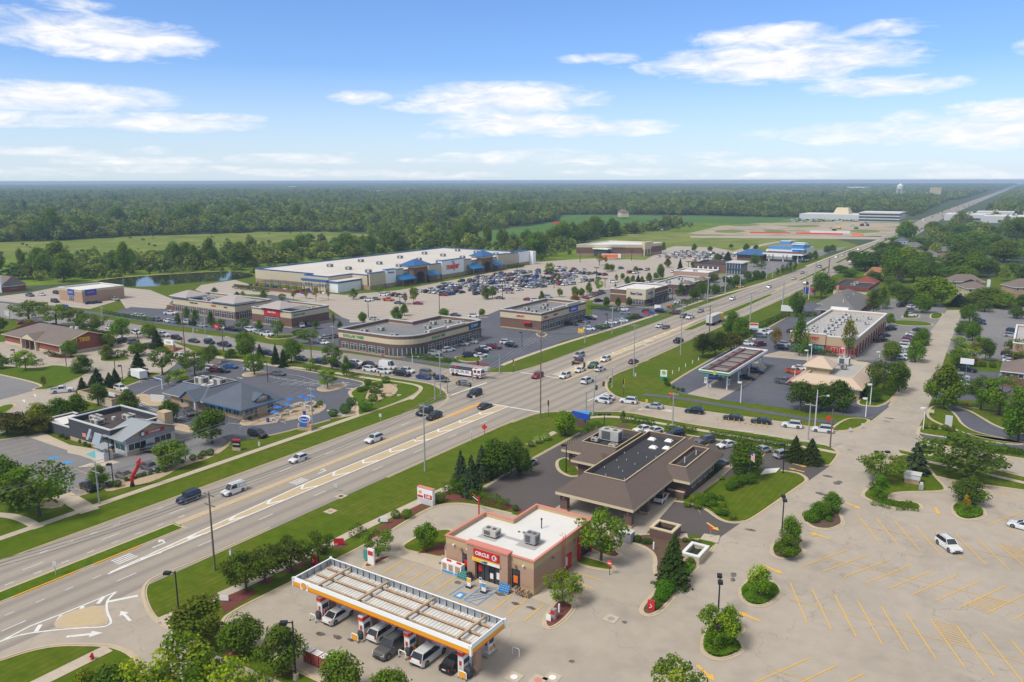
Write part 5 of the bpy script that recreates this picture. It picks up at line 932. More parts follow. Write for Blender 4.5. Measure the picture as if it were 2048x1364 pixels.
def cover(name,label,poly,ht,tint,n=2600,px=True):
 global rg
 p=ccw(chaikin(W2(poly),2));rg=np.random.default_rng(n+len(label));a=np.array(p);lo=a.min(0);hi=a.max(0);X=rg.uniform(lo[0],hi[0],n*2);Y_=rg.uniform(lo[1],hi[1],n*2)
 m=np.zeros(len(X),bool)
 for i in range(len(p)):
  x1,y1=p[i];x2,y2=p[i-1];m^=((y1>Y_)!=(y2>Y_))&(X<(x2-x1)*(Y_-y1)/(y2-y1+1e-12)+x1)
 X,Y_=X[m],Y_[m];z=.2+ht*(.55+.45*np.sin(X*1.7+1)*np.cos(Y_*1.5))*rg.uniform(.6,1,len(X));P=np.stack([X,Y_,z],1);c=P.mean(0);c[2]=0
 o=bpy.data.objects.new(name,leafmesh(name,leaves(P-c,np.stack([rg.normal(size=len(X))*.5,rg.normal(size=len(X))*.5,np.ones(len(X))],1),.34),('leaf','hedge_leaf'),(rg.random(len(X))<.4).astype(int)));C.objects.link(o);o.location=c;o.color=(*tint,1);o['kind']='stuff';tag(o,label,'ground cover');return o
cover('ground_cover','leafy ground cover on the heart-shaped lot island',[(1407,1285),(1417,1257),(1450,1243),(1490,1256),(1464,1278),(1488,1299),(1450,1317),(1425,1315),(1407,1303)],.35,(1,1.25,.7),3600)
cover('ground_cover','leafy ground cover on the notched island above it',[(1482,1180),(1494,1170),(1502,1155),(1528,1160),(1553,1173),(1559,1188),(1530,1211),(1500,1209),(1486,1199)],.35,(1,1.25,.7),3000)
cover('ground_cover','leafy ground cover under the round island tree',[(1907,1012),(1925,1006),(1956,1012),(1970,1032),(1940,1039),(1917,1033),(1908,1023)],.3,(.9,1.15,.7),2400)
cover('ground_cover','leafy planting on the island with two trees',[(1607,1040),(1614,1024),(1640,1019),(1660,1014),(1672,1030),(1630,1046),(1612,1046)],.4,(1,1.3,.7),2400)
cover('ground_cover','leafy planting under the two saplings',[(1546,1098),(1556,1088),(1568,1086),(1572,1094),(1560,1102),(1550,1106)],.35,(1,1.3,.7),1600)
cover('ground_cover','leafy strip on the planted tip beside the access road',[(1305,1195),(1325,1165),(1350,1140),(1385,1130),(1392,1136),(1345,1192),(1325,1212)],.5,(1,1.4,.6),3200)
cover('ground_cover','flowering beds beside the bank entrance',[(1380,1004),(1400,990),(1440,995),(1452,1012),(1456,1035),(1440,1030),(1415,1014)],.4,(1.4,1.5,.6),3600)
def ball_proto():
 rgp=np.random.default_rng(3);d=rgp.normal(size=(900,3));d/=np.linalg.norm(d,axis=1,keepdims=True);P=d*rgp.uniform(.8,1.04,900)[:,None];P[:,2]=P[:,2]*.85+.8
 V=leaves(P,d+rgp.normal(size=(900,3))*.4,.19);me=leafmesh('round_shrub',V,('hedge_leaf',));o=bpy.data.objects.new('round_shrub',me);C.objects.link(o);return o
BALL=ball_proto();tag(BALL,'x','shrub')
def bush(px,py,w,label,tint=(1,1,1),group=None,hs=1.0,name='round_shrub'):
 x,y=at(px,py+w*.25);r=w*math.hypot(math.hypot(x,y),CH)/FOC/2
 o=BALL.copy();C.objects.link(o);o.location=(x,y,0.05);o.scale=(r,r,r*hs);o.rotation_euler=(0,0,R.uniform(0,6));o.color=(*tint,1);o['label']=label;o.name=name
 o['group']=group or 'clipped shrubs';return o
def bushes(where,lst,tint=(1,1,1)):
 s=sorted(lst)
 for a in lst:bush(*a[:3],f"round shrub {where}, {ORD[min(s.index(a),17)]} from left" if len(s)>1 else 'clipped round shrub '+where,a[3]if len(a)>3 else tint,'clipped shrubs '+where)
bushes('on the gravel strip by the red inflatable',[(220,971,13),(235,970,15),(254,960,9),(261,958,9),(271,954,9),(281,952,9),(289,949,9),(301,947,8),(315,944,9),(329,941,12),(365,924,9),(386,917,13),(401,915,12),(407,909,13),(421,907,15)])
bushes('on the landscaped corner by the sidewalk',[(667,829,19),(691,821,24),(703,806,20),(732,815,29,(1.3,1.5,.8)),(746,799,20,(1.2,1.4,.8)),(720,781,13),(736,767,15),(748,780,24),(732,779,12),(772,762,17,(1.6,1.7,.7)),(767,793,10),(757,787,12),(762,772,9),(762,775,8,(1.4,1.2,.5))],(.9,1.05,.8))
bushes('beside the fuel price sign',[(791,1031,19,(1.3,1.5,.8)),(814,1031,22,(1.3,1.5,.8)),(879,998,24,(1.3,1.5,.8)),(760,1042,8)]);bushes('at the foot of the spruces by the bank driveway',[(908,968,20),(930,975,32)],(1.1,1.3,.7));bushes('next to the spur of the bank hedge',[(1031,1018,14)],(.8,.8,.8))
bushes('round the brick bin enclosure',[(1275,1080,17),(1290,1085,14),(1298,1085,14),(1370,1082,12),(1381,1083,12,(2,1.2,2))],(.75,.85,.7));bushes('beside the white walled bin enclosure',[(1400,1106,13),(1392,1115,15),(1380,1126,18),(1370,1136,14)],(.8,.85,.8))
bushes('on the planted tip by the red arrow sign',[(1345,1168,30),(1330,1180,34),(1322,1195,26),(1356,1160,24),(1310,1212,22),(1338,1160,24)],(1.1,1.5,.7))
bushes('in the bank flower beds',[(1375,1010,16,(2.2,1.9,.6)),(1387,1000,18,(2.4,2.1,.6)),(1398,996,18,(2.2,2,.6)),(1396,1012,20,(1.6,1.7,.6)),(1410,1005,18),(1422,998,20),(1425,1010,18),(1440,1000,16),(1446,1015,14,(2.4,1.9,.4)),(1438,1025,16,(1.4,1.5,.6)),(1448,1028,14),(1465,1035,14,(2,1.4,2.2)),(1457,1030,10),(1470,968,24),(1485,962,22),(1460,975,20),(1500,960,24),(1416,955,10),(1424,948,10),(1432,942,11),(1440,936,10),(1443,957,10,(2,1.9,.6))],(1.0,1.2,.7))
bushes('on the lot islands of the access road',[(1626,1040,20),(1650,1033,16),(1657,1040,13),(1672,1024,12),(1615,1034,20),(1577,1105,8),(1588,1106,8),(1598,1101,9),(1572,1114,8),(1561,1096,10)],(1.1,1.4,.7))
bushes('behind the bus-like cars by the bank hedge',[(1030,886,22,(2.2,1.6,2.6)),(1075,882,18,(3,2.6,4)),(1092,876,18,(3,2.6,4)),(1062,890,14)],(.9,1.2,.7))
bushes('along the right service road',[(1966,731,10),(1985,732,12),(1890,858,13),(1904,862,11),(1868,856,12),(1850,855,10,(2,1.3,.6))]);bushes('by the dark restaurant walls',[(122,873,8),(132,877,7),(97,862,11),(161,884,8),(170,889,8),(178,892,7),(198,898,6),(206,902,7)],(.75,.85,.8))
bushes('at the blue-roofed restaurant terrace',[(525,826,12,(.7,.8,.7)),(540,824,6),(500,838,9),(640,808,12,(1.5,1.6,.6)),(632,814,8),(625,822,6)]);bushes('around the green fuel sign',[(1330,759,9),(1333,767,10),(1337,770,9),(1347,775,7),(1365,781,9),(1356,779,7)],(.6,.6,.7))
def hedge(label,pts,wd,ht,tint=(1,1,1),m='hedge_leaf',name='hedge'):
 global rg
 p=W2(pts);P=[];Nn=[];dist=math.hypot(*p[0]);sz=max(.22,dist*.0012);rg=np.random.default_rng(len(label)+int(pts[0][0]))
 for a,b in zip(p,p[1:]):
  a=np.array(a);b=np.array(b);L=np.linalg.norm(b-a);d=(b-a)/L;nn=np.array([-d[1],d[0]])
  n=int(min(4000,L*(wd+2*ht)*2.2/sz/sz))+20
  t=rg.uniform(-.02,1.02,n);s=rg.uniform(0,wd+2*ht,n);lump=1+.12*np.sin(t*L*1.3+2)+.06*np.sin(t*L*3.1)
  side=np.where(s<ht,-1,np.where(s>ht+wd,1,0));off=np.where(side==0,s-ht-wd/2,side*wd/2);z=np.where(side==-1,s,np.where(side==1,s-ht-wd,ht))*lump
  P.append(np.stack([a[0]+d[0]*t*L+nn[0]*off*lump,a[1]+d[1]*t*L+nn[1]*off*lump,z+.05],1)+rg.normal(size=(n,3))*.07)
  Nn.append(np.stack([nn[0]*side,nn[1]*side,(side==0)*1.0],1)+rg.normal(size=(n,3))*.45)
 P=np.vstack(P);c=P.mean(0);c[2]=0
 o=bpy.data.objects.new(name,leafmesh(name,leaves(P-c,np.vstack(Nn),sz),(m,)));C.objects.link(o);o.location=c;o.color=(*tint,1);tag(o,label,'hedge');return o
hedge('long clipped hedge curving along the store drive',[(885,986),(920,984),(950,996),(985,1010),(1013,1018)],2.2,1.5,(1,1.1,.7))
hedge('short clipped hedge beside the walk left of the store',[(706,1069),(727,1073)],2,1.4)
hedge('left hedge between the street and the bank lot',[(1257,843),(1283,848),(1308,852)],2.0,1.2,(.75,.85,.7));hedge('second hedge between the street and the bank lot',[(1331,861),(1360,863),(1392,867)],2.0,1.2,(.75,.85,.7));hedge('right-hand long hedge of the bank lot',[(1420,872),(1480,880),(1536,888),(1578,897)],2,1.1,(.75,.85,.7))
hedge('clipped hedge at the front of the rounded strip mall',[(815,714),(860,720),(915,727)],2,1.3,(.8,.9,.7));hedge('long hedge beyond the bicycle path at far left',[(208,627),(255,635),(306,643)],1.8,1.2,(.9,1.1,.6));hedge('low hedge at the near edge of the restaurant lot',[(609,740),(625,741),(640,741)],1.5,1.1,(.8,1,.7));hedge('short hedge near the feathery tree by the restaurant lot',[(700,752),(714,756)],1.5,1.1)
hedge('right one of the hedges beside the middle strip mall',[(1253,641),(1265,638),(1277,636)],2,1.3,(1,1.2,.6));hedge('left one of the hedges beside the middle strip mall',[(1195,660),(1207,657),(1218,655)],2,1.3,(1,1.2,.6));hedge('back hedge of the middle strip mall',[(1180,617),(1205,620),(1238,624)],2,1.4,(.6,.65,.65));hedge('hedge right of the digital sign along the verge',[(1340,619),(1365,611),(1390,602)],3,1.3,(.8,.95,.7));hedge('brown and green planting strip by the diner',[(1420,590),(1450,580),(1500,562),(1530,555)],3,1.5,(.6,.7,.65))
hedge('hedge under the windows of the long shop',[(1581,701),(1610,706),(1672,711)],1.8,1.4,(.6,.7,.7));hedge('hedge between verge and long shop lot',[(1525,652),(1550,642),(1574,631)],2.4,1.4,(.6,.8,.6));hedge('yellow-green hedge by the pole sign lot edge',[(1512,660),(1528,653)],2.4,1.4,(1.6,1.7,.6));hedge('clipped hedge behind the white monument sign',[(1604,629),(1632,632)],1.8,1.5,(.7,.8,.7));hedge('hedge by the parked vans behind the dark cluster',[(1483,672),(1496,668),(1510,661)],2.4,1.6,(.8,1,.6))
hedge('dark hedge on the right service road',[(1905,892),(1960,900),(2048,910)],1.6,1.2,(.6,.7,.6));hedge('hedge strip on the right lot corner',[(2000,735),(2024,737)],1.8,1.5,(.6,.7,.7));hedge('hedge behind the wide right-hand trees',[(1916,786),(1960,790)],2.2,1.6,(.6,.7,.6));hedge('ground-cover border on the grass plot lot edge',[(1750,1004),(1785,1014),(1830,1016)],3.4,.6,(1.0,1.3,.7));hedge('yellow-green hedge beside the store drive lawn',[(1395,1060+25),(1380,1100)],1,.5)
hedge('low dark hedge along the right wood edge',[(1830,600),(1860,601),(1886,603)],3,1.5,(.7,.8,.7));hedge('dark hedge beside the tyre shop drive',[(206,716),(240,715),(254,712)],2.4,2.0,(.55,.65,.6));hedge('hedge strip on the lawn by the tyre shop',[(0,726),(30,728),(80,731)],2.4,1.6,(.6,.65,.6));hedge('low hedge along the tyre shop wall',[(92,707),(110,713),(128,716)],1.5,.9,(.5,.6,.5));hedge('hedge along the street behind the tyre shop',[(146,662),(200,670),(225,672)],1.8,1.3,(.5,.65,.5))
hedge('clipped hedge beside the garden yard of the supermarket',[(470,577),(500,580)],3,1.6,(.6,.7,.6));hedge('second clipped hedge beside the garden yard',[(505,581),(535,585)],3,1.6,(.6,.7,.6));hedge('planting at the far end of the supermarket front',[(1018,537),(1030,536),(1045,534)],3,2,(.9,1,.7))
# ---------- buildings
def hvac(parent,x,y,z,lx=2.2,ly=1.8,h=1.3,m='hvac'):
 b=MB();b.box(x-lx/2,y-ly/2,z+.25,x+lx/2,y+ly/2,z+h,m);b.box(x-lx/2+.2,y-ly/2+.2,z,x+lx/2-.2,y+ly/2-.2,z+.25,'dark_grey')
 b.box(x-lx*.35,y-ly/2-.012,z+.4,x+lx*.1,y-ly/2,z+h-.15,'hvac_grille');b.box(x+lx/2,y-ly*.3,z+.4,x+lx/2+.012,y+ly*.3,z+h-.3,'hvac_grille')
 for k in(-1,1):b.cyl(x+k*lx*.22,y,z+h,z+h+.1,min(lx,ly)*.2,None,10,'hvac_grille')
 return b.build('rooftop_unit',parent)
def wall_ring(b,poly,z0,z1,m,t=.3,top=None):
 "vertical parapet/wall shell along a CCW polygon, thickness inwards"
 p=ccw(list(poly));q=inset(p,t);n=len(p)
 b.add([(*a,z0)for a in p]+[(*a,z1)for a in p]+[(*a,z1)for a in q]+[(*a,z0)for a in q],sum([[(i,(i+1)%n,n+(i+1)%n,n+i),(n+i,n+(i+1)%n,2*n+(i+1)%n,2*n+i),(2*n+i,2*n+(i+1)%n,3*n+(i+1)%n,3*n+i)]for i in range(n)],[]),m)
def slab(b,poly,z,m,t=.3):
 q=inset(ccw(list(poly)),t-.01);b.add([(*a,z)for a in q],[t_ if area([q[i]for i in t_])>0 else t_[::-1]for t_ in tri(q)],m)
def window(parent,side,c,a0,a1,z0,z1,m='store_glass',mull=None,name='window',fm='white'):
 "glazed opening on the wall plane: side S (y=c, spans x) or E (x=c, spans y)"
 b=MB();n=mull or max(1,round((a1-a0)/1.4));f=.07
 def bx(u0,v0,u1,v1,d,mm):
  if side=='S':b.box(u0,c-d,v0,u1,c+.02,v1,mm)
  else:b.box(c-.02,u0,v0,c+d,u1,v1,mm)
 bx(a0,z0,a1,z1,.02,m)
 for i in range(n+1):u=a0+(a1-a0)*i/n;bx(u-f/2,z0,u+f/2,z1,.06,fm)
 bx(a0,z1-f,a1,z1,.062,fm);bx(a0,z0,a1,z0+f,.062,fm)
 if z1-z0>2.2:bx(a0,z0+(z1-z0)*.7,a1,z0+(z1-z0)*.7+f,.058,fm)
 return b.build(name,parent)
def sign(parent,side,c,a0,a1,z0,z1,m,txt=None,tm='white',ts=None,name='sign',d=.18,sx=1):
 b=MB()
 if side=='S':b.box(a0,c-d,z0,a1,c+.01,z1,m);loc=((a0+a1)/2,c-d-.03,(z0+z1)/2);rot=FRONT
 else:b.box(c-.01,a0,z0,c+d,a1,z1,m);loc=(c+d+.03,(a0+a1)/2,(z0+z1)/2);rot=EAST
 o=b.build(name,parent)
 if txt:text(txt,ts or(z1-z0)*.75,tm,o,loc,rot,bold=.02,sx=sx)
 return o
def letters(parent,side,c,a,z,txt,m,ts,sx=1):
 loc=(a,c-.06,z)if side=='S' else(c+.06,a,z);return text(txt,ts,m,parent,loc,FRONT if side=='S' else EAST,'sign_lettering',.05,bold=.03,sx=sx)
def shell(name,label,poly,h,bands,roof,deck=.9,cop=.3,copm='white',cat='shop',par=.35,group=None):
 "flat-roofed building: stacked wall bands [(z,mat)..], parapet, coping, roof deck"
 P=ccw([tuple(p)for p in poly]);cx=sum(p[0]for p in P)/len(P);cy_=sum(p[1]for p in P)/len(P)
 r=thing(name,label,cat,0,0,.03,0,group);b=MB();z=0
 for zz,m in bands:wall_ring(b,P,z,zz,m,par);z=zz
 b.build('wall',r)
 c=MB();Q=inset(P,-.14);n=len(P);q2=inset(P,par+.05)
 c.add([(*a,h)for a in Q]+[(*a,h+cop)for a in Q]+[(*a,h+cop)for a in q2]+[(*a,h)for a in q2],sum([[(i,(i+1)%n,n+(i+1)%n,n+i),(n+i,n+(i+1)%n,2*n+(i+1)%n,2*n+i),(2*n+i,2*n+(i+1)%n,3*n+(i+1)%n,3*n+i),(3*n+i,3*n+(i+1)%n,(i+1)%n,i)]for i in range(n)],[]),copm);c.build('coping',r)
 d=MB();slab(d,P,h-deck,roof,par);d.build('roof',r);return r
def rect(x0,y0,x1,y1):return[(x0,y0),(x1,y0),(x1,y1),(x0,y1)]
STRIP=[(.6,'stone'),(3.4,'brick_dark'),(3.9,'brick_brown'),(5.7,'cream'),(6.4,'brick_brown')]
def arc(cx,cy,r,a0,a1,n):return[(cx+r*math.cos(rad(a0+(a1-a0)*i/n)),cy+r*math.sin(rad(a0+(a1-a0)*i/n)))for i in range(n+1)]
pe=[(-197.5,192)]+arc(-175.5,201,9,-90,0,9)+[(-166.5,233),(-185.5,233),(-185.5,217),(-197.5,217)]
r=shell('strip_mall','strip mall with rounded corner, cream band and green lettering','' or pe,7,[(.5,'stone'),(3.1,'brick_dark'),(4.3,'brick_dark'),(6.0,'cream'),(7,'brick_brown')],'roof_grey',1.2,.3,'light_grey')
for i in range(5):window(r,'S',192,-196+i*4.1,-193+i*4.1,.7,3.0)
for i in range(7):window(r,'E',-166.5,202.5+i*4.3,205.7+i*4.3,.5,3.2)
wb=MB();ar=arc(-175.5,201,9.05,-84,-6,8)
for a,b_ in zip(ar,ar[1:]):
 wb.add([(*a,.6),(*b_,.6),(*b_,3.0),(*a,3.0)],[(0,1,2,3)],'store_glass')
for a in ar:wb.box(a[0]-.06,a[1]-.06,.6,a[0]+.06,a[1]+.06,3.0,'white')
wb.build('curved_window',r)
letters(r,'S',192,-190.5,5.2,'DOLLAR TREE','green',1.25,1.2);letters(r,'E',-166.5,208,5.2,'DOLLAR TREE','green',1.2,.95);sg=sign(r,'E',-166.5,225.5,232.5,4.6,7.0,'dark_grey','AT&T','white',1.3);
cb_=MB();cb_.cyl(0,0,0,.1,.85,None,18,'sky_blue');o=cb_.build('logo',sg);o.rotation_euler=(0,math.pi/2,0);o.location=(-166.3,227,5.8)
for(y0,y1,z)in[(203,212,7.9),(213.5,223,7.5)]:b=MB();b.box(-167,y0,7.05,-166.3,y1,z,'cream');b.box(-167.1,y0-.05,z,-166.2,y1+.05,z+.25,'light_grey');b.build('raised_parapet',r)
for x,y in[(-190,197),(-188,203),(-176,196.5),(-170,207),(-176,214),(-171,219),(-180,222),(-178,228),(-172,228)]:hvac(r,x,y,5.8)
r=shell('strip_mall','strip mall with blue sign panel and grey gravel roof beside the verge',rect(-174.5,257.2,-155.5,293),7,[(.5,'stone'),(3.4,'brick_brown'),(4.1,'brick_dark'),(6.2,'cream'),(7,'brick_brown')],'roof_grey',1.2,.3,'light_grey')
for i in range(7):window(r,'E',-155.5,258.3+i*4.95,261.9+i*4.95,.5,3.3)
letters(r,'S',257.2,-165,5.2,'XFINITY','red',1.0);letters(r,'E',-155.5,260.5,5.2,'PIZZA','red',1.0);letters(r,'E',-155.5,268,5.3,'LIBERTY','red',.9,1.1);sign(r,'E',-155.5,279,286,4.5,6.8,'blue','athletico','white',1.3)
for(y0,y1,z)in[(266,276,7.7),(277,288,8.0)]:b=MB();b.box(-156,y0,7.05,-155.3,y1,z,'cream');b.box(-156.1,y0-.05,z,-155.2,y1+.05,z+.25,'light_grey');b.build('raised_parapet',r)
b=MB();b.box(-163.5,255.9,2.9,-159.8,257.15,3.3,'red');b.build('awning',r)
for x,y in[(-171,260),(-166,261),(-163,264),(-169,268),(-165,274),(-160,271),(-168,281),(-160,284)]:hvac(r,x,y,5.8)
r=shell('strip_mall','long cream strip mall with two mauve hipped corner roofs',rect(-318,210,-275.5,229),6.4,[(.5,'stone'),(3.5,'brick_brown'),(5.9,'cream'),(6.4,'brick_brown')],'roof_grey',1.0,.3,'light_grey')
for i in range(9):window(r,'S',210,-316.6+i*4.6,-313.4+i*4.6,.5,3.2)
for i in range(3):window(r,'E',-275.5,212+i*4.6,215.6+i*4.6,.5,3.2)
for x0,x1 in((-318.6,-307),(-290,-274.9)):
 b=MB();b.box(x0+.3,209.6,6.5,x1-.3,220,7.4,'light_grey');b.hip(x0,209.2,x1,220.4,7.4,9.4,5.2,5.2,'metal_mauve',.3,.2,'white');b.build('hip_roof',r)
letters(r,'S',210,-303,5.2,'Family Center','dark_grey',.95);letters(r,'S',210,-289.5,5.0,'SALON','red',.95);letters(r,'S',210,-281.5,5.0,'NAILS','dark_grey',.8)
for x,y in[(-304,217),(-300,219),(-299,214),(-294,222),(-286,225)]:hvac(r,x,y,5.5)
r=shell('shop','square cream shop with a large red sign over its doors',rect(-265.5,210.5,-242,230.5),6.4,[(.5,'stone'),(3.9,'brick_brown'),(5.9,'cream'),(6.4,'brick_brown')],'roof_grey',1.0,.3,'light_grey')
sign(r,'S',210.5,-258,-248.5,4.0,7.0,'red','State Farm','white',1.1);window(r,'S',210.5,-257.5,-249.5,.4,3.3)
b=MB();b.box(-258.5,210.2,7.0,-248,219.5,7.3,'light_grey');b.hip(-259.5,209.7,-247.5,220.3,7.3,9.4,5,5,'metal_mauve',.3,.2,'white');b.build('hip_roof',r)
letters(r,'E',-242,214.5,5.0,'DENTAL CARE','teal',.9);hvac(r,-245,224,5.5)
r=shell('auto_parts_store','tan brick box store with two blue signs and white roof',rect(-397.5,201.5,-376.5,222.5),6.2,[(5.2,'brick_tan'),(6.2,'block_cream')],'roof_white',.5,.25,'white','shop')
sign(r,'S',201.5,-389,-383.5,3.2,6.1,'blue','AUTO','yellow',1.3);sign(r,'E',-376.5,203,208.5,3.4,6.3,'blue','AUTO','orange',1.3);window(r,'S',201.5,-388.5,-384,.3,3.0)
r=shell('supermarket','huge white-roofed supermarket with blue trim and red lettering',[(-372,299),(-325,299),(-325,293),(-307,293),(-307,310),(-294.6,310),(-294.6,471),(-372,471)],8,[(2.4,'brick_store'),(7.5,'block_cream'),(8,'store_blue')],'roof_cream',.6,.15,'store_blue','supermarket')
b=MB();b.box(-325,291.2,0,-307,293,5.4,'cream');b.box(-325.4,290.8,5.4,-306.6,293.4,6.2,'store_blue');b.box(-307.3,292.8,0,-300,309.8,5.0,'sign_white');b.box(-307.4,292.4,5.0,-299.6,310.2,5.9,'store_blue','roof_cream');b.build('garden_wing',r)
for i in(0,1,2,5,6,7):window(r,'S',291.2,-322.5+i*2.1,-321.3+i*2.1,2.5,4.5,'glass',2)
for(y0,y1,z,m,dx)in[(310,322,8.6,'block_cream',.9),(322,330,9.4,'sign_white',1.6),(330,337,8.8,'block_cream',1.0),(359,370.5,8.9,'block_cream',1.0),(370.5,392,10.2,'sign_white',1.8),(392,401,9.0,'block_cream',1.0),(430,442,9.3,'block_cream',1.2),(442,455,8.9,'block_cream',1.0),(455,468,9.4,'sign_white',1.6)]:
 fm=MB();fm.box(-295.5,y0,2.2,-294.6+dx,y1,z,m);fm.box(-295.6,y0-.1,z,-294.5+dx,y1+.1,z+.4,'store_blue');fm.box(-295.5,y0+.02,0,-294.6+dx-.03,y1-.02,2.2,'brick_store');fm.build('front_panel',r)
letters(r,'E',-292.7,381,6.6,'meijer','bright_red',5.2,.95);letters(r,'E',-292.7,381,9.2,'fresh','store_blue',1.2)
letters(r,'E',-292.9,326,8.0,'Pharmacy','store_blue',1.2)
for yc in(348,414):
 b=MB();x0=-294.6
 b.box(x0,yc-6,0,x0+4,yc-3.6,9.0,'brick_brown');b.box(x0,yc+3.6,0,x0+4,yc+6,9.0,'brick_brown');b.box(x0,yc-3.6,6.6,x0+3.9,yc+3.6,9.0,'brick_brown');b.box(x0+.1,yc-3.6,0,x0+.3,yc+3.6,6.6,'store_glass')
 for k in range(10):
  a0,a1=math.pi*k/10,math.pi*(k+1)/10;b.add([(x0+3.92,yc+3.6*math.cos(a),z)for a,z in((a0,4.6+2*math.sin(a0)),(a1,4.6+2*math.sin(a1)))]+[(x0+3.92,yc+3.6*math.cos(a1),6.61),(x0+3.92,yc+3.6*math.cos(a0),6.61)],[(0,1,2,3)],'brick_brown')
 b.box(x0-4,yc-6.2,9.0,x0+4.2,yc+6.2,10.4,'cream');b.hip(x0-5,yc-7.5,x0+5.4,yc+7.5,10.4,13.4,5,6.6,'metal_blue',.2,.25,'store_blue');b.build('entrance_tower',r)
 for s,L0,L1 in((-1,6,18),(1,6,16)):
  a=MB();ya,yb=sorted((yc+s*L0,yc+s*L1));xo=x0+6.5
  a.add([(x0,ya,6.2),(x0,yb,6.2),(xo,yb,3.6),(xo,ya,3.6)],[(0,3,2,1)],'awning_blue');a.add([(x0,ya,6.1),(xo,ya,3.5),(x0,ya,3.5)],[(0,1,2)],'awning_blue');a.add([(x0,yb,6.1),(xo,yb,3.5),(x0,yb,3.5)],[(0,1,2)],'awning_blue');a.box(xo-.1,ya,3.3,xo,yb,3.65,'store_blue')
  for y in(ya+.4,(ya+yb)/2,yb-.4):a.box(xo-.5,y-.2,0,xo-.1,y+.2,3.4,'brick_brown')
  a.box(xo-.6,ya,.0,xo-.2,yb,.9,'brick_brown');a.build('awning',r)
for i in range(5):
 for j in range(3):hvac(r,-306-j*20-i%2*5,322+i*31+j*5,7.4,3.2,2.6,1.8)
for y,z in((455,3.5),(466,4)):b=MB();b.box(-300,y,8.2,-298,y+1.6,8.2+z,'dark_grey');b.build('roof_screen',r)
b=MB();b.box(-295.6,468.1,0,-290,471.8,9.0,'sign_white');b.build('end_wall',r)
r=thing('garden_yard','fenced garden yard with shade frames beside the supermarket','yard',0,0,.05);b=MB()
b.box(-366,279.4,0,-318,279.8,1.6,'brick_brown');b.box(-318.2,279.8,0,-317.8,290,1.6,'brick_brown');b.build('low_wall',r)
b=MB()
for x in range(-348,-300,6):
 for y in(281,286,290):b.box(x-.1,y-.1,0,x+.1,y+.1,4,'dark_grey')
for x in range(-348,-302,2):b.box(x-.05,280.5,4,x+.05,290.4,4.12,'grey')
for y in(281,284,287,290):b.box(-348,y-.06,4.12,-303,y+.06,4.25,'dark_grey')
b.build('shade_frame',r)
q=random.Random(4)
for k in range(46):
 x,y=q.uniform(-364,-303),q.uniform(280.4,290);b=MB();b.box(-.8,-.5,0,.8,.5,q.uniform(.6,1.4),q.choice(['wood','teal','red','white','blue','hedge_leaf','leaf_light','hedge_leaf','dark_grey']));b.box(-.85,-.55,0,.85,.55,.18,'wood')
 o=b.build('plant_pallet');o.location=(x,y,.05);tag(o,'pallet of garden goods in the yard beside the supermarket','pallet','pallets in the garden yard')
r=shell('shop','brown brick store with bright white roof and blue bird sign',rect(-165.7,336.5,-148,364),7,[(.8,'stone'),(4.6,'brick_brown'),(5.0,'cream'),(7,'brick_brown')],'roof_white',.5,.25,'white')
b=MB();b.box(-157,335.8,3.2,-147.3,336.5,7.9,'cream');b.box(-148,336.5,3.2,-147.3,346,7.9,'cream');b.build('sign_wall',r)
letters(r,'S',335.7,-152,5.8,'Best Cuts','blue',1.5);letters(r,'E',-147.2,341,5.8,'Best Cuts','blue',1.2)
window(r,'S',335.8,-156.5,-148,.6,3.0)
for i in range(6):window(r,'E',-148,346.5+i*3,348.7+i*3,.5,3.6,'glass')
b=MB();b.box(-148,338,2.9,-145.5,364,3.2,'black');
for y in range(339,365,5):b.box(-145.8,y,0,-145.6,y+.2,2.9,'black')
b.build('terrace_canopy',r)
r=shell('shop','brown brick diner with grey-white roof between the trees',rect(-163.5,382,-146.5,419),5,[(5,'brick_dark')],'roof_lightgrey',.5,.25,'white','restaurant')
for x,y in[(-158,388),(-153,396),(-158,405),(-151,411)]:hvac(r,x,y,4.6,2.4,2,1.3)
for i in range(3):window(r,'S',382,-162+i*5,-158.5+i*5,.8,2.8,'glass')
b=MB();b.hip(-150,384,-144.8,392,5.2,6.8,2.5,3.9,'shingle_taupe',.2,.2);b.hip(-150,404,-144.8,413,5.2,6.8,2.5,4.4,'shingle_taupe',.2,.2);b.build('gable_roof',r)
r=shell('shop','low brown shop with white stepped parapet',rect(-176,440.5,-155,458),5,[(5,'brick_tan')],'roof_white',.6,.35,'white','restaurant');hvac(r,-165,446,4.4)
r=shell('bank_branch','dark brick bank branch with white pillars and glass corner',rect(-181,487,-160,512),5.4,[(5.4,'brick_brown')],'roof_black',.8,.2,'dark_grey','bank')
for i in range(5):b=MB();b.box(-178.5+i*3.2,486,0,-177.6+i*3.2,486.9,3.6,'white');b.box(-180+i*3.2,485.6,3.0,-178.8+i*3.2,486.95,3.5,'blue');b.build('pillar',r)
b=MB();b.box(-160,486.5,0,-151,500,6.6,'store_glass');b.box(-160.5,486,6.6,-149.5,501,7.1,'light_grey');b.box(-160,485.9,2.9,-150.9,486.5,3.4,'store_blue');
for i in range(6):b.box(-160+i*1.75,486.38,0,-159.85+i*1.75,486.49,6.6,'white')
b.build('glass_hall',r)
r=shell('electronics_store','far brown and cream big store with white roof and arched entrance',[(-296,541),(-252,566),(-248,594),(-293,590)],8.5,[(2,'brick_store'),(6.5,'brick_brown'),(8.5,'cream')],'roof_white',.5,.3,'white','shop')
b=MB();b.box(-283,545.5,0,-272,551,5.5,'dark_grey');b.box(-284,544.5,5.5,-271,552,6.2,'sign_white');b.build('drive_canopy',r)
b=MB();b.box(-253,566,5,-250.2,582,10.5,'cream');
for k in range(4):b.box(-251.2,566+k*5,0,-250.3,567.4+k*5,5,'cream')
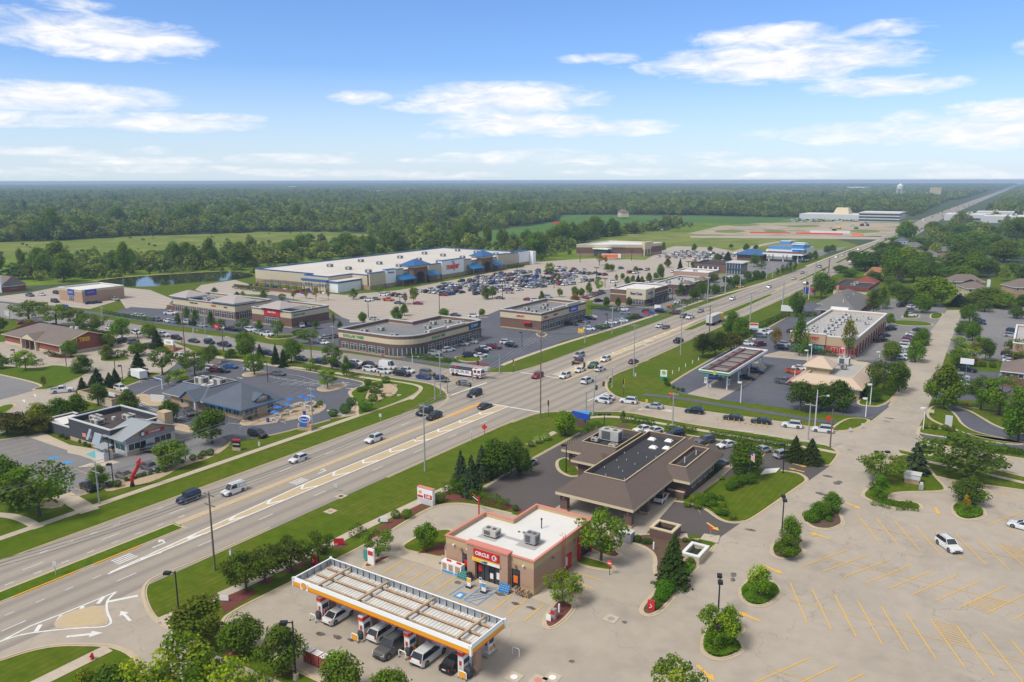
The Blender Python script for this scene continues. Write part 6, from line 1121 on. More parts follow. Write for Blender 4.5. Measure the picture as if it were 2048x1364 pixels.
b.build('entrance_front',r)
text('ELECTRONICS','1' and 1.6,'store_blue',r,(-268,556.3,6.6),(math.pi/2,0,rad(29.6)),'sign_lettering',.05)
r=thing('semi_trailer','orange and white parked semi trailer in front of the far store','trailer',*at(1222,519),0,rad(30));b=MB();b.box(-7,-1.3,1.2,7,1.3,4.1,'white');b.box(-6.2,-1.34,1.4,5,-1.3,3.9,'orange');b.build('box_body',r);b=MB();
for x in(-5,-3.6):b.cyl(x,-1,0,0.01,.5,None,8,'tyre');b.box(x-.5,-1.2,0,x+.5,1.2,1,'tyre')
b.box(4.5,-.2,0,4.8,.2,1.2,'dark_grey');b.build('running_gear',r)
r=shell('long_shop','long tan shop building with grey roof crowded by rooftop units',[(-66.5,274.5),(-45.8,274.5),(-45.8,334.5),(-66.3,334.5)],6,[(.6,'stone'),(3,'brick_red'),(5.7,'stucco_tan'),(6,'cream')],'roof_lightgrey',.7,.35,'white')
b=MB();b.box(-66.8,273.9,3.1,-55.4,274.5,6.6,'stucco_tan');b.box(-66.95,273.75,6.6,-55.3,274.6,6.9,'white');b.box(-66.6,334.6,5.8,-60,336.5,7,'white');b.build('raised_front',r)
letters(r,'S',273.9,-60,5.0,'DENTIST','red',1.35);window(r,'S',274.4,-66,-56,.7,3.0,'teal',8);
for i in range(3):window(r,'S',274.5,-53.5+i*2.6,-51.5+i*2.6,.6,2.6,'red',2,'door')
for i in range(11):window(r,'E',-45.8,277+i*5.2,279.6+i*5.2,.5,2.9,'glass');
for i in range(11):b=MB();b.box(-45.8,275.6+i*5.2,0,-45.5,276.3+i*5.2,3.8,'brick_red');b.build('pilaster',r)
for i in range(7):hvac(r,-57.2-i*.15,284+i*6.6,5.3,2.4,2.0,1.4,'light_grey');
for x,y in[(-62.5,288),(-61,283.5),(-63,293),(-59,296),(-53,300),(-50,290),(-49,310),(-53,316),(-61,310),(-50,322),(-54.5,279.5),(-56.5,277.8)]:hvac(r,x,y,5.3,1.6,1.4,1.1,'light_grey')
for k in range(14):b=MB();x,y=R.uniform(-65,-47),R.uniform(277,330);b.cyl(x,y,5.3,6.1,.1,None,6,'grey');b.build('vent_pipe',r)
r=thing('restaurant','restaurant with tan ribbed metal roof and small tower roof','restaurant',0,0,.03);b=MB();b.box(-51,219.5,0,-35,246,3.3,'cream');b.box(-50.98,219.4,0,-35.02,219.5,1,'brick_buff');b.build('wall',r)
b=MB();X0,Y0,X1,Y1=-52.2,218.2,-34,247.3;z0,z1=3.3,5.2;ix=3.2
o_=[(X0,Y0),(X1,Y0),(X1,Y1),(X0,Y1)];i_=[(X0+ix,Y0+ix),(X1-ix,Y0+ix),(X1-ix,Y1-ix),(X0+ix,Y1-ix)]
b.add([(*p,z0)for p in o_]+[(*p,z1)for p in i_],[(i,(i+1)%4,4+(i+1)%4,4+i)for i in range(4)],'metal_tan');b.prism(o_,z0-.35,z0-.01,'cream');wall_ring(b,i_,z1-.8,z1+.05,'cream',.25);slab(b,i_,z1-.7,'roof_lightgrey',.25)
b.build('roof',r);b=MB();b.box(-50.2,226,4.0,-44,232.5,6.3,'brick_buff');b.hip(-50.6,225.6,-43.6,232.9,6.3,8.6,3.3,3.4,'metal_tan',.5,.2,'cream');b.build('tower_roof',r)
hvac(r,-43,240,4.6,3,2.6,2.2,'light_grey');hvac(r,-42,234.5,4.6,1.6,1.4,1.4,'grey')
b=MB();b.box(-53.4,220,2.2,-51,226,2.5,'salmon');b.add([(-52.2,219,3.2),(-52.2,227,3.2),(-54,227,2.2),(-54,219,2.2)],[(0,1,2,3)],'salmon');b.build('awning',r)
for i in range(3):window(r,'S',219.4,-49.5+i*4,-47+i*4,1.1,2.6,'glass')
sign(r,'S',219.4,-47,-45.4,1.2,2.6,'yellow',name='poster')
r=thing('office_building','single-storey building under a wide grey hipped shingle roof','office',0,0,.03);b=MB();b.box(-74,353,0,-61,402,3.1,'brick_red');b.build('wall',r)
b=MB();b.hip(-76,351.5,-60,385,3.1,8.2,7.9,12,'shingle_grey',.3,.25,'light_grey');b.hip(-79,368,-64,404,3.1,7.2,7.3,10,'shingle_grey',.3,.25,'light_grey');b.build('roof',r)
b=MB();b.box(-76.2,392,3,-75.2,393,8.6,'brick_tan');b.build('chimney',r)
for y in(356,366,378):b=MB();b.cyl(-66,y,6,7.5,.12,None,6,'white');b.build('vent_pipe',r)
for i in range(4):window(r,'S',353,-73+i*3.1,-71.4+i*3.1,1,2.5,'glass')
r=thing('motel_office','dark flat-roofed building with red mansard edge and red hip','restaurant',0,0,.03);b=MB();b.box(-84,425,0,-68,456,3.6,'cream');b.build('wall',r)
b=MB();wall_ring(b,rect(-84.6,424.4,-67.4,456.6),3.0,4.6,'mansard_red',.5);slab(b,rect(-84.6,424.4,-67.4,456.6),4.1,'roof_black',.5);b.hip(-78,446,-68,458,4.6,7.2,4.9,5.5,'mansard_red',.3,.2,'cream');b.build('roof',r)
for y in(432,440):hvac(r,-76,y,4.1)
r=thing('shop','red brick shop with bright blue hipped metal roof','shop',0,0,.03);b=MB();b.box(-181,573,0,-164,588,4.6,'brick_brown');b.build('wall',r);b=MB();b.hip(-182.5,571.5,-162.5,589.5,4.6,8,9,8,'metal_blue',.4,.3,'store_blue');b.build('roof',r)
r=thing('fuel_canopy','distant white fuel canopy with dark red roof deck','canopy',0,0,.03);b=MB();x,y=-150,585;b.box(x-14,y-8,5,x+14,y+8,6.1,'white','rust_dark');b.build('roof',r)
for dx in(-10,0,10):
 for dy in(-5,5):b=MB();b.box(x+dx-.3,y+dy-.3,0,x+dx+.3,y+dy+.3,5,'sign_white');b.build('column',r)
r=thing('car_wash','white car wash hall with blue glass towers at both ends','car wash',0,0,.03);b=MB();b.box(-173,618,0,-148,662,5.2,'sign_white','roof_lightgrey');b.build('hall',r)
b=MB();b.box(-152,612,0,-144,622,11,'sky_blue','white');b.box(-152.6,611.4,9.8,-143.4,622.6,10.5,'sign_white');b.box(-152.6,611.4,6.2,-143.4,622.6,6.8,'sign_white');b.build('glass_tower',r)
b=MB();b.box(-173,655,5.2,-165,663,9,'sky_blue','white');b.box(-172,622,5.2,-149,655,7.2,'sky_blue','roof_grey');b.build('blue_parapet',r)
r=thing('fuel_canopy','green and white trimmed fuel canopy with dark open roof deck','canopy',-70.4,226.3,.04);L_,W_2=36.4,8.8;b=MB();z0,z1=4.6,5.6
b.box(-W_2/2,-L_/2,z0,W_2/2,L_/2,z0+.2,'roof_grey');b.build('deck',r)
for(x0,y0,x1,y1,n_)in[(-W_2/2,-L_/2,W_2/2,-L_/2+.25,1),(W_2/2-.25,-L_/2+.25,W_2/2,L_/2,0),(-W_2/2,-L_/2+.25,-W_2/2+.25,L_/2,0),(-W_2/2+.25,L_/2-.25,W_2/2-.25,L_/2,0)]:
 b=MB();b.box(x0,y0,z0,x1,y1,z1,'sign_white');
 if n_:b.box(x0-.02,y0-.03,z0+.3,x1+.02,y0,z1-.25,'green')
 b.build('fascia',r)
b=MB()
for k in range(6):b.box(-W_2/2+.4,-L_/2+2+k*6.4,z1-.35,W_2/2-.4,-L_/2+2.25+k*6.4,z1-.05,'rust_dark')
for x in(-2.6,2.6):b.box(x-.2,-L_/2+.4,z1-.5,x+.2,L_/2-.4,z1-.2,'rust_dark')
for k in range(18):b.box(-3.8,-L_/2+1+k*2,z0+.2,3.8,-L_/2+1.1+k*2,z0+.35,'grey')
b.build('roof_beams',r)
for k in range(14):b=MB();b.box(R.uniform(-3.4,2.6),-L_/2+2+k*2.4,z0+.35,0,-L_/2+3+k*2.4,z0+.6,'light_grey');
for x in(-2.8,2.8):
 for y in(-15,-5,5,15):b=MB();b.box(x-.16,y-.16,0,x+.16,y+.16,z0,'sign_white');b.build('column',r)
b=MB();b.cyl(0,0,0,.06,.55,None,16,'lime');b.cyl(0,0,.06,.09,.25,None,12,'yellow');o=b.build('emblem',r);o.rotation_euler=(math.pi/2,0,0);o.location=(.2,-L_/2-.03,5.1)
def pump(x,y,label,rz=0,style='green'):
 r=thing('fuel_pump',label,'fuel pump',x,y,.05,rz,'fuel pumps');b=MB();b.box(-.45,-.9,0,.45,.9,.14,'concrete');b.build('island',r)
 b=MB();b.box(-.32,-.5,.14,.32,.5,1.9,'sign_white');b.box(-.34,-.4,1.15,.34,.4,1.6,'dark_grey');b.box(-.2,-.52,.5,.2,-.49,1.5,'light_grey');b.box(-.14,-.53,1.0,.14,-.515,1.4,'red' if style!='green' else 'dark_grey');b.box(-.34,-.35,.35,.34,.35,.8,'green' if style=='green' else 'canopy_yellow');b.build('cabinet',r)
 b=MB();b.box(-.3,-.6,1.9,.3,.6,2.4,'green' if style=='green' else 'sign_white')
 if style!='green':b.box(-.31,-.62,1.95,.31,.62,2.3,'bright_red')
 b.build('topper',r);b=MB();b.tube([(.34,.2,1.2),(.5,.3,.5),(.4,.35,.9)],.025,5,'black');b.build('hose',r);return r
for(px,py)in[(1412,766),(1458,771),(1480,750),(1500,739),(1520,728)]:
 a=at(px,py);pump(a[0],a[1],f"green topped fuel pump, {ORD[[1412,1458,1480,1500,1520].index(px)]} of five from the left",0)
r=thing('bank_building','bank with brown shingle mansard roofs and drive-through columns','bank',0,0,.03)
def mans(b,x0,y0,x1,y1,ze,zt,well,m='shingle_brown',deck='roof_black',dz=.8,f=.55,sides='SENW'):
 o_=[(x0,y0),(x1,y0),(x1,y1),(x0,y1)];wx0,wy0,wx1,wy1=well;i_=[(wx0,wy0),(wx1,wy0),(wx1,wy1),(wx0,wy1)]
 b.add([(*p,ze)for p in o_]+[(*p,zt)for p in i_],[(i,(i+1)%4,4+(i+1)%4,4+i)for i in range(4)],m)
 b.prism([(x0+.03,y0+.03),(x1-.03,y0+.03),(x1-.03,y1-.03),(x0+.03,y1-.03)],ze-f,ze-.004,'cream');b.add([(x0+.03,y0+.03,ze-f),(x0+.03,y1-.03,ze-f),(x1-.03,y1-.03,ze-f),(x1-.03,y0+.03,ze-f)],[(0,1,2,3)],'cream')
 p=[(wx0-.01,wy0-.01),(wx1+.01,wy0-.01),(wx1+.01,wy1+.01),(wx0-.01,wy1+.01)];wall_ring(b,p,zt-dz,zt+.12,'wood' if 0 else 'shingle_brown',.14);slab(b,p,zt-dz+.05,deck,.14)
 q=inset(p,-.04);wall_ring(b,q,zt+.12,zt+.2,'median_concrete',.22)
b=MB();mans(b,-65.8,113.8,-50.9,151,3.75,5.75,(-63.3,119.7,-55.3,148.2));b.build('main_roof',r)
b=MB();mans(b,-55.5,130.7,-47.6,149.2,3.72,5.1,(-52.9,133.6,-49.6,146));b.build('wing_roof',r)
b=MB();mans(b,-76.2,134,-65,151.6,3.7,4.9,(-73,137,-65.3,149));b.build('rear_roof',r);b=MB();b.hip(-71.5,129.6,-64,136,3.68,5.0,2.6,3.2,'shingle_brown',0,.5,'cream');b.build('porch_roof',r)
b=MB();b.box(-64.6,131.5,0,-52,149.8,3.15,'brick_dark');b.box(-52,132,0,-48.8,148,3.15,'brick_dark');b.box(-75,135.2,0,-64.6,150.4,3.15,'brick_dark');b.box(-70.5,130.8,0,-64.6,135.2,3.15,'brick_dark');b.box(-64.65,131.4,0,-51.95,131.5,.6,'stone');b.build('wall',r)
for(x,y)in[(-64.6,115.2),(-52.3,115.2),(-52.3,121.8),(-52.3,128.2),(-64.6,122),(-64.6,128.4)]:b=MB();b.box(x-.7,y-.5,0,x+.7,y+.5,3.2,'brick_dark');b.box(x-.8,y-.6,0,x+.8,y+.6,.4,'stone');b.box(x-.08,y-.56,2.3,x+.08,y-.5,2.6,'light_grey');b.build('column',r)
b=MB();b.box(-51.9,131,0,-48.8,131.3,1.3,'brick_dark');b.box(-51.95,130.95,1.3,-48.75,131.35,1.45,'cream');b.build('garden_wall',r)
for i in range(4):window(r,'E',-48.8,135+i*3.2,137+i*3.2,.9,2.6,'glass',2);window(r,'S',135.2,-74+i*.01,-72.3+i*.01,.9,2.4,'glass',2)if i==0 else 0
for x,y in[(-61.5,145.6),(-59.2,141),(-58.2,146.5),(-56.8,142)]:b=MB();b.hip(x-.75,y-.65,x+.75,y+.65,5.15,5.5,.3,.3,'white',0,.2,'light_grey');b.build('skylight',r)
for k in range(16):b=MB();x,y=-62.5+(k%4)*2+(k%3)*.3,121+(k//4)*4.6+(k%2)*1.2;b.cyl(x,y,5.0,5.4,.07,None,6,'light_grey');b.cyl(x,y,5.0,5.05,.2,None,8,'black');b.build('vent_pipe',r)
hvac(r,-69.5,143,4.2,4.4,2.4,2.3);hvac(r,-73.8+2,140.5,4.2,1.5,1.2,.9);hvac(r,-67,139,4.2,1.6,1.4,.8)
for y in(133.8,):b=MB();b.cyl(-51.5,138,4.4,5.6,.09,None,6,'white');b.cyl(-51.3,143.5,4.4,5.3,.09,None,6,'white');b.build('vent_pipe',r)
P_=[(-69,87),(-53.6,87),(-53.6,104.2),(-63.7,104.2),(-63.7,97.2),(-69,97.2)]
r=shell('convenience_store','white-roofed brick convenience store with salmon coping and red sign',P_,5.1,[(.9,'brick_buff'),(4.0,'brick_tan'),(5.1,'brick_buff')],'roof_white',.55,.17,'salmon','shop',.2)
b=MB();b.box(-64.6,86.3,0,-63.2,87,5.35,'brick_tan');b.box(-58.9,86.3,0,-57.5,87,5.35,'brick_tan');b.box(-63.2,86.3,3.1,-58.9,87,5.35,'brick_buff');b.box(-64.75,86.15,5.35,-57.35,87.4,5.62,'salmon');b.build('entrance_frame',r)
sg=sign(r,'S',86.3,-63.3,-58.9,3.75,5.0,'red',None,d=.2);text('CIRCLE',.72,'white',sg,(-61.75,86.07,4.4),FRONT,bold=.035,sx=1.05)
b=MB();n=22;b.cyl(0,0,0,.03,.42,None,n,'white');o=b.build('emblem',sg);o.rotation_euler=(math.pi/2,0,0);o.location=(-59.65,86.09,4.4);text('K',.72,'red',sg,(-59.65,86.04,4.4),FRONT,bold=.04)
sg=sign(r,'S',86.3,-63.5,-58.7,3.1,3.55,'sign_white','987','black',.42,d=.24);
b=MB();b.box(-63.45,86.02,3.14,-61.9,86.06,3.5,'yellow');b.box(-61.8,86.02,3.2,-61.3,86.06,3.45,'teal');b.box(-63.5,86.04,3.56,-58.7,86.28,3.7,'yellow');b.build('price_strip',r)
b=MB();b.box(-63.2,86.85,0,-58.9,86.95,3.05,'glass');
for x in(-63.1,-61.9,-61.0,-60.1,-59.0):b.box(x-.05,86.78,0,x+.05,86.86,3.05,'black')
b.box(-62.9,86.76,1.3,-62.3,86.84,2.3,'red');b.box(-60.85,86.76,.7,-60.3,86.84,1.5,'sign_white');b.box(-59.7,86.76,.9,-59.2,86.84,1.9,'sign_white');b.build('door',r)
for a0 in(-65.9,-57.2):w_=window(r,'S',87,a0,a0+1.3,.3,3.2,'glass',1,'window','black');b=MB();b.box(a0+.3,86.9,1.2,a0+1.0,86.93,2.3,'red' if a0<-60 else 'orange');b.build('poster',w_)
for x in(-67.4,-64.9,-57.9,-55.2):b=MB();b.box(x-.12,86.6,4.1,x+.12,86.98,4.25,'white');b.build('wall_lamp',r)
for(s,c,a)in(('S',87,-66),('S',87,-56.5),('E',-53.6,92),('E',-53.6,98.5)):
 b=MB();
 if s=='S':b.cyl(a,86.75,3.7,3.95,.25,.12,8,'wood')
 else:b.cyl(-53.3,a,3.7,3.95,.25,.12,8,'wood')
 b.build('wall_lamp',r)
hvac(r,-63.9,91.6,4.6,2.4,1.6,1.2);hvac(r,-57.5,92.8,4.6,1.9,1.6,1.6,'grey');b=MB();b.cyl(-59,98,4.6,6.0,.09,None,8,'dark_grey');b.cyl(-59,98,6,6.2,.16,None,8,'dark_grey');b.build('vent_pipe',r);b=MB();b.cyl(-60.4,95.2,4.56,4.7,.22,None,10,'wood');b.cyl(-61.2,95,4.56,4.7,.18,None,10,'wood');b.build('roof_drain',r)
b=MB();b.box(-65.6,90.2,4.56,-62.4,92.9,4.575,'roof_lightgrey');b.box(-59.3,91,4.56,-56,94.3,4.575,'roof_lightgrey');b.box(-62.4,92.2,4.565,-58.5,92.9,4.58,'roof_lightgrey');b.build('roof_patch',r)
b=MB()
for y in(94.6,95.2):b.tube([(-53.25,y,.2),(-53.25,y,6.1),(-53.9,y,6.1)],.04,5,'red')
for k in range(14):b.tube([(-53.25,94.6,.5+k*.36),(-53.25,95.2,.5+k*.36)],.025,4,'red')
b.build('ladder',r)
b=MB();b.box(-53.6,96.2,0,-53.45,97.6,2.3,'red');b.box(-53.6,95.5,.9,-53.3,96.1,2.2,'light_grey');b.build('side_door',r)
b=MB();b.box(-53.6,99.6,0,-53.2,100,3.3,'red');b.box(-53.6,103.4,0,-53.2,103.8,3.3,'red');b.box(-53.6,99.6,3.3,-53.2,103.8,3.7,'red');b.box(-53.6,100,0,-53.55,103.4,3.3,'black');b.box(-53.5,99.8,3.75,-53.3,103.6,3.95,'yellow');b.build('wash_gate',r)
r=thing('fuel_canopy','yellow and white fuel canopy with rusty beams on its open roof','canopy',-63,68.6,.04);LX,LY=29.2,6.9;z0,z1=4.55,5.6;hx,hy=LX/2,LY/2
b=MB();b.box(-hx+.3,-hy+.3,z0+.02,hx-.3,hy-.3,z0+.12,'decking');b.build('deck',r)
def fascia(pts,yellow,name='fascia'):
 "pts: outer corners a->b, inner offset n"
 (ax,ay),(bx_,by_),(nx,ny)=pts;b=MB();t=.45
 A=lambda k,z:(ax+nx*k,ay+ny*k,z);B_=lambda k,z:(bx_+nx*k,by_+ny*k,z)
 for(k0,za,k1,zb,m)in[(0,z0-.12,0,z0,'bright_red'),(0,z0,0,z0+.56,'canopy_yellow' if yellow else 'white'),(.0,z0+.56,.1,z1,'sign_white'),(.1,z1,.3,z1-.02,'sign_white'),(.3,z1-.02,.3,z0+.1,'galv'),(.42,z0-.12,0,z0-.12,'light_grey')]:
  b.add([A(k0,za),B_(k0,za),B_(k1,zb),A(k1,zb)],[(0,1,2,3)],m)
 return b.build(name,r)
fascia(((-hx,-hy),(hx,-hy),(0,1)),True);fascia(((hx,-hy),(hx,hy),(-1,0)),True);fascia(((hx,hy),(-hx,hy),(0,-1)),False);fascia(((-hx,hy),(-hx,-hy),(1,0)),False)
for x,y in((hx,-hy),(-hx,-hy),(hx,hy),(-hx,hy)):b=MB();b.box(x-.13,y-.13,z0-.13,x+.13,y+.13,z1+.03,'sign_white')if x>0 or y>0 else b.box(x-.05,y-.06,z0-.13,x+.1,y+.2,z1+.03,'sign_white');b.build('corner_cap',r)
b=MB()
for k in range(26):x=-hx+1+k*(LX-2)/25;b.box(x-.04,hy-.38,z0+.1,x+.04,hy-.31,z1-.1,'dark_grey');b.tube([(x+.1,hy-.5,z1-.15),(x+.1,hy-1.0,z0+.15)],.03,4,'galv')
for k in range(5):y=-hy+1+k*1.2;b.box(-hx+.43,y-.03,z0+.1,-hx+.52,y+.03,z1-.1,'dark_grey')
b.build('fascia_struts',r)
for x in(-10.6,-3.6,4.1,12.0):b=MB();b.box(x-.15,-hy+.5,z0+.62,x+.15,hy-.45,z0+.85,'rusty');b.build('cross_beam',r)
for y in(-2.1,-.1,1.9):b=MB();b.box(-hx+.9,y-.09,z0+.3,hx-.9,y+.09,z0+.48,'rusty');b.box(-hx+.9,y-.05,z0+.12,hx-.9,y+.06,z0+.26,'rust_dark');b.build('purlin',r)
for x in(-11.6,-4.0,3.8,12.4):b=MB();b.box(x-.75,-.55,0,x-.15,.55,z0,'brick_tan');b.box(x+.2,-.55,0,x+.75,.55,z0,'brick_tan');b.box(x-.15,-.4,0,x+.2,.4,z0,'brick_tan');b.box(x-.1,-.58,.5,x+.15,-.4,3.4,'sign_white');b.build('column',r)
b=MB();b.box(-hx+1.5,-hy-.06,z0-.12,-hx+2.9,-hy-.01,z1-.2,'sign_white');o=b.build('emblem_panel',r)
b=MB();pts=[(-.15,-.42),(.15,-.42)]+[(.44*math.cos(rad(a)),.40*math.sin(rad(a))+.02)for a in range(-20,201,20)]
b.prism([(x,y)for x,y in pts],0,.04,'canopy_yellow');b.prism([(x*1.14,y*1.14)for x,y in pts],-.02,.02,'bright_red');e_=b.build('shell_emblem',o);e_.rotation_euler=(math.pi/2,0,0);e_.location=(-hx+2.2,-hy-.07,z0+.4)
PMP=[(-77+1.9,64.6,'leftmost'),(-67.5,64.6,'second from the left'),(-59.8,64.6,'third from the left'),(-51.3,64.6,'rightmost')]
for i,(px,py,l_)in enumerate([(641,1243,'leftmost'),(724,1283,'second from left'),(815,1316,'third from left'),(922,1356,'rightmost')]):
 a=at(px,py-4);pump(a[0],a[1]+.6,f"tall white pump with red topper under the yellow canopy, {l_}",0,'y').scale=(1.25,1.3,1.35)
 pump(a[0]+.1,a[1]+5.6,f"white pump on the store side of the yellow canopy, {l_}",0,'y').scale=(1.2,1.2,1.3)
r=thing('restaurant','sandstone restaurant with slate blue hipped roof and blue eaves','restaurant',0,0,.03);b=MB();b.box(-184,118.6,0,-170,132,3.1,'stone');b.box(-170,119.4,0,-156.6,129.5,3.1,'stone');b.build('wall',r)
b=MB();b.hip(-170.5,117.6,-154.6,131,3.2,7.6,7.9,6.6,'shingle_blue',.0,.3,'awning_blue');b.build('main_roof',r)
b=MB();mans(b,-186,117.4,-169,134.2,3.2,5.3,(-183.5,122,-172.5,130.5),'shingle_blue','roof_white',1.0,.3);b.build('rear_roof',r);b=MB();wall_ring(b,rect(-183.6,121.9,-172.4,130.6),5.3,5.45,'awning_blue',.3);b.build('blue_parapet',r)
def gable(b,x0,x1,y0,y1,ze,zr,m,fm,wm,over=.3,axis='y'):
 xm=(x0+x1)/2
 b.add([(x0-over,y0,ze),(xm,y0,zr),(xm,y1,zr),(x0-over,y1,ze),(x1+over,y0,ze),(x1+over,y1,ze)],[(0,1,2,3),(1,4,5,2)],m)
 b.add([(x0,y0+.25,ze-.1),(x1,y0+.25,ze-.1),(xm,y0+.25,zr-.12)],[(0,1,2)],wm)
 b.tube([(x0-over,y0,ze-.02),(xm,y0,zr-.02),(x1+over,y0,ze-.02)],.11,5,fm)
b=MB();gable(b,-177,-170.5,116.2,125,3.2,5.6,'shingle_blue','awning_blue','wood');b.box(-177,116.8,2.9,-170.5,118.5,3.15,'wood');b.build('gable_porch',r);b=MB();b.box(-171.6,116.6,0,-171,117.2,3,'light_grey');b.build('porch_post',r)
b=MB();b.box(-156.6,123.2,0,-155.8,126.4,4.6,'stone');b.add([(-155.8,122.4,4.4),(-155.8,124.8,5.6),(-155.8,127.2,4.4)],[(0,1,2)],'stone');b.tube([(-155.6,122.2,4.3),(-155.6,124.8,5.7),(-155.6,127.4,4.3)],.12,5,'awning_blue');b.add([(-155.5,122.2,4.3),(-155.5,124.8,5.7),(-159.5,124.8,5.7),(-158,122.2,4.3)],[(0,1,2,3)],'shingle_blue');b.add([(-155.5,127.4,4.3),(-155.5,124.8,5.7),(-159.5,124.8,5.7),(-158,127.4,4.3)],[(0,1,2,3)],'shingle_blue');b.build('entrance_gable',r)
text("Culver's",.8,'white',r,(-155.7,124.8,4.7),EAST,'sign_lettering',.03,bold=.03)
for i in range(4):window(r,'S',119.4,-169+i*3,-166.8+i*3,1,2.6,'glass')
for i in range(2):window(r,'E',-156.6,120+i*6.6,122.6+i*6.2,1,2.6,'glass')
window(r,'S',118.6,-180,-178.6,1,2.2,'glass',1);hvac(r,-181,126,4.35,3,2.6,1.9);hvac(r,-175.5,127.5,4.35,3,2.4,1.9);b=MB();b.box(-178.6,124,4.35,-177.4,125,5.0,'light_grey');b.build('roof_vent',r)
r=shell('restaurant','charcoal restaurant with stone tower and white gabled front',rect(-177,88.6,-160.5,101),5.0,[(.9,'stone'),(5,'brick_grey')],'roof_gravel',1.1,.2,'light_grey','restaurant')
b=MB();wall_ring(b,rect(-189,88.9,-177,96),0,2.6,'brick_grey',.3);wall_ring(b,rect(-189.1,88.8,-176.9,96.1),2.6,2.8,'light_grey',.5);wall_ring(b,rect(-184,94,-177,99),2.6,3.6,'brick_grey',.3);slab(b,rect(-189,88.9,-182,96),2.3,'roof_white',.3);slab(b,rect(-182,88.9,-177,96),2.2,'dark_grey',.3);b.build('service_wing',r)
b=MB();b.box(-160.4,99.6,0,-157.6,101.6,6.6,'stone');b.build('stone_tower',r)
b=MB();X0,X1=-160.5,-155.8;ym,y0,y1=95,88.8,101.2
b.add([(X1+.6,y0-.8,3.6),(X1+.6,ym,5.9),(X0-2.5,ym,5.9),(X0-2.5,y0-.8,3.6),(X1+.6,y1+.3,3.6),(X0-2.5,y1+.3,3.6)],[(0,1,2,3),(1,4,5,2)],'metal_roof');b.build('gable_roof',r)
b=MB();b.box(X0,y0+.4,0,X1,y1-.6,3.6,'light_grey');b.box(X0+.01,y0+.41,0,X1+.06,y1-.61,.9,'stone');b.add([(X1+.02,y0-.4,3.6),(X1+.02,y1,3.6),(X1+.02,ym,5.7)],[(0,1,2)],'stone');b.box(X1,y0+.4,2.6,X1+.05,y1-.6,3.5,'grey');b.build('front_wall',r)
window(r,'E',X1+.02,89.6,93.6,1,2.5,'glass',3);window(r,'E',X1+.02,95.6,99.6,1,2.5,'glass',3);window(r,'S',89.2,X0+.6,X1-.5,1,2.5,'glass',2)
sg=sign(r,'E',X1+.06,93.2,98,3.6,4.3,'red','CHICKEN','white',.7,sx=.9);b=MB();b.cyl(0,0,0,.12,.55,None,16,'black');o=b.build('emblem',sg);o.rotation_euler=(0,math.pi/2,0);o.location=(X1+.3,92.8,4.05);b=MB();b.cyl(0,0,.12,.15,.42,None,16,'white');o2=b.build('emblem_face',sg);o2 .rotation_euler=(0,math.pi/2,0);o2 .location=(X1+.3,92.8,4.05)
for(x0,z0_,z1_,w_)in[(-168.6,1.9,4.0,.9),(-166.5,1.3,3.6,2.8)]:b=MB();b.add([(x0,87.6,z0_),(x0+w_,87.6,z0_),(x0+w_,88.55,z1_),(x0,88.55,z1_)],[(0,1,2,3)],'metal_roof');b.box(x0,88.5,z0_,x0+w_,88.6,z1_,'light_grey');b.build('metal_awning',r)
b=MB();b.add([(-160,99.7-.5,5.0),(-157.8,99.2,5.0),(-156.9,99.4,4.0),(-160,99.0,4.0)],[(0,1,2,3)],'metal_roof');b.build('tower_awning',r)
for x,y in[(-173.5,93),(-170.5,91.6),(-168,97.5)]:hvac(r,x,y,3.9,2.6,1.9,1.3)
b=MB();b.cyl(-171,95.6,3.9,4.6,.45,None,10,'light_grey');b.build('exhaust_fan',r);b=MB();b.box(-171.5,88.45,1.8,-170,88.6,2.6,'salmon');b.build('mural_panel',r)
r=thing('patio_kiosk','small white patio enclosure beside the dark restaurant','kiosk',-158.5,85.8,.05);b=MB();b.box(-1.6,-1,0,1.6,1,1.6,'light_grey');b.build('box_body',r);b=MB();b.add([(-1.8,-1.3,2.6),(1.8,-1.3,2.6),(1.8,1.2,3),(-1.8,1.2,3)],[(0,1,2,3)],'metal_roof');
for x in(-1.6,1.6):b.box(x-.05,-.9,1.6,x+.05,-.8,2.7,'white')
b.build('roof',r)
r=thing('tyre_shop','red brick tyre shop with taupe gabled roof and yellow lettering','tyre shop',0,0,.03);X0,Y0,X1,Y1=-306,134.5,-268,153
b=MB();b.box(X0,Y0,0,X1,Y1,3.6,'brick_red');b.box(X0-.05,Y0-.05,0,X1+.05,Y1+.05,.9,'block_cream');ym=(Y0+Y1)/2;b.add([(X1,Y0,3.6),(X1,Y1,3.6),(X1,ym,6.6)],[(0,1,2)],'brick_red');b.add([(X0,Y0,3.6),(X0,Y1,3.6),(X0,ym,6.6)],[(2,1,0)],'brick_red')
for x in(X1-1,):b.box(x,Y0-.1,0,X1+.08,Y0+.8,3.5,'block_cream');b.box(X1-.05,Y0-.1,0,X1+.1,Y0+1,3.6,'block_cream')
b.build('wall',r)
b=MB();b.add([(X0-.8,Y0-.8,3.5),(X1+.6,Y0-.8,3.5),(X1+.6,ym,6.8),(X0+7,ym,6.8),(X0-.8,Y1+.8,3.5),(X1+.6,Y1+.8,3.5)],[(0,1,2,3),(3,2,5,4),(0,3,4)],'shingle_taupe');b.tube([(X1+.62,Y0-.8,3.45),(X1+.62,ym,6.75),(X1+.62,Y1+.8,3.45)],.14,5,'cream');b.prism([(X0-.8,Y0-.85),(X1+.6,Y0-.85),(X1+.6,Y0-.78),(X0-.8,Y0-.78)],3.25,3.5,'cream');b.build('roof',r)
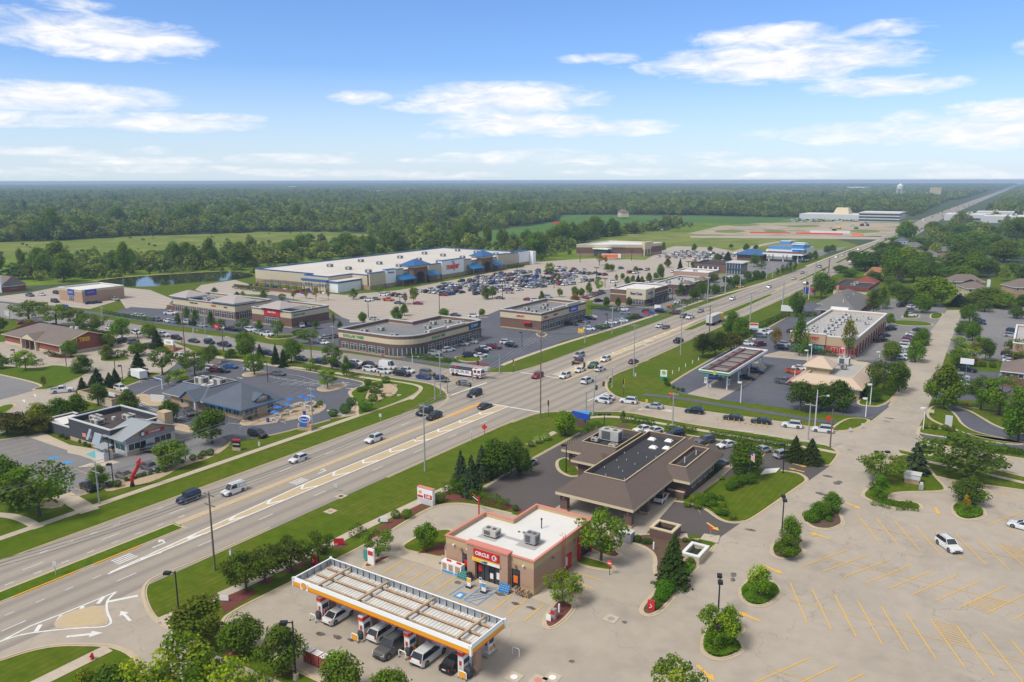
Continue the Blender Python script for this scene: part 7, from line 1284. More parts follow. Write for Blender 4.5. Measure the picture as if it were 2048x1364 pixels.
b=MB();x0,x1=-292.5,-283;b.add([(x0,Y0-1.0,3.5),(x1,Y0-1.0,3.5),((x0+x1)/2,Y0-1.0,5.4)],[(0,1,2)],'cream');b.add([(x0-.2,Y0-1.1,3.5),((x0+x1)/2,Y0-1.1,5.5),((x0+x1)/2,Y0+5,5.5)],[(0,1,2)],'shingle_taupe');b.add([((x0+x1)/2,Y0-1.1,5.5),(x1+.2,Y0-1.1,3.5),((x0+x1)/2,Y0+5,5.5)],[(0,1,2)],'shingle_taupe')
for x in(x0,x0+2.9,x0+5.9,x1):b.box(x-.35,Y0-1,0,x+.35,Y0-.1,3.5,'block_cream' if x in(x0,x1)else 'brick_brown')
b.build('bay_porch',r)
for k in range(3):b=MB();b.box(x0+.6+k*3,Y0-.07,0,x0+2.6+k*3,Y0-.055,3,'glass');b.build('garage_door',r)
b=MB();b.box(X1+.0,Y1-3.6,0,X1+.12,Y1-.6,2.8,'black');b.build('garage_door',r);text('JUST TIRES',1.9,'yellow',r,(X1+.1,Y0+6.2,4.2),EAST,'sign_lettering',.08,bold=.03,sx=.82)
for x,y in[(-284,147),(-282.5,148)]:b=MB();b.box(x-.4,y-.4,5.2,x+.4,y+.4,6.3,'sign_white');b.build('roof_vent',r)
def house(px,py,w,d,hw,hr,wall,roof,label,rz=0,chim=0,xy=None):
 x,y=xy or at(px,py);r=thing('house',label,'house',x,y,0,rz);b=MB();b.box(-w/2,-d/2,0,w/2,d/2,hw,wall);b.build('wall',r)
 b=MB();b.hip(-w/2,-d/2,w/2,d/2,hw,hw+hr,min(w,d)*.12 if chim>1 else d/2-.3,d/2-.02,roof,.5,.25,'white');b.build('roof',r)
 for i in range(int(w/3)):window(r,'S',-d/2,-w/2+1+i*3,-w/2+2.2+i*3,hw-1.6,hw-.5,'glass',1)
 window(r,'E',w/2,-1.5,1.5,hw-1.6,hw-.5,'glass',2)
 if chim:b=MB();b.box(w/2-1.4,-d/2-.4,0,w/2-.2,-d/2+.6,hw+hr+.8,'white');b.build('chimney',r)
 return r
house(0,0,17,30,3.4,3.2,'brick_tan','shingle_orange','brick house with terracotta-orange gabled roof behind the motel',.02,2,(-73,510))
house(0,0,10,14,5.6,3.6,'cream','shingle_taupe','two-storey house with white chimney and taupe roof, nearest on the right',.4,1,(-24,448));house(0,0,16,10,5.4,3.2,'brick_buff','shingle_taupe','wide taupe-roofed house behind the one with white chimney',.5,0,(-30,476));house(0,0,18,12,5.2,3.6,'brick_tan','shingle_taupe','taupe-roofed house at the right border',.5,1,(-2,470));house(0,0,12,10,5,3.2,'cream','shingle_grey','grey-white house with dark roof between the big trees',.45,0,(-62,630));house(0,0,10,12,5.5,3.5,'light_blue','shingle_blue','slate blue gabled house by the far highway trees',.1,0,(-98,760));house(0,0,14,10,4.5,3,'cream','shingle_grey','low grey-roofed house beside the blue house',.6,0,(-84,720));house(0,0,14,10,5,3,'cream','shingle_taupe','house with brown roof behind the bright green tree',.5,0,(-28,560));house(0,0,12,9,5,3,'cream','shingle_grey','grey roof glimpsed between the crowns on the right',.5,1,(-44,590));house(0,0,13,9,5,3,'brick_tan','shingle_grey','farther grey roof among the right-hand trees',.5,0,(-60,680))
r=house(0,0,26,12,3.2,4.6,'brick_red','shingle_taupe','brick building with hipped roof at the far left border',0.0,2,(-462,205));
for k,(px,py)in enumerate([(98,452),(55,458),(20,450),(160,430),(125,438),(370,441),(230,434),(735,436),(900,438)]):x,y=at(px,py);house(0,0,12,9,5.5,3.5,'cream','shingle_taupe',['house roof amid the left woods, right of centre gap','house roof amid the left woods, low','house roof at the left edge of the woods','pale house front high in the left woods','grey roof high in the left woods','white-sided house above the meadow','small roof above the meadow trees','white roof behind the tree belt','white gable behind the tree belt'][k],.3*k,0,(x,y)).location[2]=4
house(0,0,14,12,4.5,3,'brick_brown','shingle_taupe','brown building at the right border under the trees',0,0,at(2060,770));r=shell('shop','tan brick shop corner at the right border',rect(-3,292,14,330),6.5,[(3,'brick_red'),(6.5,'brick_tan')],'roof_lightgrey',.6,.3,'white');window(r,'S',292,-2.5,2,.5,3,'glass')
r=thing('office_complex','long pale office complex with three-storey block far off','office',0,0,0);b=MB();b.box(-300,1235,0,-215,1290,8,'light_grey','roof_white');b.build('hall',r);b=MB();b.box(-212,1205,0,-160,1260,13,'light_grey','roof_white');b.build('block',r)
for k in range(3):b=MB();b.box(-212.1,1204.5,1.5+k*4,-160,1204.9,3.4+k*4,'glass');b.box(-160,1205,1.5+k*4,-159.6,1260,3.4+k*4,'glass');b.build('window_band',r)
b=MB();b.hip(-256,1250,-234,1280,8,17,3,8,'cream',0,0);b.build('roof_hall',r)
q=random.Random(8)
cm=far_mesh('v');
for i in range(110):
 x,y=at(q.uniform(1582,1735),q.uniform(436,444.5));o=bpy.data.objects.new('parked_car',cm);C.objects.link(o);o.location=(x,y,.05);o.rotation_euler=(0,0,q.choice([0,1.57]));o.color=(*COL[q.choice('wwwskgn')],1);tag(o,'tiny parked car on the lot of the far office complex','car','cars at the far office complex')
for i,(x,y,w_,d_,h_)in enumerate([(-85,1330,60,60,9),(-30,1290,70,60,9),(20,1330,80,60,13),(-60,1480,50,50,8)]):
 r=thing('factory_hall',['pale flat-roofed hall beside the far highway','second pale hall, with the lowest roof','tallest pale hall at the right border','pale hall behind the others'][i],'factory',x,y,0);b=MB();b.box(-w_/2,-d_/2,0,w_/2,d_/2,h_,'light_grey','roof_white');b.build('hall',r);b=MB();b.box(-w_/4,-d_/2-.2,1,w_/4,-d_/2,4,'dark_grey');b.build('loading_doors',r);hvac(r,0,0,h_,6,5,3)
x,y=at(1798,398);r=thing('water_tower','white water tower on legs above the far woods','water tower',x,y,0);s=math.hypot(x,y)/FOC
b=MB();b.cyl(0,0,34*.9,44*.9,9,9.5,16,'white');b.cyl(0,0,39.6,46,9.5,1,16,'white');b.cyl(0,0,46,50,.6,.4,6,'white');b.build('tank',r)
for k in range(6):a=k*1.047;b=MB();b.tube([(9.5*math.cos(a),9.5*math.sin(a),0),(8.3*math.cos(a),8.3*math.sin(a),32)],.9,6,'white');b.build('leg',r)
x,y=at(1870,397);r=thing('grain_silos','cluster of pale concrete silos above the far woods','silo',x,y,0)
for k in range(6):b=MB();b.cyl(-13+k*5.2,0,0,34,2.7,None,10,'cream');b.build('silo',r)
for i,(px0,px1,py,m,h_)in enumerate([(1500,1580,466,'bright_red',1.3),(1592,1686,467.5,'bright_red',1.5),(1620,1700,466,'white',2.6),(1704,1726,470.5,'orange',2)]):
 a,b_=at(px0,py),at(px1,py+(2 if i==1 else 1));b=MB();ribbon(b,[a,b_],1.2,0,m,h_);o=b.build('site_barrier');tag(o,['far red barrier at the left of the dirt site','long red barrier along the dirt site','white screen behind the red barrier','orange barrier at the right of the dirt site'][i],'barrier')
b=MB();b.box(-6,-3,0,6,3,2.5,'bright_red');b.box(-6.1,-3.1,2.5,6.1,3.1,2.8,'dark_grey');o=b.build('red_container');o.location=(*at(1117,447),0);tag(o,'small red container at the crop field edge','container')
for i,(px,py,m)in enumerate([(1678,458,'yellow'),(1724,452,'dark_grey'),(1735,452,'blue'),(1712,458,'green'),(1668,463,'dark_grey')]):
 x,y=at(px,py);r=thing('excavator',f"tiny construction machine on the dirt site, {ORD[i]}",'excavator',x,y,0,i);b=MB();b.box(-2.4,-1.6,0,2.4,1.6,1,'black');b.box(-2,-1.4,1,1.6,1.4,3,m);b.build('body',r);b=MB();b.tube([(1.6,0,2),(4.5,0,5),(7,0,2.5)],.3,5,m);b.build('boom',r)
# ---------- poles, lamps, signals
def hgt(by,ty):return CH*(by-ty)/(by-361)
def lamp(px,by,ty,label,heads=1,m='black',side=-1,base=True,head='black',arm=.7,rz=None,grp='lot lamps'):
 x,y=at(px,by);h=hgt(by,ty);r=thing('lot_lamp',label,'street lamp',x,y,0,rad(33)if rz is None else rz,grp);k=max(1,math.hypot(x,y)/260)
 b=MB();b.tube([(0,0,0),(0,0,h)],[.12*k,.09*k],7,m);b.build('pole',r)
 if base:b=MB();b.cyl(0,0,0,.75,.36,.34,12,'concrete');b.build('footing',r)
 for i in range(heads):
  s=side if i==0 else-side;b=MB();b.box(s*.05,-.05,h-.25,s*arm,.05,h-.15,m)if s>0 else b.box(s*arm,-.05,h-.25,s*.05,.05,h-.15,m)
  c=s*(arm+.35);b.box(c-.42*k,-.32*k,h-.42,c+.42*k,.32*k,h-.08,head);b.box(c-.3*k,-.22*k,h-.45,c+.3*k,.22*k,h-.42,'sign_white');b.build('lamp_head',r)
 return r
for a in[(360,1250,1131,'black lamp with one square head over the driveway corner',1,-1),(592,1358,1228,'black lamp with one square head in front of the fuel canopy',1,-1)]:lamp(a[0],a[1],a[2],a[3],a[4],'black',a[5])
for a in[(1436,1233,1146,'black twin-head lamp on the heart-shaped lot island',2,'black',-1,True,'black',.55,rad(112)),(1563,1072,987,'black twin-head lamp on the island with two saplings',2,'black',-1,True,'black',.55,rad(112)),(1760,952,898,'black twin-head lamp behind the blue spruce plot'),(1208,860,825,'black twin-head lamp on the corner lawn behind the bank')]:lamp(*a)if len(a)>5 else lamp(*a,2,'black')
for a in[(1132,946,884,'thin black lamp on the loop left of the bank roof'),(1566,946,883,'thin black lamp at the right entrance of the bank lot')]:lamp(*a,1,'black',-1,False,arm=.25)
for i,a in enumerate([(227,968,923),(220,920,871),(371,919,879),(333,850,816),(246,766,728),(230,736,703),(133,733,698),(31,724,697),(509,742,700),(536,765,720),(278,700,660),(1172,668,640),(928,706,675),(1044,696,662),(1214,653,626),(1303,610,580)]):lamp(*a,['dark lamp post by the two near stalls of the dark restaurant','dark lamp post at the patio of the dark restaurant','dark lamp post between shrubs and the drive-through loop','dark lamp post between the two restaurants','dark lamp post by the grass strip near the trailer','dark lamp post behind the spruce group','dark lamp post in front of the tyre shop corner','dark lamp post left of the yellow-green tree','lamp post on the oval island of the restaurant lot','lamp post in the feathery tree of the restaurant lot','lamp post by the street behind the tyre shop','lamp post beside the flower bed corner','lamp post in front of the rounded strip mall parking','lamp post left of the middle strip mall','lamp post in the middle strip mall lot','lamp post near the blue banners'][i],1,'dark_grey',-1,False,arm=.15)
for i,a in enumerate([(1481,806,761),(1589,760,732),(1614,731,698),(1622,717,687),(1687,721,694),(1759,715,702),(1740,811,765),(1731,834,793),(1846,860,812),(1510,690,676)]):lamp(*a,'white lamp post '+['with blue foot in front of the green canopy','beside the orange pickup','left one of two before the long shop','right one of two before the long shop','behind the small tower roof','behind the right rear of the tan-roofed restaurant','on the grass corner by the tan-roofed restaurant','at the apron corner behind the orange diamond sign','at the mouth of the right service road','behind the green canopy'][i],1,'sign_white',-1,False,'sign_white',arm=.2,grp='white lot lamps')
for i,a in enumerate([(737,636,600),(879,622,582),(1160,525,503),(1005,599,561),(1108,576,560),(1193,557,534),(1210,575,556),(1034,560,530),(958,575,540),(1263,521,500),(1376,546,522),(800,612,588)]):lamp(*a,'tall slim lamp on the supermarket lot, '+['nearest the rounded strip mall','beside the round tree behind the strip mall roof','at the far left corner near the shrubs','by the twin trees right of the crowded rows','white-footed, below the crowded rows','beside the farthest mulch island','near the tall yellow-green tree','among the crowded rows','left of the crowded rows','farthest to the right','near the electronics store lot','near the brown-leaved tree'][i],2,'dark_grey',-1,False,arm=.4,grp='tall lamps on the supermarket lot')
def upole(px,by,ty,label,m='pole_wood',cross=2,lampd=0,lean=0,rz=0):
 x,y=at(px,by);h=hgt(by,ty);k=max(1,math.hypot(x,y)/230);r=thing('utility_pole',label,'utility pole',x,y,0,rz,'poles along the roads');b=MB();b.tube([(0,0,0),(lean,0,h)],[.17*k,.11*k],8,m);b.build('pole',r)
 for c in range(cross):b=MB();z=h-.5-c*1.6;b.box(-1.2,-.07,z,1.2,.07,z+.13,m);b.build('crossarm',r)
 if cross:
  b=MB()
  for q_ in(-1.05,-.4,.4,1.05):b.cyl(q_,0,h-.37,h-.15,.05,None,5,'light_grey')
  b.build('insulators',r)
 if lampd:b=MB();b.tube([(0,0,h*.8),(lampd*1.2,0,h*.86),(lampd*2.4,0,h*.87)],.05,5,'pole_grey');b.box(lampd*2.4-.3,-.12,h*.86,lampd*2.4+.3,.12,h*.9,'light_grey');b.build('lamp_arm',r)
 return r,h
UP=[(430,1141,971,'tall brown wooden pole nearest the viewer beside the highway'),(850,943,800,'grey pole on the lawn opposite the spruces'),(1081,836,657,'very tall wooden pole at the junction by the bank corner'),(1267,752,645,'tall grey pole on the lawn corner beyond the junction'),(1361,710,604,'tall pole beside the yellow median line'),(1418,671,609,'wooden pole in front of the container lorry'),(1500,643,584,'tall pole between lorry and pole sign'),(1565,614,562,'tall pole near the white monument sign'),(1610,596,540,'pole by the twin white flag masts'),(1630,553,524,'pole far along the right verge'),(1657,546,516,'pole at the distant trees by the highway')]
WH=[]
for i,a in enumerate(UP):r,h=upole(*a,m='pole_wood' if i in(0,2,5,10)else 'pole_grey');WH.append((r.location.x,r.location.y,h))
LP=[(199,1008,916,'pale concrete-grey pole beside the walkway to the dark restaurant'),(626,861,770,'pole behind the oval restaurant sign'),(881,790,696,'pole at the near left corner of the junction')]
WL=[]
for a in LP:r,h=upole(*a,m='pole_grey');WL.append((r.location.x,r.location.y,h))
for a in[(371,715,624,'wooden pole by the green and yellow tyre sign'),(447,703,652,'wooden pole by the round street shrubs'),(623,721,672,'pole at the street left of the honeylocust')]:upole(*a)
for a in[(205,636,613,'white-grey pole on the bicycle path verge'),(411,666,620,'thick white pole on the verge before the strip mall'),(667,686,650,'white pole at the rounded strip mall left corner'),(1224,667,612,'pale pole on the verge by the middle strip mall'),(1170,686,640,'brown pole on the verge by the low yellow sign'),(1616,880,802,'grey pole by the pair of spruces at the bank exit'),(1415,602,553,'pole by the slanted trees left of the highway'),(1450,588,549,'pole above the diner verge'),(1480,577,550,'pole farther along the diner verge'),(1533,558,526,'pole near the clipped tree row'),(1545,556,528,'second pole near the clipped tree row')]:upole(*a,m='pole_grey',cross=1)
upole(1345,852,781,'pole with crossarm between bank hedges and street','pole_grey',1);upole(1185,831,748,'leaning grey pole behind the signal mast','pole_grey',1,lean=.7);upole(1660,895,814,'brown pole at the bank exit kerb','pole_wood',0)
for px,by,ty,l in[(1630,852,776,'white street lamp on the verge before the dark tree row'),(388,682,655,'street lamp leaning over the shopping street'),(825,728,708,'street lamp near the rounded shopfront hedge'),(1243,655,640,'thin lamp on the far verge')]:upole(px,by,ty,l,'light_grey',0,1)
def wires(P,offs,label):
 r=thing('power_line',label,'power line',*P[0][:2],0);x0,y0=P[0][:2]
 for o in offs:
  b=MB()
  for a,c in zip(P,P[1:]):
   L=math.hypot(a[0]-c[0],a[1]-c[1]);b.tube([(a[0]+(c[0]-a[0])*t+o-x0,a[1]+(c[1]-a[1])*t-y0,(a[2]+(c[2]-a[2])*t)-.3-4*t*(1-t)*L*.022)for t in[i/10 for i in range(11)]],.045,3,'pole_grey')
  b.build('wire',r)
wires([(-97.4,20,16)]+WH[:8],(-1,0,1),'overhead wires on the tall poles along the highway');wires([(-139,-10,12)]+WL+[(-137,250,11)],(-.8,.8),'overhead wires along the near left verge')
wires([(WL[0][0],WL[0][1],WL[0][2]-2.4),(WL[1][0],WL[1][1],WL[1][2]-2.4)],(-.2,.3),'pair of lower cables before the dark restaurant')
def signal_mast(px,by,ty,dx,dy,ex,label,n=2,green=True):
 x,y=at(px,by);h=hgt(by,ty);r=thing('signal_mast',label,'traffic light',x,y,0,0,'signal masts at the junction');b=MB();b.tube([(0,0,0),(0,0,h)],[.17,.13],8,'pole_grey');b.cyl(0,0,0,.3,.3,None,8,'concrete');b.build('pole',r)
 L=ex;b=MB();b.tube([(0,0,h-.6),(dx*L*.3,dy*L*.3,h),(dx*L,dy*L,h+.3)],[.1,.09,.06],6,'pole_grey');b.build('arm',r)
 for k in range(n):
  t=1-.3*k;s=MB();cx,cy_=dx*L*t,dy*L*t;s.box(cx-.24,cy_-.24,h-.95,cx+.24,cy_+.24,h+.25,'black');s.box(cx-.3,cy_-.3,h-.9,cx-.24,cy_+.3,h+.2,'yellow')if k%2 else None
  for j,m in enumerate(('green','yellow','red')):s.cyl(cx,cy_-.26,h-.75+j*.35,h-.55+j*.35,.09,None,8,m)
  s.build('signal_head',r)
 if green:g_=MB();cx,cy_=dx*L*.45,dy*L*.45;g_.box(cx-.9,cy_-.04,h-.1,cx+.9,cy_+.04,h+.4,'teal' if 0 else 'green');g_.build('street_name_sign',r)
 return r
signal_mast(1224,775,734,-1,.05,13,'grey signal mast on the right lawn corner, arm over the highway lanes',3);signal_mast(1172,823,781,-.05,1,15,'grey signal mast by the bank corner, arm towards the far lawn',3,False)
signal_mast(999,746,706,0.05,-1,12,'grey signal mast on the far left corner with green street name sign',1);signal_mast(870,798,755,1,.08,11,'grey signal mast on the near left corner',2,False)
for px,by,ty,l in[(1247,789,757,'short yellow signal post on the right lawn corner'),(1097,831,799,'short yellow signal post before the bank corner lawn'),(1027,741,717,'short signal post on the far left corner'),(945,762,740,'short yellow signal post left of the stop line'),(895,787,752,'post with signal box at the near left kerb')]:
 x,y=at(px,by);h=hgt(by,ty);r=thing('signal_post',l,'traffic light',x,y,0,.5,'signal posts');b=MB();b.tube([(0,0,0),(0,0,h-.6)],.07,6,'dark_grey');b.build('pole',r);b=MB();b.box(-.22,-.2,h-1.3,.1,.2,h,'black');b.box(.1,-.24,h-1.3,.2,.24,h,'yellow');b.box(-.1,-.15,h-2.2,.15,.15,h-1.5,'pole_grey');b.build('signal_head',r)
# ---------- signs
def board(px,by,w,h,z0,m,label,txt=None,tm='white',ts=.5,rz=0,post='dark_grey',d=.3,cat='sign',base=None,name='sign',xy=None,dbl=0):
 x,y=xy or at(px,by);r=thing(name,label,cat,x,y,.02,rz);b=MB();b.box(-w/2,-d/2,z0,w/2,d/2,z0+h,m);o=b.build('panel',r)
 if z0>0:b=MB();
 if z0>0:
  if base:b.box(-w/2-.1,-d/2-.1,0,w/2+.1,d/2+.1,z0,base)
  else:
   for s in((-1,1)if dbl else(0,)):b.box(s*w*.4-.06,-.06,0,s*w*.4+.06,.06,z0,post)
  b.build('base',r)
 if txt:
  for i,t in enumerate(txt.split('\n')):text(t,ts,tm,o,(0,-d/2-.03,z0+h-ts*.75-i*ts*1.15 if '\n' in txt else z0+h/2),FRONT,bold=.02)
 return r
r=thing('price_sign','white and grey fuel price sign with red digits on red mulch','sign',-86.8,104.0,.05);b=MB();b.box(-1.75,-.35,0,1.75,.35,1.05,'light_grey');b.build('base',r);b=MB();b.box(-1.75,-.36,1.05,1.75,.36,3.0,'sign_white');b.box(-1.8,-.4,3.0,1.8,.4,3.12,'salmon');o=b.build('panel',r)
b=MB();b.box(-.2,-.4,1.2,1.6,-.36,2.0,'red');o=b.build('digit_panel',r);text('3.03',.7,'white',o,(.7,-.43,1.6),FRONT,bold=.03);b=MB();b.box(-1.65,-.4,1.2,-.45,-.36,1.6,'red');b.prism([(0,0)]*0 or[(-1.4,-.41),(-.75,-.41),(-.75,-.37),(-1.4,-.37)],1.95,2.5,'canopy_yellow');b.build('emblem',r)
r=thing('restaurant_sign','oval blue and white restaurant sign over a digital board on stone base','sign',*at(610,860),0,.35);b=MB();b.box(-1.6,-.45,0,1.9,.45,1.5,'stone');b.build('base',r);b=MB();b.box(-1.1,-.5,.9,.9,-.4,1.9,'led_blue');b.box(.9,-.5,.9,1.3,-.4,1.9,'orange');b.build('digital_board',r)
b=MB();v=[(1.5*math.cos(i*.2856),.8*math.sin(i*.2856))for i in range(22)];b.prism(v,-.35,.35,'sign_white');o=b.build('oval',r);o.rotation_euler=(math.pi/2,0,0);o.location=(.1,0,2.75);b=MB();b.prism([(x*.85,y*.8)for x,y in v],0,.02,'blue');o2=b.build('oval_face',r);o2 .rotation_euler=(math.pi/2,0,0);o2 .location=(.1,-.36,2.75);text("Culver's",.62,'white',r,(.1,-.41,2.75),FRONT,bold=.02)
r=board(474,901,1.7,1.5,.7,'black','black roadside sign with red rounded top on pale stone foot','CHICKEN','white',.36,.35,base='rock_bed');b=MB();b.box(-.9,-.2,2.2,.9,.2,2.5,'red');b.build('top',r)
r=thing('corner_sign','blue triangular bank sign on a brick pier at the junction corner','sign',*at(1163,853),0,.2);b=MB();b.prism([(-1,-.6),(1,-.6),(.9,.7),(-.9,.7)],0,1.9,'brick_dark');b.build('pier',r);b=MB();b.prism([(-2.6,.6),(2.1,-1.2),(1.7,1.5)],1.9,3.5,'store_blue' if 0 else 'blue','sky_blue');b.build('panel',r)
r=board(1327,761,1.9,1.9,1.2,'sign_white','green and white fuel brand sign on the lawn','','white',rz=.3,base='green');b=MB();b.cyl(0,0,0,.05,.55,None,12,'lime');o=b.build('emblem',r);o.rotation_euler=(math.pi/2,0,0);o.location=(0,-.2,2.4)
r=board(1507,668,3.2,2.6,1.6,'sign_white','red, white and blue pole sign at the long shop lot','','white',rz=.3,dbl=1);b=MB();b.box(-1.5,-.2,3.4,1.5,-.16,4.05,'bright_red');b.box(-1.3,-.2,1.8,1.3,-.16,2.2,'sky_blue');b.build('stripes',r)
board(1574,627,5.2,2.6,1.0,'sign_white','white monument sign on a brick base at the verge','','teal',rz=.3,base='brick_dark');r=board(1618,596,6.0,4.0,1.6,'brick_tan','roadside digital sign with blue and pink panels','','white',rz=.3,dbl=1);b=MB();b.box(-2.7,-.22,2,-.2,-.18,5.2,'blue');b.box(.2,-.22,3,2.8,-.18,5,'pink');b.build('screen',r)
for i,(px,by,ty)in enumerate([(1606,595,563),(1617,599,568),(1628,595,572)]):x,y=at(px,by);r=thing('flag_mast',f"slim white mast by the roadside digital sign, {ORD[i]} from left",'mast',x,y);b=MB();b.tube([(0,0,0),(0,0,hgt(by,ty))],[.16,.1],6,'sign_white');b.build('pole',r)
r=board(340,700,4.2,1.6,1.9,'sign_white','green and yellow tyre shop roadside sign','TIRES','lime',.9,rz=.15,base='brick_tan',d=.8);b=MB();b.box(-1.9,-.5,.4,1.9,-.44,1.6,'yellow');b.build('reader_board',r);board(434,661,3.2,1.6,.8,'red','red and white pylon sign before the strip mall','State','white',.8);board(132,620,3.6,2.2,.3,'blue','domed blue sign with orange figure before the auto store');board(1162,668,2.4,1.2,.8,'yellow','low tan-yellow sign at the verge of the middle strip mall',base='stone');board(16,640,4,2,1.8,'light_grey','small pale sign beyond the left street',dbl=1)
board(1315,622,2.9,1.7,1.0,'sign_white','bright digital sign with pink picture at the side street','','white',base='brick_dark');board(1293,632,2.4,1.0,.9,'red','left of two banners at the verge','','white',dbl=1);board(1303,632,2.4,1.0,.9,'blue','right of two banners at the verge','','white',dbl=1);board(1341,617,1.6,1.2,.5,'orange','orange sign on the verge hedge',dbl=1)
board(1932,745,3.6,1.7,2.6,'sign_white','pale street sign board over the black pickup','','teal',post='teal');board(1896,856,1.5,2.4,.6,'light_grey','slim sign with blue slanted cap by the right service road','','white',base='brick_tan');board(1861,832,1.4,.7,.9,'cream','tiny tan sign on the service road island')
for i,(px,py,l)in enumerate([(969,869,'orange sign at the highway kerb'),(1343,801,'orange sign at the side street verge'),(1656,851,'orange diamond sign near the dark tree row'),(1659,842,'second orange diamond sign near the dark tree row')]):
 if i==3:continue
 x,y=at(px,py);r=thing('roadwork_sign',l,'road sign',x,y,0,.5,'orange road signs');b=MB();b.box(-.05,-.05,0,.05,.05,1.3,'dark_grey');b.build('post',r);b=MB();b.prism([(-.75,0),(0,-.75),(.75,0),(0,.75)],-.03,.03,'bright_red');o=b.build('panel',r);o.rotation_euler=(math.pi/2,0,0);o.location=(0,-.06,1.8)
for i,(px,by,ty,m,l)in enumerate([(672,984,966,'light_grey','small sign post on the highway shoulder, lower'),(761,850,826,'light_grey','small sign post on the near verge left of the highway'),(943,884,858,'light_grey','small sign post at the kerb before the orange sign'),(948,812,790,'light_grey','sign post on the median nose'),(112,1152,1120,'light_grey','sign post in the narrow grass median'),(1293,809,798,'yellow','small yellow sign at the side street kerb'),(1700,865,855,'light_grey','white board by the long shop drive mouth'),(1725,858,846,'light_grey','small sign in the kerb corner by the apron'),(1419,792,768,'light_grey','thin post on the forecourt edge'),(1247,655,640,'light_grey','grey sign on the far verge')]):
 x,y=at(px,by);h=hgt(by,ty);r=thing('road_sign',l,'road sign',x,y,0,.4,'small road signs');b=MB();b.box(-.04,-.04,0,.04,.04,h-.5,'pole_grey');b.build('post',r);b=MB();b.box(-.32,-.03,h-.75,.32,.03,h,m);b.build('panel',r)
x,y=at(1219,1150);r=thing('no_entry_sign','round red and white do-not-enter sign at the car wash exit','road sign',x,y);b=MB();b.box(-.04,-.04,0,.04,.04,1.6,'dark_grey');b.build('post',r);b=MB();b.cyl(0,0,-.02,.02,.42,None,18,'bright_red');o=b.build('panel',r);o.rotation_euler=(math.pi/2,0,0);o.location=(0,-.06,1.9);b=MB();b.box(-.28,-.1,1.82,.28,-.085,1.98,'white');b.build('bar',r)
x,y=at(1421,1076);r=thing('stop_sign','small red stop sign on the concrete pad near the bank exit','road sign',x,y);b=MB();b.box(-.03,-.03,0,.03,.03,1.7,'grey');b.cyl(0,0,0,.12,.3,None,10,'dark_grey');b.build('post',r);b=MB();b.cyl(0,0,-.02,.02,.3,None,8,'bright_red');o=b.build('panel',r);o.rotation_euler=(math.pi/2,0,0);o.location=(0,-.06,1.7)
for px,py,l in[(1302,1222,'red arrow sign at the tip of the planted island'),(628,1130,'red arrow sign behind the fuel canopy')]:r=board(px,py,.95,1.4,.15,'red',l,'','white',rz=.2);b=MB();b.tube([(-.2,-.19,.5),(.15,-.19,.75),(-.1,-.19,1.1)],.05,4,'white');b.build('arrow',r)
board(678,1091,1.6,.9,.3,'red','small red and white board on the mulch circle',rz=.6,d=.08,dbl=1);board(449,1203,1.2,.7,.15,'sign_white','small white and red board at the mulch bed end',rz=.5,d=.08);board(768,1047,1.3,.95,.3,'sign_white','small white board beside the mulch bed',rz=.5,d=.08,dbl=1);board(846,1102,.9,.6,.2,'red','small red board under the lawn corner tree',rz=.4,d=.08)
r=board(743,1130,1.25,2.5,.1,'sign_white','white pylon with red panel on the small kerb island');b=MB();b.box(-.5,-.18,1.6,.5,-.155,2.3,'red');b.build('red_panel',r);board(732,1122,.7,1.5,.3,'teal','narrow teal poster beside the white pylon')
x,y=at(958,1030);r=thing('height_bar','red clearance bar over the car wash lane behind the store','barrier',x,y,0,rad(-35));b=MB();b.box(-.1,-.1,0,.1,.1,3.4,'red');b.build('post',r);b=MB();b.tube([(0,0,3.0),(-3.6,0,2.6)],.07,6,'red');b.tube([(-.4,0,2.5),(-3.2,0,2.2)],.05,6,'sign_white');b.build('bar',r)
x,y=at(325,779);r=thing('height_bar','white clearance post with blue bar at the drive-through lane','barrier',x,y,0,math.pi);b=MB();b.box(-.1,-.1,0,.1,.1,3.0,'white');b.box(0,-.06,2.85,3.6,.06,3.0,'white');b.build('post',r);b=MB();b.box(1.4,-.05,2.2,3.6,.05,2.5,'blue');b.build('bar',r)
x,y=at(1498,972);r=thing('flagpole','flagpole with the stars and stripes in front of the round tree','flagpole',x,y);b=MB();b.tube([(0,0,0),(0,0,hgt(972,893))],[.08,.05],7,'dark_grey');b.build('pole',r)
h=hgt(972,893);b=MB()
for k in range(9):z=h-.5-k*.17;b.add([(.05,-.02,z),(.75,.12,z-.55),(.75,.12,z-.72),(.05,-.02,z-.17)],[(0,1,2,3)],'bright_red' if k%2 else 'white')
b.add([(.04,-.03,h-.45),(.4,.04,h-.75),(.4,.04,h-1.35),(.04,-.03,h-1.05)],[(0,1,2,3)],'blue');b.build('flag',r)
def hydrant(px,py,label,m='red'):
 x,y=at(px,py);r=thing('fire_hydrant',label,'fire hydrant',x,y,0,0,'hydrants');b=MB();b.cyl(0,0,0,.7,.17,.15,8,m);b.cyl(0,0,.7,.92,.17,.05,8,m);b.cyl(0,0,0,.08,.25,None,8,m);b.build('barrel',r);b=MB();b.box(-.32,-.09,.42,.32,.09,.6,m);b.box(-.09,-.3,.42,.09,0,.6,m);b.build('outlets',r)
for a in[(185,1319,'red hydrant beside the lower left walk'),(765,713,'red hydrant near the rounded shopfront'),(541,676,'red hydrant at the strip mall entrance island'),(761,752,'red hydrant at the near street verge'),(1933,812,'dark red hydrant under the right-hand trees'),(364,685,'red hydrant on the tyre shop verge'),(1538,648,'red hydrant on the highway verge')]:hydrant(*a)
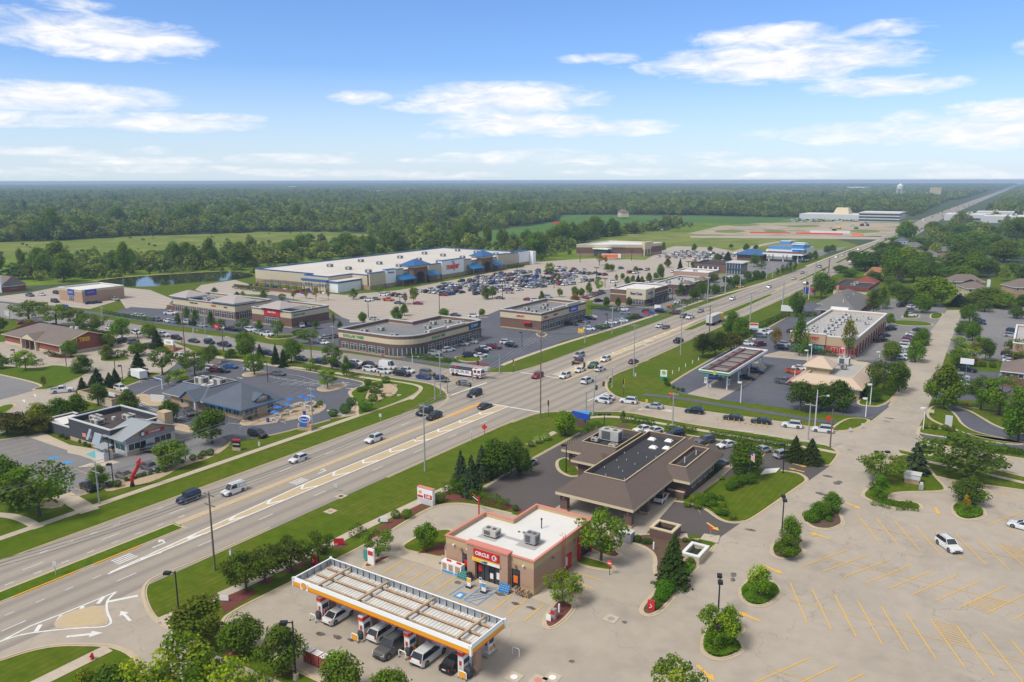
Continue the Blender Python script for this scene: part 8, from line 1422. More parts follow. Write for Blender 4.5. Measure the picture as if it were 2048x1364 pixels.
def box_thing(name,label,cat,px,py,w,d,h,m,rz=0,top=None,xy=None,z=.02,grp=None):
 x,y=xy or at(px,py);r=thing(name,label,cat,x,y,z,rz,grp);b=MB();b.box(-w/2,-d/2,0,w/2,d/2,h,m,top);b.build('body',r);return r
r=box_thing('utility_cabinet','pale green flat-topped utility cabinet on tan plinth','cabinet',1824,966,2.5,1.8,1.0,'brick_tan');b=MB();b.box(-1.4,-1.0,1.0,1.4,1.0,1.9,'light_grey');b.box(-1.5,-1.1,1.9,1.5,1.1,2.05,'teal' if 0 else 'light_grey');b.build('lid',r)
r=box_thing('utility_pedestal','small green-grey pedestal beside the utility cabinet','cabinet',1842,980,.8,.6,1.1,'grey');b=MB();b.box(-.25,-.2,1.1,.25,.2,1.5,'light_grey');b.build('cap',r)
r=box_thing('transformer','grey-green transformer box by the store rear hedge','cabinet',1250,1082,2.6,1.6,1.7,'grey');b=MB();b.box(-1.35,-.85,1.7,1.35,.85,1.8,'light_grey');b.build('lid',r)
for i,(px,py,l)in enumerate([(462,1112,'pale utility stub on the highway lawn'),(519,892,'white utility stub on the near verge'),(1186,829,'grey controller box behind the signal mast'),(1271,753,'small meter box at the tall pole foot')]):r=box_thing('utility_stub',l,'cabinet',px,py,.4,.3,.9,'light_grey');b=MB();b.box(-.15,-.1,.9,.15,.1,1.15,'grey');b.build('cap',r)
def pen(label,x0,y0,x1,y1,h,m,cap,px=None):
 r=thing('bin_enclosure',label,'bin enclosure',0,0,.04);b=MB();wall_ring(b,rect(x0,y0,x1,y1),0,h,m,.35);b.build('wall',r);b=MB();wall_ring(b,rect(x0-.06,y0-.06,x1+.06,y1+.06),h,h+.22,cap,.5);b.build('coping',r);b=MB();b.box(x0+.6,y0+.6,0,x1-.6,y1-.6,h*.6,'dark_grey','black');b.build('bin',r);return r
W_a=at(1293,1078);pen('brown brick bin enclosure with cream coping behind the store',W_a[0]+.1,W_a[1]+1,W_a[0]+4.0,W_a[1]+4.6,1.5,'brick_dark','cream');W_a=at(1350,1120);pen('white walled bin enclosure beside the dark spruce',W_a[0]+.9,W_a[1]+.2,W_a[0]+3.7,W_a[1]+4.6,1.2,'block_cream','white')
W_a=at(1003,664);pen('low brick bin enclosure between the two right strip malls',-183,240,-177,247,2.2,'brick_dark','cream');pen('brick bin enclosure left of the rounded strip mall',-203,226,-196,233,2.2,'brick_dark','cream');pen('brick bin enclosure left of the left strip mall',-326,212,-320.5,217,2.2,'brick_brown','cream')
W_a=at(165,800);r=pen('tan bin enclosure with gates among the spruces',W_a[0]-2,W_a[1],W_a[0]+14,W_a[1]+6,2.0,'block_cream','stone');W_a=at(208,795);b=MB();b.box(W_a[0]+3.5,W_a[1]-.6,0,W_a[0]+6.5,W_a[1]-.4,2.1,'white');b.build('gate',r)
b_=at(316,805);r=box_thing('screen_fence','white screen fence at the left wall of the blue-roofed restaurant','fence',316,804,4.2,.25,1.9,'white',rad(20));b=MB();[b.box(-2.1+k*.35,-.16,.05,-2.07+k*.35,-.12,1.85,'light_grey')for k in range(12)];b.build('slats',r)
def ice(px,py,w,label):
 x,y=at(px,py);r=thing('ice_freezer',label,'freezer',x,86.1,.08,0,'freezers at the store wall');b=MB();b.box(-w/2,-.5,0,w/2,.5,1.75,'sign_white');b.build('body',r)
 n=2 if w>1.8 else 1
 for k in range(n):c=-w/2+w*(k+.5)/n;b=MB();b.box(c-.33*w/n,-.53,.5,c+.33*w/n,-.5,1.5,'brick_tan');b.build('door',r)
 b=MB();b.box(-w/2+.1,-.54,.08,w/2-.1,-.505,.4,'sky_blue');b.box(-.4,-.2,1.75,.4,-.1,2.05,'red');b.build('label',r)
ice(902,1143,2.3,'long white ice freezer with two doors at the store front');ice(924,1148,1.3,'smaller white ice freezer beside the water bottle rack')
def rack(x,label,m,top,n=4):
 r=thing('bottle_rack',label,'rack',x,85.4,.08,0,'racks at the store front');r.scale=(.85,.85,.7);b=MB();b.box(-1.0,-.1,0,1.0,.5,.15,'dark_grey');b.build('base',r)
 for k in range(n):
  b=MB()
  for j in range(5):xx=-.85+j*.42;b.cyl(xx,.0+k*.16,.15+k*.38,.5+k*.38,.19,.17,8,m);
  b.box(-1.02,-.15+k*.16,.15+k*.38-.02,1.02,.3+k*.16,.15+k*.38,top);b.build('shelf',r)
rack(-64.9,'teal water bottle rack left of the store door','teal','sign_white');rack(-57.6,'stepped rack of bright blue bottles right of the store door','sky_blue','sign_white')
r=thing('firewood_stack','heap of bundled firewood against the store wall','firewood',-54.9,86.2,.08);b=MB();q=random.Random(2)
for k in range(70):x,z=q.uniform(-1.3,1.0),q.uniform(.1,1.0);b.cyl(0,0,0,0,0,None,3,'wood')if 0 else b.tube([(x,q.uniform(-.45,-.2),z),(x+q.uniform(-.1,.1),.3,z)],q.uniform(.07,.12),6,q.choice(['wood','rusty','brick_tan']))
b.build('logs',r)
r=box_thing('litter_bin','dark grey litter bin by the store door','bin',0,0,.6,.6,1.1,'dark_grey',xy=(-63.7,85.6));b=MB();b.box(-.33,-.33,1.1,.33,.33,1.25,'black');b.build('lid',r)
for x,y,m,l in[(-62.6,84.0,'yellow','yellow and white pavement sign left of the accessible bay'),(-60.0,84.0,'sky_blue','light blue pavement sign right of the accessible bay')]:r=thing('pavement_sign',l,'sign',x,y,.08);b=MB();b.box(-.35,-.06,.15,.35,.06,1.4,'sign_white');b.box(-.33,-.08,.8,.33,-.062,1.35,m);b.build('panel',r);b=MB();b.box(-.45,-.3,0,.45,.3,.15,'black');b.build('base',r)
r=thing('bay_sign','white accessible-bay post sign at the walk edge','sign',-60.7,84.2,.08);b=MB();b.box(-.04,-.04,0,.04,.04,1.5,'grey');b.box(-.2,-.05,1.1,.2,-.03,2.0,'sign_white');b.box(-.15,-.06,1.6,.15,-.05,1.9,'blue');b.build('panel',r)
r=thing('gas_bottle_cage','pair of white wire gas bottle cages at the right store wall','cage',*at(1083,1172),.05,0);
for k in range(2):
 b=MB();y0=-.9+k*1.4
 for z in(0,.85,1.7):b.box(-.5,y0,z,.5,y0+1.2,z+.06,'white')
 for j in range(7):b.box(-.5+j*.16,y0-.02,0,-.47+j*.16,y0,1.75,'white');b.box(.5,y0+j*.19,0,.52,y0+.03+j*.19,1.75,'white')
 for j in range(3):
  for z in(.06,.91):b.cyl(-.3+j*.3,y0+.6,z,z+.5,.13,None,8,'light_grey')
 b.build('cage',r)
r=thing('air_machine','air and vacuum machine with red hose stand on the mulch island','air machine',*at(1107,1240),.15);b=MB();b.box(-.3,-.3,0,.3,.3,1.5,'grey');b.box(-.25,-.33,.8,.25,-.3,1.4,'red');b.build('body',r);b=MB();b.tube([(.2,-.3,1.3),(.7,-.5,.6),(.2,-.6,.2)],.03,5,'red');b.build('hose',r)
for px,py,l in[(1118,1226,'short white post beside the air machine'),(1307,1100,'short white post at the bin enclosure kerb'),(1238,1082,'short white post by the transformer')]:x,y=at(px,py);r=thing('bollard',l,'bollard',x,y,.1,0,'white posts');b=MB();b.cyl(0,0,0,1.2,.13,None,8,'sign_white');b.build('post',r);b=MB();b.cyl(0,0,1.2,1.28,.13,.04,8,'sign_white');b.build('cap',r)
r=board(1097,1244,.7,.9,.2,'sign_white','small white sign on the tip of the mulch island',d=.06)
r0=None
for i,(dx,dy)in enumerate([(0,0),(1.35,0),(2.7,0)]):
 x,y=at(597,1330);r=thing('bag_pallet',f"pallet of red bags at the kerb below the canopy, {ORD[i]} from the left",'pallet',x+dx+.6,y+1.3,.05,0,'pallets of red bags');b=MB();q=random.Random(i)
 b.box(-.6,-.5,0,.6,.5,.14,'wood');b.build('pallet',r);b=MB()
 for k in range(6):
  for j in range(2):b.box(-.6+j*.61+q.uniform(-.03,.03),-.5,.15+k*.24,-.01+j*.61,.5,.15+k*.24+.22,'brick_red' if(k+j)%2 else 'red','sign_white')
 b.build('bags',r)
for i,(px,py)in enumerate([(626,1244),(710,1284),(805,1318),(925,1360)]):
 x,y=at(px,py);l=['leftmost','second from left','third from left','rightmost'][i]
 r=thing('hoop_guard',f"white hoop guard before the fuel pump, {l}",'guard rail',x,y,.05,rad(0),'hoop guards');b=MB();b.tube([(-.55,0,0),(-.55,0,.9),(-.45,0,1.05),(.45,0,1.05),(.55,0,.9),(.55,0,0)],.07,8,'sign_white');b.build('hoop',r);b=MB();b.cyl(-.55,0,0,.25,.075,None,8,'dark_grey');b.cyl(.55,0,0,.25,.075,None,8,'dark_grey');b.build('feet',r)
 if i in(1,3):b=MB();b.box(-.42,-.04,.25,.42,.04,.95,'canopy_yellow');b.build('poster',r)
 r=box_thing('litter_bin',f"dark grey bin behind the hoop guard, {l}",'bin',0,0,.7,.7,1.0,'dark_grey',xy=(x+.3,y+.9),grp='bins at the pumps');b=MB();b.hip(-.38,-.38,.38,.38,1.0,1.3,.15,.15,'dark_grey',.02,0);b.build('lid',r)
 x2=x+.6;r=thing('hoop_guard',f"white hoop guard behind the fuel pump, {l}",'guard rail',x2+2.0,y+7.4,.05,0,'hoop guards');b=MB();b.tube([(-.5,0,0),(-.5,0,.9),(-.4,0,1.05),(.4,0,1.05),(.5,0,.9),(.5,0,0)],.06,8,'sign_white');b.build('hoop',r)
for i,(px,py)in enumerate([(1275,755),(1358-15,752-10),(1371,731),(1385,724),(1397,716)]):
 px,py=[(1345,748),(1358,742),(1371,734),(1385,727),(1397,721)][i];x,y=at(px,py);r=thing('bollard',f"short white marker post on the lawn, {ORD[i]} from the left",'bollard',x,y,0,0,'marker posts on the lawn');b=MB();b.cyl(0,0,0,1.1,.12,None,6,'sign_white');b.build('post',r)
for i in range(10):x,y=at(1435+i*11,839+i*1.7);r=thing('lane_post',f"yellow flexible post on the side street median, {ORD[i]} from the left",'bollard',x,y,.03,0,'yellow lane posts');b=MB();b.cyl(0,0,0,.9,.06,None,6,'yellow');b.cyl(0,0,0,.06,.16,None,8,'black');b.build('post',r)
for i in range(7):x,y=at(1124+i*4.5,888-i*.6);r=thing('lane_post',f"small yellow stake at the kerb by the bank driveway, {ORD[i]} from the left",'bollard',x,y,.03,0,'yellow stakes');b=MB();b.cyl(0,0,0,.5,.05,None,5,'yellow');b.build('post',r)
U=None
for i,(px,py)in enumerate([(550,839),(557,829),(577,822),(582,812),(605,807),(617,813),(626,804),(540,822)]):
 x,y=at(px,py+4,0)
 r=thing('umbrella_table',f"blue umbrella table on the restaurant terrace, {ORD[sorted([550,557,577,582,605,617,626,540]).index(px)]} from the left",'umbrella',x,y,.16,0,'blue umbrellas on the terrace')
 b=MB();n=8;b.add([(1.15*math.cos(k*.785),1.15*math.sin(k*.785),2.2)for k in range(n)]+[(0,0,2.75)],[(k,(k+1)%n,n)for k in range(n)],'sky_blue' if 0 else 'led_blue');b.build('canopy',r)
 b=MB();b.cyl(0,0,0,2.7,.04,None,6,'grey');b.cyl(0,0,.7,.76,.6,None,10,'light_grey');b.build('pole_table',r)
 for s in(-1,1):b=MB();b.box(s*1.0-.25,-.3,0,s*1.0+.25,.3,.42,'light_grey');b.build('seat',r)
for i,(px,py)in enumerate([(536,845),(609,831),(557,816)]):r=box_thing('litter_bin','blue bin on the terrace, '+['by the entrance','at the rear fence','by the flower bed'][i],'bin',px,py,.5,.5,.9,'blue',z=.16);b=MB();b.box(-.28,-.28,.9,.28,.28,1.0,'blue');b.build('lid',r)
b=MB();pts=chaikin(W2([(480,846),(540,842),(600,830),(648,814)]),2,False)
ribbon(b,pts,.04,.95,'dark_grey',.05);ribbon(b,pts,.03,.3,'dark_grey',.03)
for a in pts:b.box(a[0]-.03,a[1]-.03,0,a[0]+.03,a[1]+.03,1.0,'dark_grey')
o=b.build('terrace_railing');tag(o,'thin dark railing round the restaurant terrace','railing')
x,y=at(279,757);r=thing('cargo_trailer','white enclosed trailer parked under the tall spruce','trailer',x,y,.03,rad(-8));b=MB();b.box(-2.9,-1.15,.5,2.9,1.15,2.7,'sign_white');b.box(-2.9,-1.17,.5,2.9,1.17,.62,'grey');b.build('body',r);b=MB();b.tube([(2.9,0,.6),(4.1,0,.5)],.07,5,'dark_grey');b.build('drawbar',r)
for s in(-1,1):
 for dx in(-.5,.45):b=MB();b.tube([(dx,s*1.2,.36),(dx,s*1.0,.36)],.36,10,'tyre');b.build('wheel',r)
x,y=at(1427,648);r=thing('container_lorry','yellow cab lorry carrying a grey container beside the median','lorry',x,y+1,.04,rad(90),'traffic on the highway');b=MB();b.box(-6.5,-1.25,1.2,4.2,1.25,3.95,'light_grey');
for k in range(16):b.box(-6.4+k*.66,-1.29,1.3,-6.3+k*.66,-1.25,3.85,'grey');b.box(-6.4+k*.66,1.25,1.3,-6.3+k*.66,1.29,3.85,'grey')
b.build('container',r);b=MB();b.box(5,-1.2,.8,7.4,1.2,3.6,'yellow');b.box(7.4,-1.1,.7,8.6,1.1,2.0,'yellow');b.box(7.38,-1.1,2.2,7.43,1.1,3.3,'glass');b.build('cab',r);b=MB();b.box(-6.5,-.5,.9,8,.5,1.2,'black');b.build('chassis',r)
for xx in(-5.5,-4.2,-2.9,3.4,4.7,7.6):
 for s in(-1,1):b=MB();b.tube([(xx,s*1.25,.5),(xx,s*.9,.5)],.5,12,'tyre');b.build('wheel',r)
x,y=at(925,757);r=thing('fire_engine','white and red ladder fire engine waiting at the stop line','fire engine',x,y+2.6,.04,rad(3));b=MB();b.box(-5.6,-1.25,.7,2.0,1.25,2.1,'sign_white');b.box(-5.62,-1.27,1.2,2.0,1.27,1.32,'red');b.box(-5.4,-1.1,2.1,1.9,1.1,2.5,'dark_grey');
for k in range(4):b.box(-5.2+k*1.7,-1.28,1.45,-3.9+k*1.7,-1.25,2.0,'grey')
b.build('body',r);b=MB();b.box(2.4,-1.25,.6,5.4,1.25,2.9,'sign_white');b.box(2.39,-1.27,.9,5.42,1.27,1.25,'red');b.box(5.4,-1.1,1.7,5.43,1.1,2.7,'glass');b.box(3.0,-1.28,1.8,3.8,1.28,2.6,'glass');b.box(4.2,-1.28,1.8,5.1,1.28,2.6,'glass');b.box(3,-1,2.9,3.6,1,3.1,'bright_red');b.build('cab',r)
b=MB()
for s in(-.45,.45):
 b.box(-5.8,s-.06,3.1,6.4,s+.06,3.2,'light_grey');b.box(-5.8,s-.05,3.55,6.4,s+.05,3.63,'light_grey')
for k in range(26):b.box(-5.7+k*.47,-.45,3.12,-5.64+k*.47,.45,3.18,'light_grey');b.tube([(-5.7+k*.47,-.45,3.15),(-5.46+k*.47,-.45,3.6)],.025,3,'light_grey');b.tube([(-5.7+k*.47,.45,3.15),(-5.46+k*.47,.45,3.6)],.025,3,'light_grey')
b.box(6.2,-.8,2.7,7.4,.8,3.7,'light_grey');b.build('ladder',r);b=MB();b.cyl(-4,0,2.4,3.1,.7,.5,10,'red');b.build('turntable',r)
for xx in(-4.4,-3.1,4.2):
 for s in(-1,1):b=MB();b.tube([(xx,s*1.28,.55),(xx,s*.9,.55)],.55,12,'tyre');b.build('wheel',r)
x,y=at(265,973);r=thing('inflatable_tube','red inflatable tube figure bending over the lawn','inflatable',x,y,0,rad(33));b=MB();b.tube([(0,0,.5),(.05,0,1.4),(.3,0,2.3),(.9,0,3.2),(1.4,0,4.0),(1.5,0,4.9),(1.9,0,5.6)],[.32,.33,.34,.34,.34,.33,.25],10,'red');b.tube([(1.45,0,4.6),(2.1,0,4.9),(2.9,0,4.85)],[.2,.17,.1],8,'red');b.tube([(1.45,0,4.4),(2.0,.2,4.5),(2.7,.5,4.2)],[.2,.17,.1],8,'red');b.build('tube',r,True);b=MB();b.cyl(0,0,0,.6,.45,.38,10,'black');b.build('blower',r)
q=random.Random(5)
for k in range(12):
 x,y=at(740+q.uniform(0,60),782+q.uniform(-12,12));b=MB();n=7;v=[(q.uniform(.5,.9)*math.cos(i*.9),q.uniform(.4,.7)*math.sin(i*.9))for i in range(n)];b.prism(v,0,.35,'rock_bed');o=b.build('boulder');o.location=(x,y,.14);tag(o,'pale boulder on the landscaped corner by the sidewalk','boulder','boulders on the landscaped corner')
for i,(x,y)in enumerate([(-252,330),(-240,352),(-256,372),(-240,392),(-228,413),(-250,410),(-262,390),(-244,432),(-232,375)]):
 r=thing('cart_shelter',f"cart return with blue flag sign on the supermarket lot, {ORD[i]}",'cart return',x,y,.03,0,'cart returns');b=MB();b.box(-.9,-2.5,0,-.85,2.5,1.0,'light_grey');b.box(.85,-2.5,0,.9,2.5,1.0,'light_grey');b.box(-.6,-2,.3,.6,2,1,'grey');b.build('rails',r);b=MB();b.box(-.05,-2.5,0,.05,-2.4,3.2,'light_grey');b.box(-.6,-2.55,2.4,.6,-2.4,3.6,'blue');b.build('flag_sign',r)
# ---------- people
def person(x,y,rz,label,shirt,legs,hair='hair',arms='down'):
 r=thing('person',label,'person',x,y,.05,rz)
 V=[];E=[];Rd=[]
 def a(p,rr,par=None):
  V.append(p);Rd.append(rr)
  if par is not None:E.append((par,len(V)-1))
  return len(V)-1
 p=a((0,0,.94),.14);w_=a((0,0,1.12),.125,p);c=a((.01,0,1.34),.145,w_);n=a((0,0,1.50),.055,c);h=a((.02,0,1.60),.085,n);a((.03,0,1.70),.085,h)
 for s in(-1,1):
  k=a((0,s*.10,.86),.095,p);k=a((.03,s*.11,.50),.062,k);k=a((-.01,s*.11,.12),.042,k);a((.14,s*.12,.05),.04,k)
  q_=a((0,s*.17,1.40),.065,c)
  if arms=='down' and s>0 or arms=='out':q_=a((.05,s*.26,1.16),.046,q_);q_=a((.28,s*.24,1.08),.034,q_);hd=(.36,s*.24,1.08)
  else:q_=a((-.02,s*.25,1.14),.046,q_);q_=a((.04,s*.27,.90),.034,q_);hd=(.05,s*.27,.82)
  q_=a(hd,.034,q_);d=Vector(hd)-Vector(V[-2]);d.normalize();sd=Vector((0,0,1)).cross(d)if abs(d.z)<.9 else Vector((1,0,0));sd.normalize()
  for j,(o,L)in enumerate([(-.03,.07),(-.01,.085),(.01,.08),(.03,.06)]):
   f0=a(tuple(Vector(hd)+d*.035+sd*o),.009,q_);f1=a(tuple(Vector(hd)+d*(.035+L*.55)+sd*o),.009,f0);a(tuple(Vector(hd)+d*(.03+L)+sd*o+Vector((.01,0,-.015))),.007,f1)
  t0=a(tuple(Vector(hd)+sd*.035-d*.01),.010,q_);a(tuple(Vector(hd)+sd*.055+d*.03),.008,t0)
 me=bpy.data.meshes.new('body');me.from_pydata(V,E,[]);o=bpy.data.objects.new('body',me);C.objects.link(o)
 m=o.modifiers.new('s','SKIN');
 for i,sv in enumerate(me.skin_vertices[0].data):sv.radius=(Rd[i],Rd[i]);sv.use_root=(i==0)
 o.modifiers.new('d','SUBSURF').levels=1
 dg=bpy.context.evaluated_depsgraph_get();m2=bpy.data.meshes.new_from_object(o.evaluated_get(dg));bpy.data.objects.remove(o)
 for mm in('skin',shirt,legs,'black'):m2 .materials.append(MATS[mm])
 for f in m2 .polygons:
  z=f.center.z;yy=abs(f.center.y);f.use_smooth=True
  f.material_index=3 if z<.08 else 2 if z<.98 and yy<.21 else 1 if z<1.47 and(z>1.2 or yy<.2)and f.center.x<.16 else 0
 b_=bpy.data.objects.new('body',m2);C.objects.link(b_);b_.parent=r
 hb_=MB();
 for i in range(5):
  a0=i*.3;
 v=[];f=[]
 for i in range(6):
  for j in range(10):ph=i*.30;th=j*.628;v.append((.02-.012*i*0+.105*math.sin(ph)*math.cos(th)-.015,.1*math.sin(ph)*math.sin(th),1.70+.115*math.cos(ph)-(.05*i*.3 if math.cos(th)<.2 else 0)))
 for i in range(5):
  for j in range(10):f.append((i*10+j,i*10+(j+1)%10,(i+1)*10+(j+1)%10,(i+1)*10+j))
 hb_.add(v,f,hair);hb_.build('hair',r,True)
 fb=MB()
 for s in(-1,1):fb.box(.115,s*.035-.012,1.645,.125,s*.035+.012,1.66,'black')
 fb.box(.12,-.012,1.60,.14,.012,1.64,'skin');fb.box(.115,-.025,1.565,.122,.025,1.575,'salmon');fb.build('face',r)
 return r
x,y=at(645,1240);person(x+.2,y+.3,rad(40),'person in a bright pink top beside the leftmost pump','pink','denim')
x,y=at(790,1300);person(x+.3,y+.3,rad(150),'person in a pale blue shirt at the open car door','light_blue','denim',arms='out')
x,y=at(911,1333);person(x,y+.2,rad(20),'person in a red top filling the black car','red','denim',arms='out')
x,y=at(1003,548);person(x,y,1,'tiny person in dark clothes crossing before the supermarket','dark_grey','black');x,y=at(1011,549);person(x,y,1.4,'tiny person right of another before the supermarket','dark_grey','denim')
for i,(px,py,m,l)in enumerate([(1028,1355,'sign_white','white round tank lid right of the canopy'),(1105,1356,'sign_white','second white tank lid farther right'),(1076,1361,'salmon','small reddish lid at the bottom edge'),(1222,1238,'grey','grey drain cover before the red arrow sign'),(661,1023,'brick_tan','rusty drain grate in the highway lawn'),(682,993,'dark_grey','dark kerb inlet of the highway')]):
 x,y=at(px,py);r=thing('manhole_cover',l,'manhole cover',x,y,.05);b=MB();b.box(-.9,-.9,0,.9,.9,.03,'walk');b.build('frame',r);b=MB();b.cyl(0,0,.03,.06,.45,None,14,m);b.build('lid',r)
# ---------- woods and far tree cover (masses nobody could count), air
def inpoly(px,py,poly):
 c=np.zeros(len(px),bool);n=len(poly)
 for i in range(n):
  x1,y1=poly[i];x2,y2=poly[i-1]
  m=((y1>py)!=(y2>py));
  with np.errstate(all='ignore'):c^=m&(px<(x2-x1)*(py-y1)/(y2-y1+1e-12)+x1)
 return c
hid=bpy.data.collections.new('wood_trees')
def lowtree(name,n,leaf,seed,kind,mats):
 P,Nn,ids=crown(kind,n,.1,seed);P=P*np.array([1,1,1.75]);V=leaves(P,Nn,leaf);o=bpy.data.objects.new(name,leafmesh(name,V,mats,ids));hid.objects.link(o);return o
for k in range(4):lowtree(f'wood_tree_{k}',520,.26,40+k,'m',[('wood_green','wood_dark'),('wood_dark','wood_green'),('wood_green','wood_yellow'),('wood_yellow','wood_green')][k])
far=bpy.data.collections.new('far_trees')
def lowtree2(k):
 P,Nn,ids=crown('m',150,.1,90+k);P=P*np.array([1,1,1.5]);V=leaves(P,Nn,.5);o=bpy.data.objects.new(f'far_tree_{k}',leafmesh('far_tree',V,[('wood_green','wood_dark'),('wood_dark','wood_green'),('wood_yellow','wood_green')][k],ids));far.objects.link(o)
for k in range(3):lowtree2(k)
def scatter(name,pts,scl,hs,coll,label):
 n=len(pts);me=bpy.data.meshes.new(name);me.vertices.add(n);me.vertices.foreach_set('co',pts.astype(np.float32).ravel())
 a=me.attributes.new('s','FLOAT_VECTOR','POINT');sv=np.stack([scl,scl,hs],1).astype(np.float32);a.data.foreach_set('vector',sv.ravel())
 b=me.attributes.new('r','FLOAT_VECTOR','POINT');rv=np.zeros((n,3),np.float32);rv[:,2]=rg.uniform(0,6.28,n);b.data.foreach_set('vector',rv.ravel())
 o=bpy.data.objects.new(name,me);C.objects.link(o);o['kind']='stuff';tag(o,label,'wood')
 ng=bpy.data.node_groups.new(name,'GeometryNodeTree');ng.interface.new_socket('Geometry',in_out='INPUT',socket_type='NodeSocketGeometry');ng.interface.new_socket('Geometry',in_out='OUTPUT',socket_type='NodeSocketGeometry')
 A=ng.nodes.new;i=A('NodeGroupInput');u=A('NodeGroupOutput');ip=A('GeometryNodeInstanceOnPoints');ci=A('GeometryNodeCollectionInfo');ci.inputs[0].default_value=coll;ci.inputs['Separate Children'].default_value=True;ci.inputs['Reset Children'].default_value=True
 s=A('GeometryNodeInputNamedAttribute');s.data_type='FLOAT_VECTOR';s.inputs[0].default_value='s';r=A('GeometryNodeInputNamedAttribute');r.data_type='FLOAT_VECTOR';r.inputs[0].default_value='r'
 rv_=A('FunctionNodeRandomValue');rv_.data_type='INT';rv_.inputs[5].default_value=7
 L=ng.links.new;L(i.outputs[0],ip.inputs['Points']);L(ci.outputs[0],ip.inputs['Instance']);ip.inputs['Pick Instance'].default_value=True
 for q in rv_.inputs:
  if q.name=='Max' and q.type=='INT':q.default_value=9
 for q in rv_.outputs:
  if q.type=='INT':L(q,ip.inputs['Instance Index'])
 L(s.outputs[0],ip.inputs['Scale']);L(r.outputs[0],ip.inputs['Rotation']);L(ip.outputs[0],u.inputs[0])
 m=o.modifiers.new('trees','NODES');m.node_group=ng;return o
rg=np.random.default_rng(77)
def grid(x0,x1,y0,y1,s):
 X,Y_=np.meshgrid(np.arange(x0,x1,s),np.arange(y0,y1,s));X=X.ravel()+rg.uniform(-.5,.5,X.size)*s;Y_=Y_.ravel()+rg.uniform(-.5,.5,Y_.size)*s
 px,py=topx(X,Y_);m=(px>-120)&(px<2170)&(py>362)&(py<900)&(X*math.sin(YAW)*-1+Y_*math.cos(YAW)>0);return X[m],Y_[m],px[m],py[m]
WOOD=[(-200,545),(-60,540),(0,535),(60,522),(150,512),(300,506),(420,502),(560,487),(700,478),(760,472),(850,476),(905,478),(985,490),(1090,484),(1180,470),(1290,456),(1390,447),(1390,455),(1300,464),(1180,480),(1140,505),(1060,517),(1047,503),(829,500),(700,516),(512,536),(512,549),(462,541),(330,548),(230,555),(185,561),(120,566),(60,562),(0,560),(-200,590)]
DENSE=[(-200,560),(0,542),(100,532),(400,524),(520,515),(820,496),(840,478),(905,474),(950,488),(1080,494),(1180,474),(1280,460),(1380,450),(1380,452),(1290,464),(1180,480),(1130,503),(1060,517),(1047,503),(829,500),(700,516),(512,536),(330,548),(230,555),(120,566),(-200,590)]
FARB=[(-300,484),(0,484),(130,481),(256,473),(370,469),(512,465),(560,463),(740,465),(767,471),(850,474),(905,467),(985,460),(1050,452),(1110,442),(1119,430),(1274,429),(1426,431),(1536,434),(1600,434),(1640,424),(1800,424),(1850,440),(1890,430),(1890,362),(-300,362)]
RIGHT=[(1775,478),(1810,455),(1880,447),(1960,442),(2300,430),(2300,600),(2030,605),(1880,602),(1800,595),(1760,575),(1690,562),(1640,590),(1620,575),(1680,530)]
BEHIND=[(1962,362),(2300,362),(2300,425),(2048,428),(1940,432),(1905,432),(1900,418),(1930,400)]
roadx=lambda y:np.interp(y,[p[1]for p in HW],[p[0]for p in HW])
X,Yy,px,py=grid(-3700,700,180,2600,9.5)
road=np.abs(X-roadx(Yy))<28+np.clip((Yy-1200)*.03,0,40)
mw=inpoly(px,py,WOOD)&(rg.random(len(X))<np.where(inpoly(px,py,DENSE),.80,.42));mf=inpoly(px,py,FARB);mr=inpoly(px,py,RIGHT)&(rg.random(len(X))<.085)&(X>-88);mb=inpoly(px,py,BEHIND)&(X>-75)&(rg.random(len(X))<.7)
keep=(mw|mf|mr|mb)&~road
de_=inpoly(px,py,DENSE)[keep];X,Yy,mw_=X[keep],Yy[keep],mw[keep];r=rg.uniform(3.6,8.2,len(X));h=rg.uniform(3.2,8.0,len(X));g_=np.clip(rg.lognormal(0,.22,len(X)),.55,1.7)*(1+.22*np.sin(X*.011+1.3*np.sin(Yy*.006))*np.cos(Yy*.009));r=r*g_;h=h*g_;small=(mw_&(rg.random(len(X))<np.where(de_,.3,.93)));r=np.where(small,rg.uniform(1.5,3.4,len(X)),r);h=np.where(small,rg.uniform(1.2,2.6,len(X)),h)
ppx,ppy=topx(X,Yy);big=np.argsort(-(h/np.hypot(X,Yy)))
near=[i for i in big if ppx[i]>-20 and ppx[i]<2068][:75]
mask=np.ones(len(X),bool)
WT=[]
for i in near:
 mask[i]=False;p=tree_proto('m',int(i)%3);rr,hh=float(r[i]),float(h[i])*1.9
 where='in the wood behind the pond' if ppx[i]<520 else 'in the wood behind the big store' if ppx[i]<1300 else 'in the wood on the right'
 o=dup(p,float(X[i]),float(Yy[i]),0,R.uniform(0,6.28),'leafy woodland tree '+where,'trees of the near wood '+where,(rr,rr,hh/2.1),(.95,1.05,.8),'tree');o['px']=int(ppx[i]);WT.append(o);o.name='woodland_tree'
WT.sort(key=lambda o:o['px'])
for k,o in enumerate(WT):o['label']+=f", {k+1}{'th' if k%10>2 or k//10==1 else ['st','nd','rd'][k%10]} from left";del o['px']
X,Yy,r,h=X[mask],Yy[mask],r[mask],h[mask]
scatter('woodland',np.stack([X,Yy,np.zeros(len(X))],1),r,h,hid,'broad green woods of the middle distance')
X,Yy,px,py=grid(-9500,1500,300,5600,24);k=(np.abs(X-roadx(Yy))>55)&((X<-3700)|(Yy>2600));X,Yy=X[k],Yy[k]
scatter('far_woods',np.stack([X,Yy,np.zeros(len(X))],1),rg.uniform(10,19,len(X)),rg.uniform(6,10.5,len(X)),far,'hazy blue-green far woods')
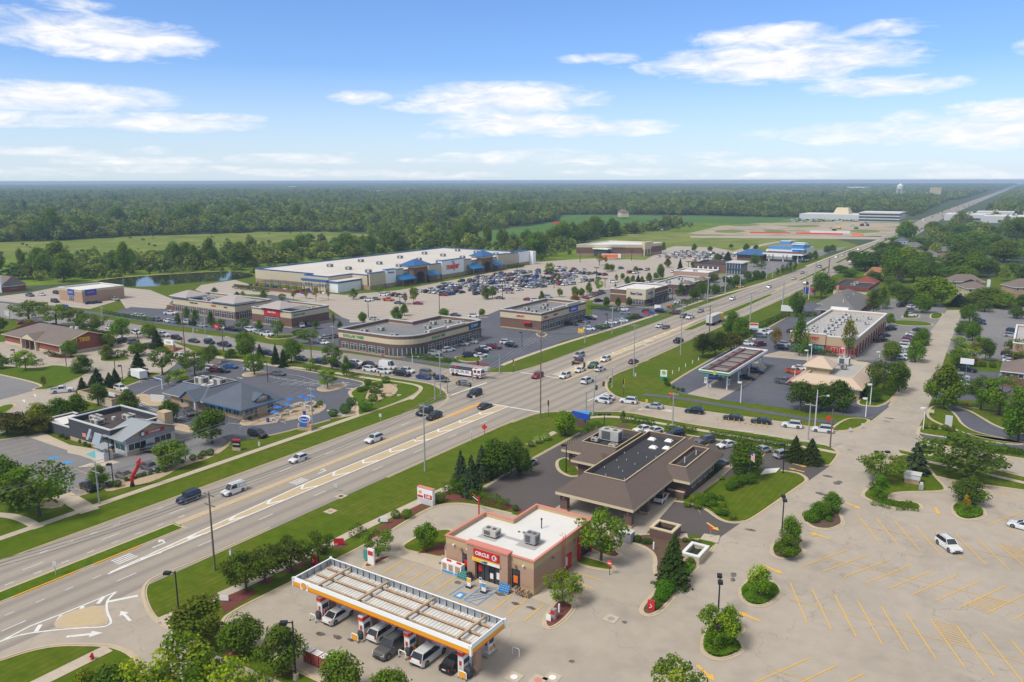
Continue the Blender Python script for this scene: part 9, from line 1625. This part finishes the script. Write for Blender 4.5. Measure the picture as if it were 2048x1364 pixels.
X,Yy,px,py=grid(-11400,3000,1500,11300,55);k=((X<-9500)|(Yy>5600))&(np.abs(X-roadx(np.minimum(Yy,9500)))>60)&(rg.random(len(X))<.8);X,Yy=X[k],Yy[k]
scatter('horizon_woods',np.stack([X,Yy,np.zeros(len(X))],1),rg.uniform(22,50,len(X)),rg.uniform(6,11,len(X)),far,'thin strip of woods along the horizon')
X,Yy,px,py=grid(-1000,-180,250,900,6.0);k=(inpoly(px,py,WOOD)&(rg.random(len(X))<.6))|((py>466)&(py<512)&(px<760)&(rg.random(len(X))<.025));X,Yy=X[k],Yy[k]
scatter('scrub_bushes',np.stack([X,Yy,np.zeros(len(X))],1),rg.uniform(.8,2.4,len(X)),rg.uniform(.6,1.6,len(X)),hid,'low bushes scattered over the green scrubland')
q=random.Random(9);HP=[]
for k in range(48):
 px=q.uniform(0,1780);py=q.choice([q.uniform(372,378),q.uniform(374,392),q.uniform(380,440)])
 x,y=at(px,py);HP.append((x,y))
hb=MB();hb.prism([(-9,-5),(9,-5),(9,5),(-9,5)],0,5,'cream');hb.hip(-9,-5,9,5,5,8.5,4,5,'shingle_taupe',.5,0);hb.box(-4,-5.05,1,-1.5,-5,2.6,'glass')
hw=MB();hw.box(-30,-14,0,30,14,8,'sign_white','roof_cream');hw.box(-28,-14.1,1,28,-14,3,'dark_grey')
h1=hb.build('distant_house');h2=hw.build('distant_warehouse')
for k,(x,y)in enumerate(HP):
 src=h2 if y>2600 and k%2 else h1;o=src.copy();C.objects.link(o);s=1.15 if src is h1 else q.uniform(.8,1.8);d=math.hypot(x,y);z=0
 o.location=(x,y,2.5);o.scale=(s,s,s*1.2);o.rotation_euler=(0,0,q.uniform(0,3.1));tag(o,'pale roof just showing above the far treetops' if src is h1 else 'long pale building just showing above the far woods','building','pale roofs scattered over the far woods')
bpy.data.objects.remove(h1);bpy.data.objects.remove(h2)
for p in list(PROTO.values()):kill(p)
for p in list(PR.values()):kill(p)
bpy.data.objects.remove(BALL)
hz_=MB();hz_.box(-13500,-600,-1,13500,12500,58.2,'white');ho=hz_.build('haze');ho['kind']='stuff';tag(ho,'thin blue-white haze over the far woods','haze')
hm=bpy.data.materials.new('haze');hm.use_nodes=True;ht=hm.node_tree;ht.nodes.clear();pv=ht.nodes.new('ShaderNodeVolumePrincipled');pv.inputs['Color'].default_value=(.58,.77,1,1);pv.inputs['Density'].default_value=1.6e-4;pv.inputs['Anisotropy'].default_value=.0
om=ht.nodes.new('ShaderNodeOutputMaterial');ht.links.new(pv.outputs[0],om.inputs['Volume']);ho.data.materials.clear();ho.data.materials.append(hm)
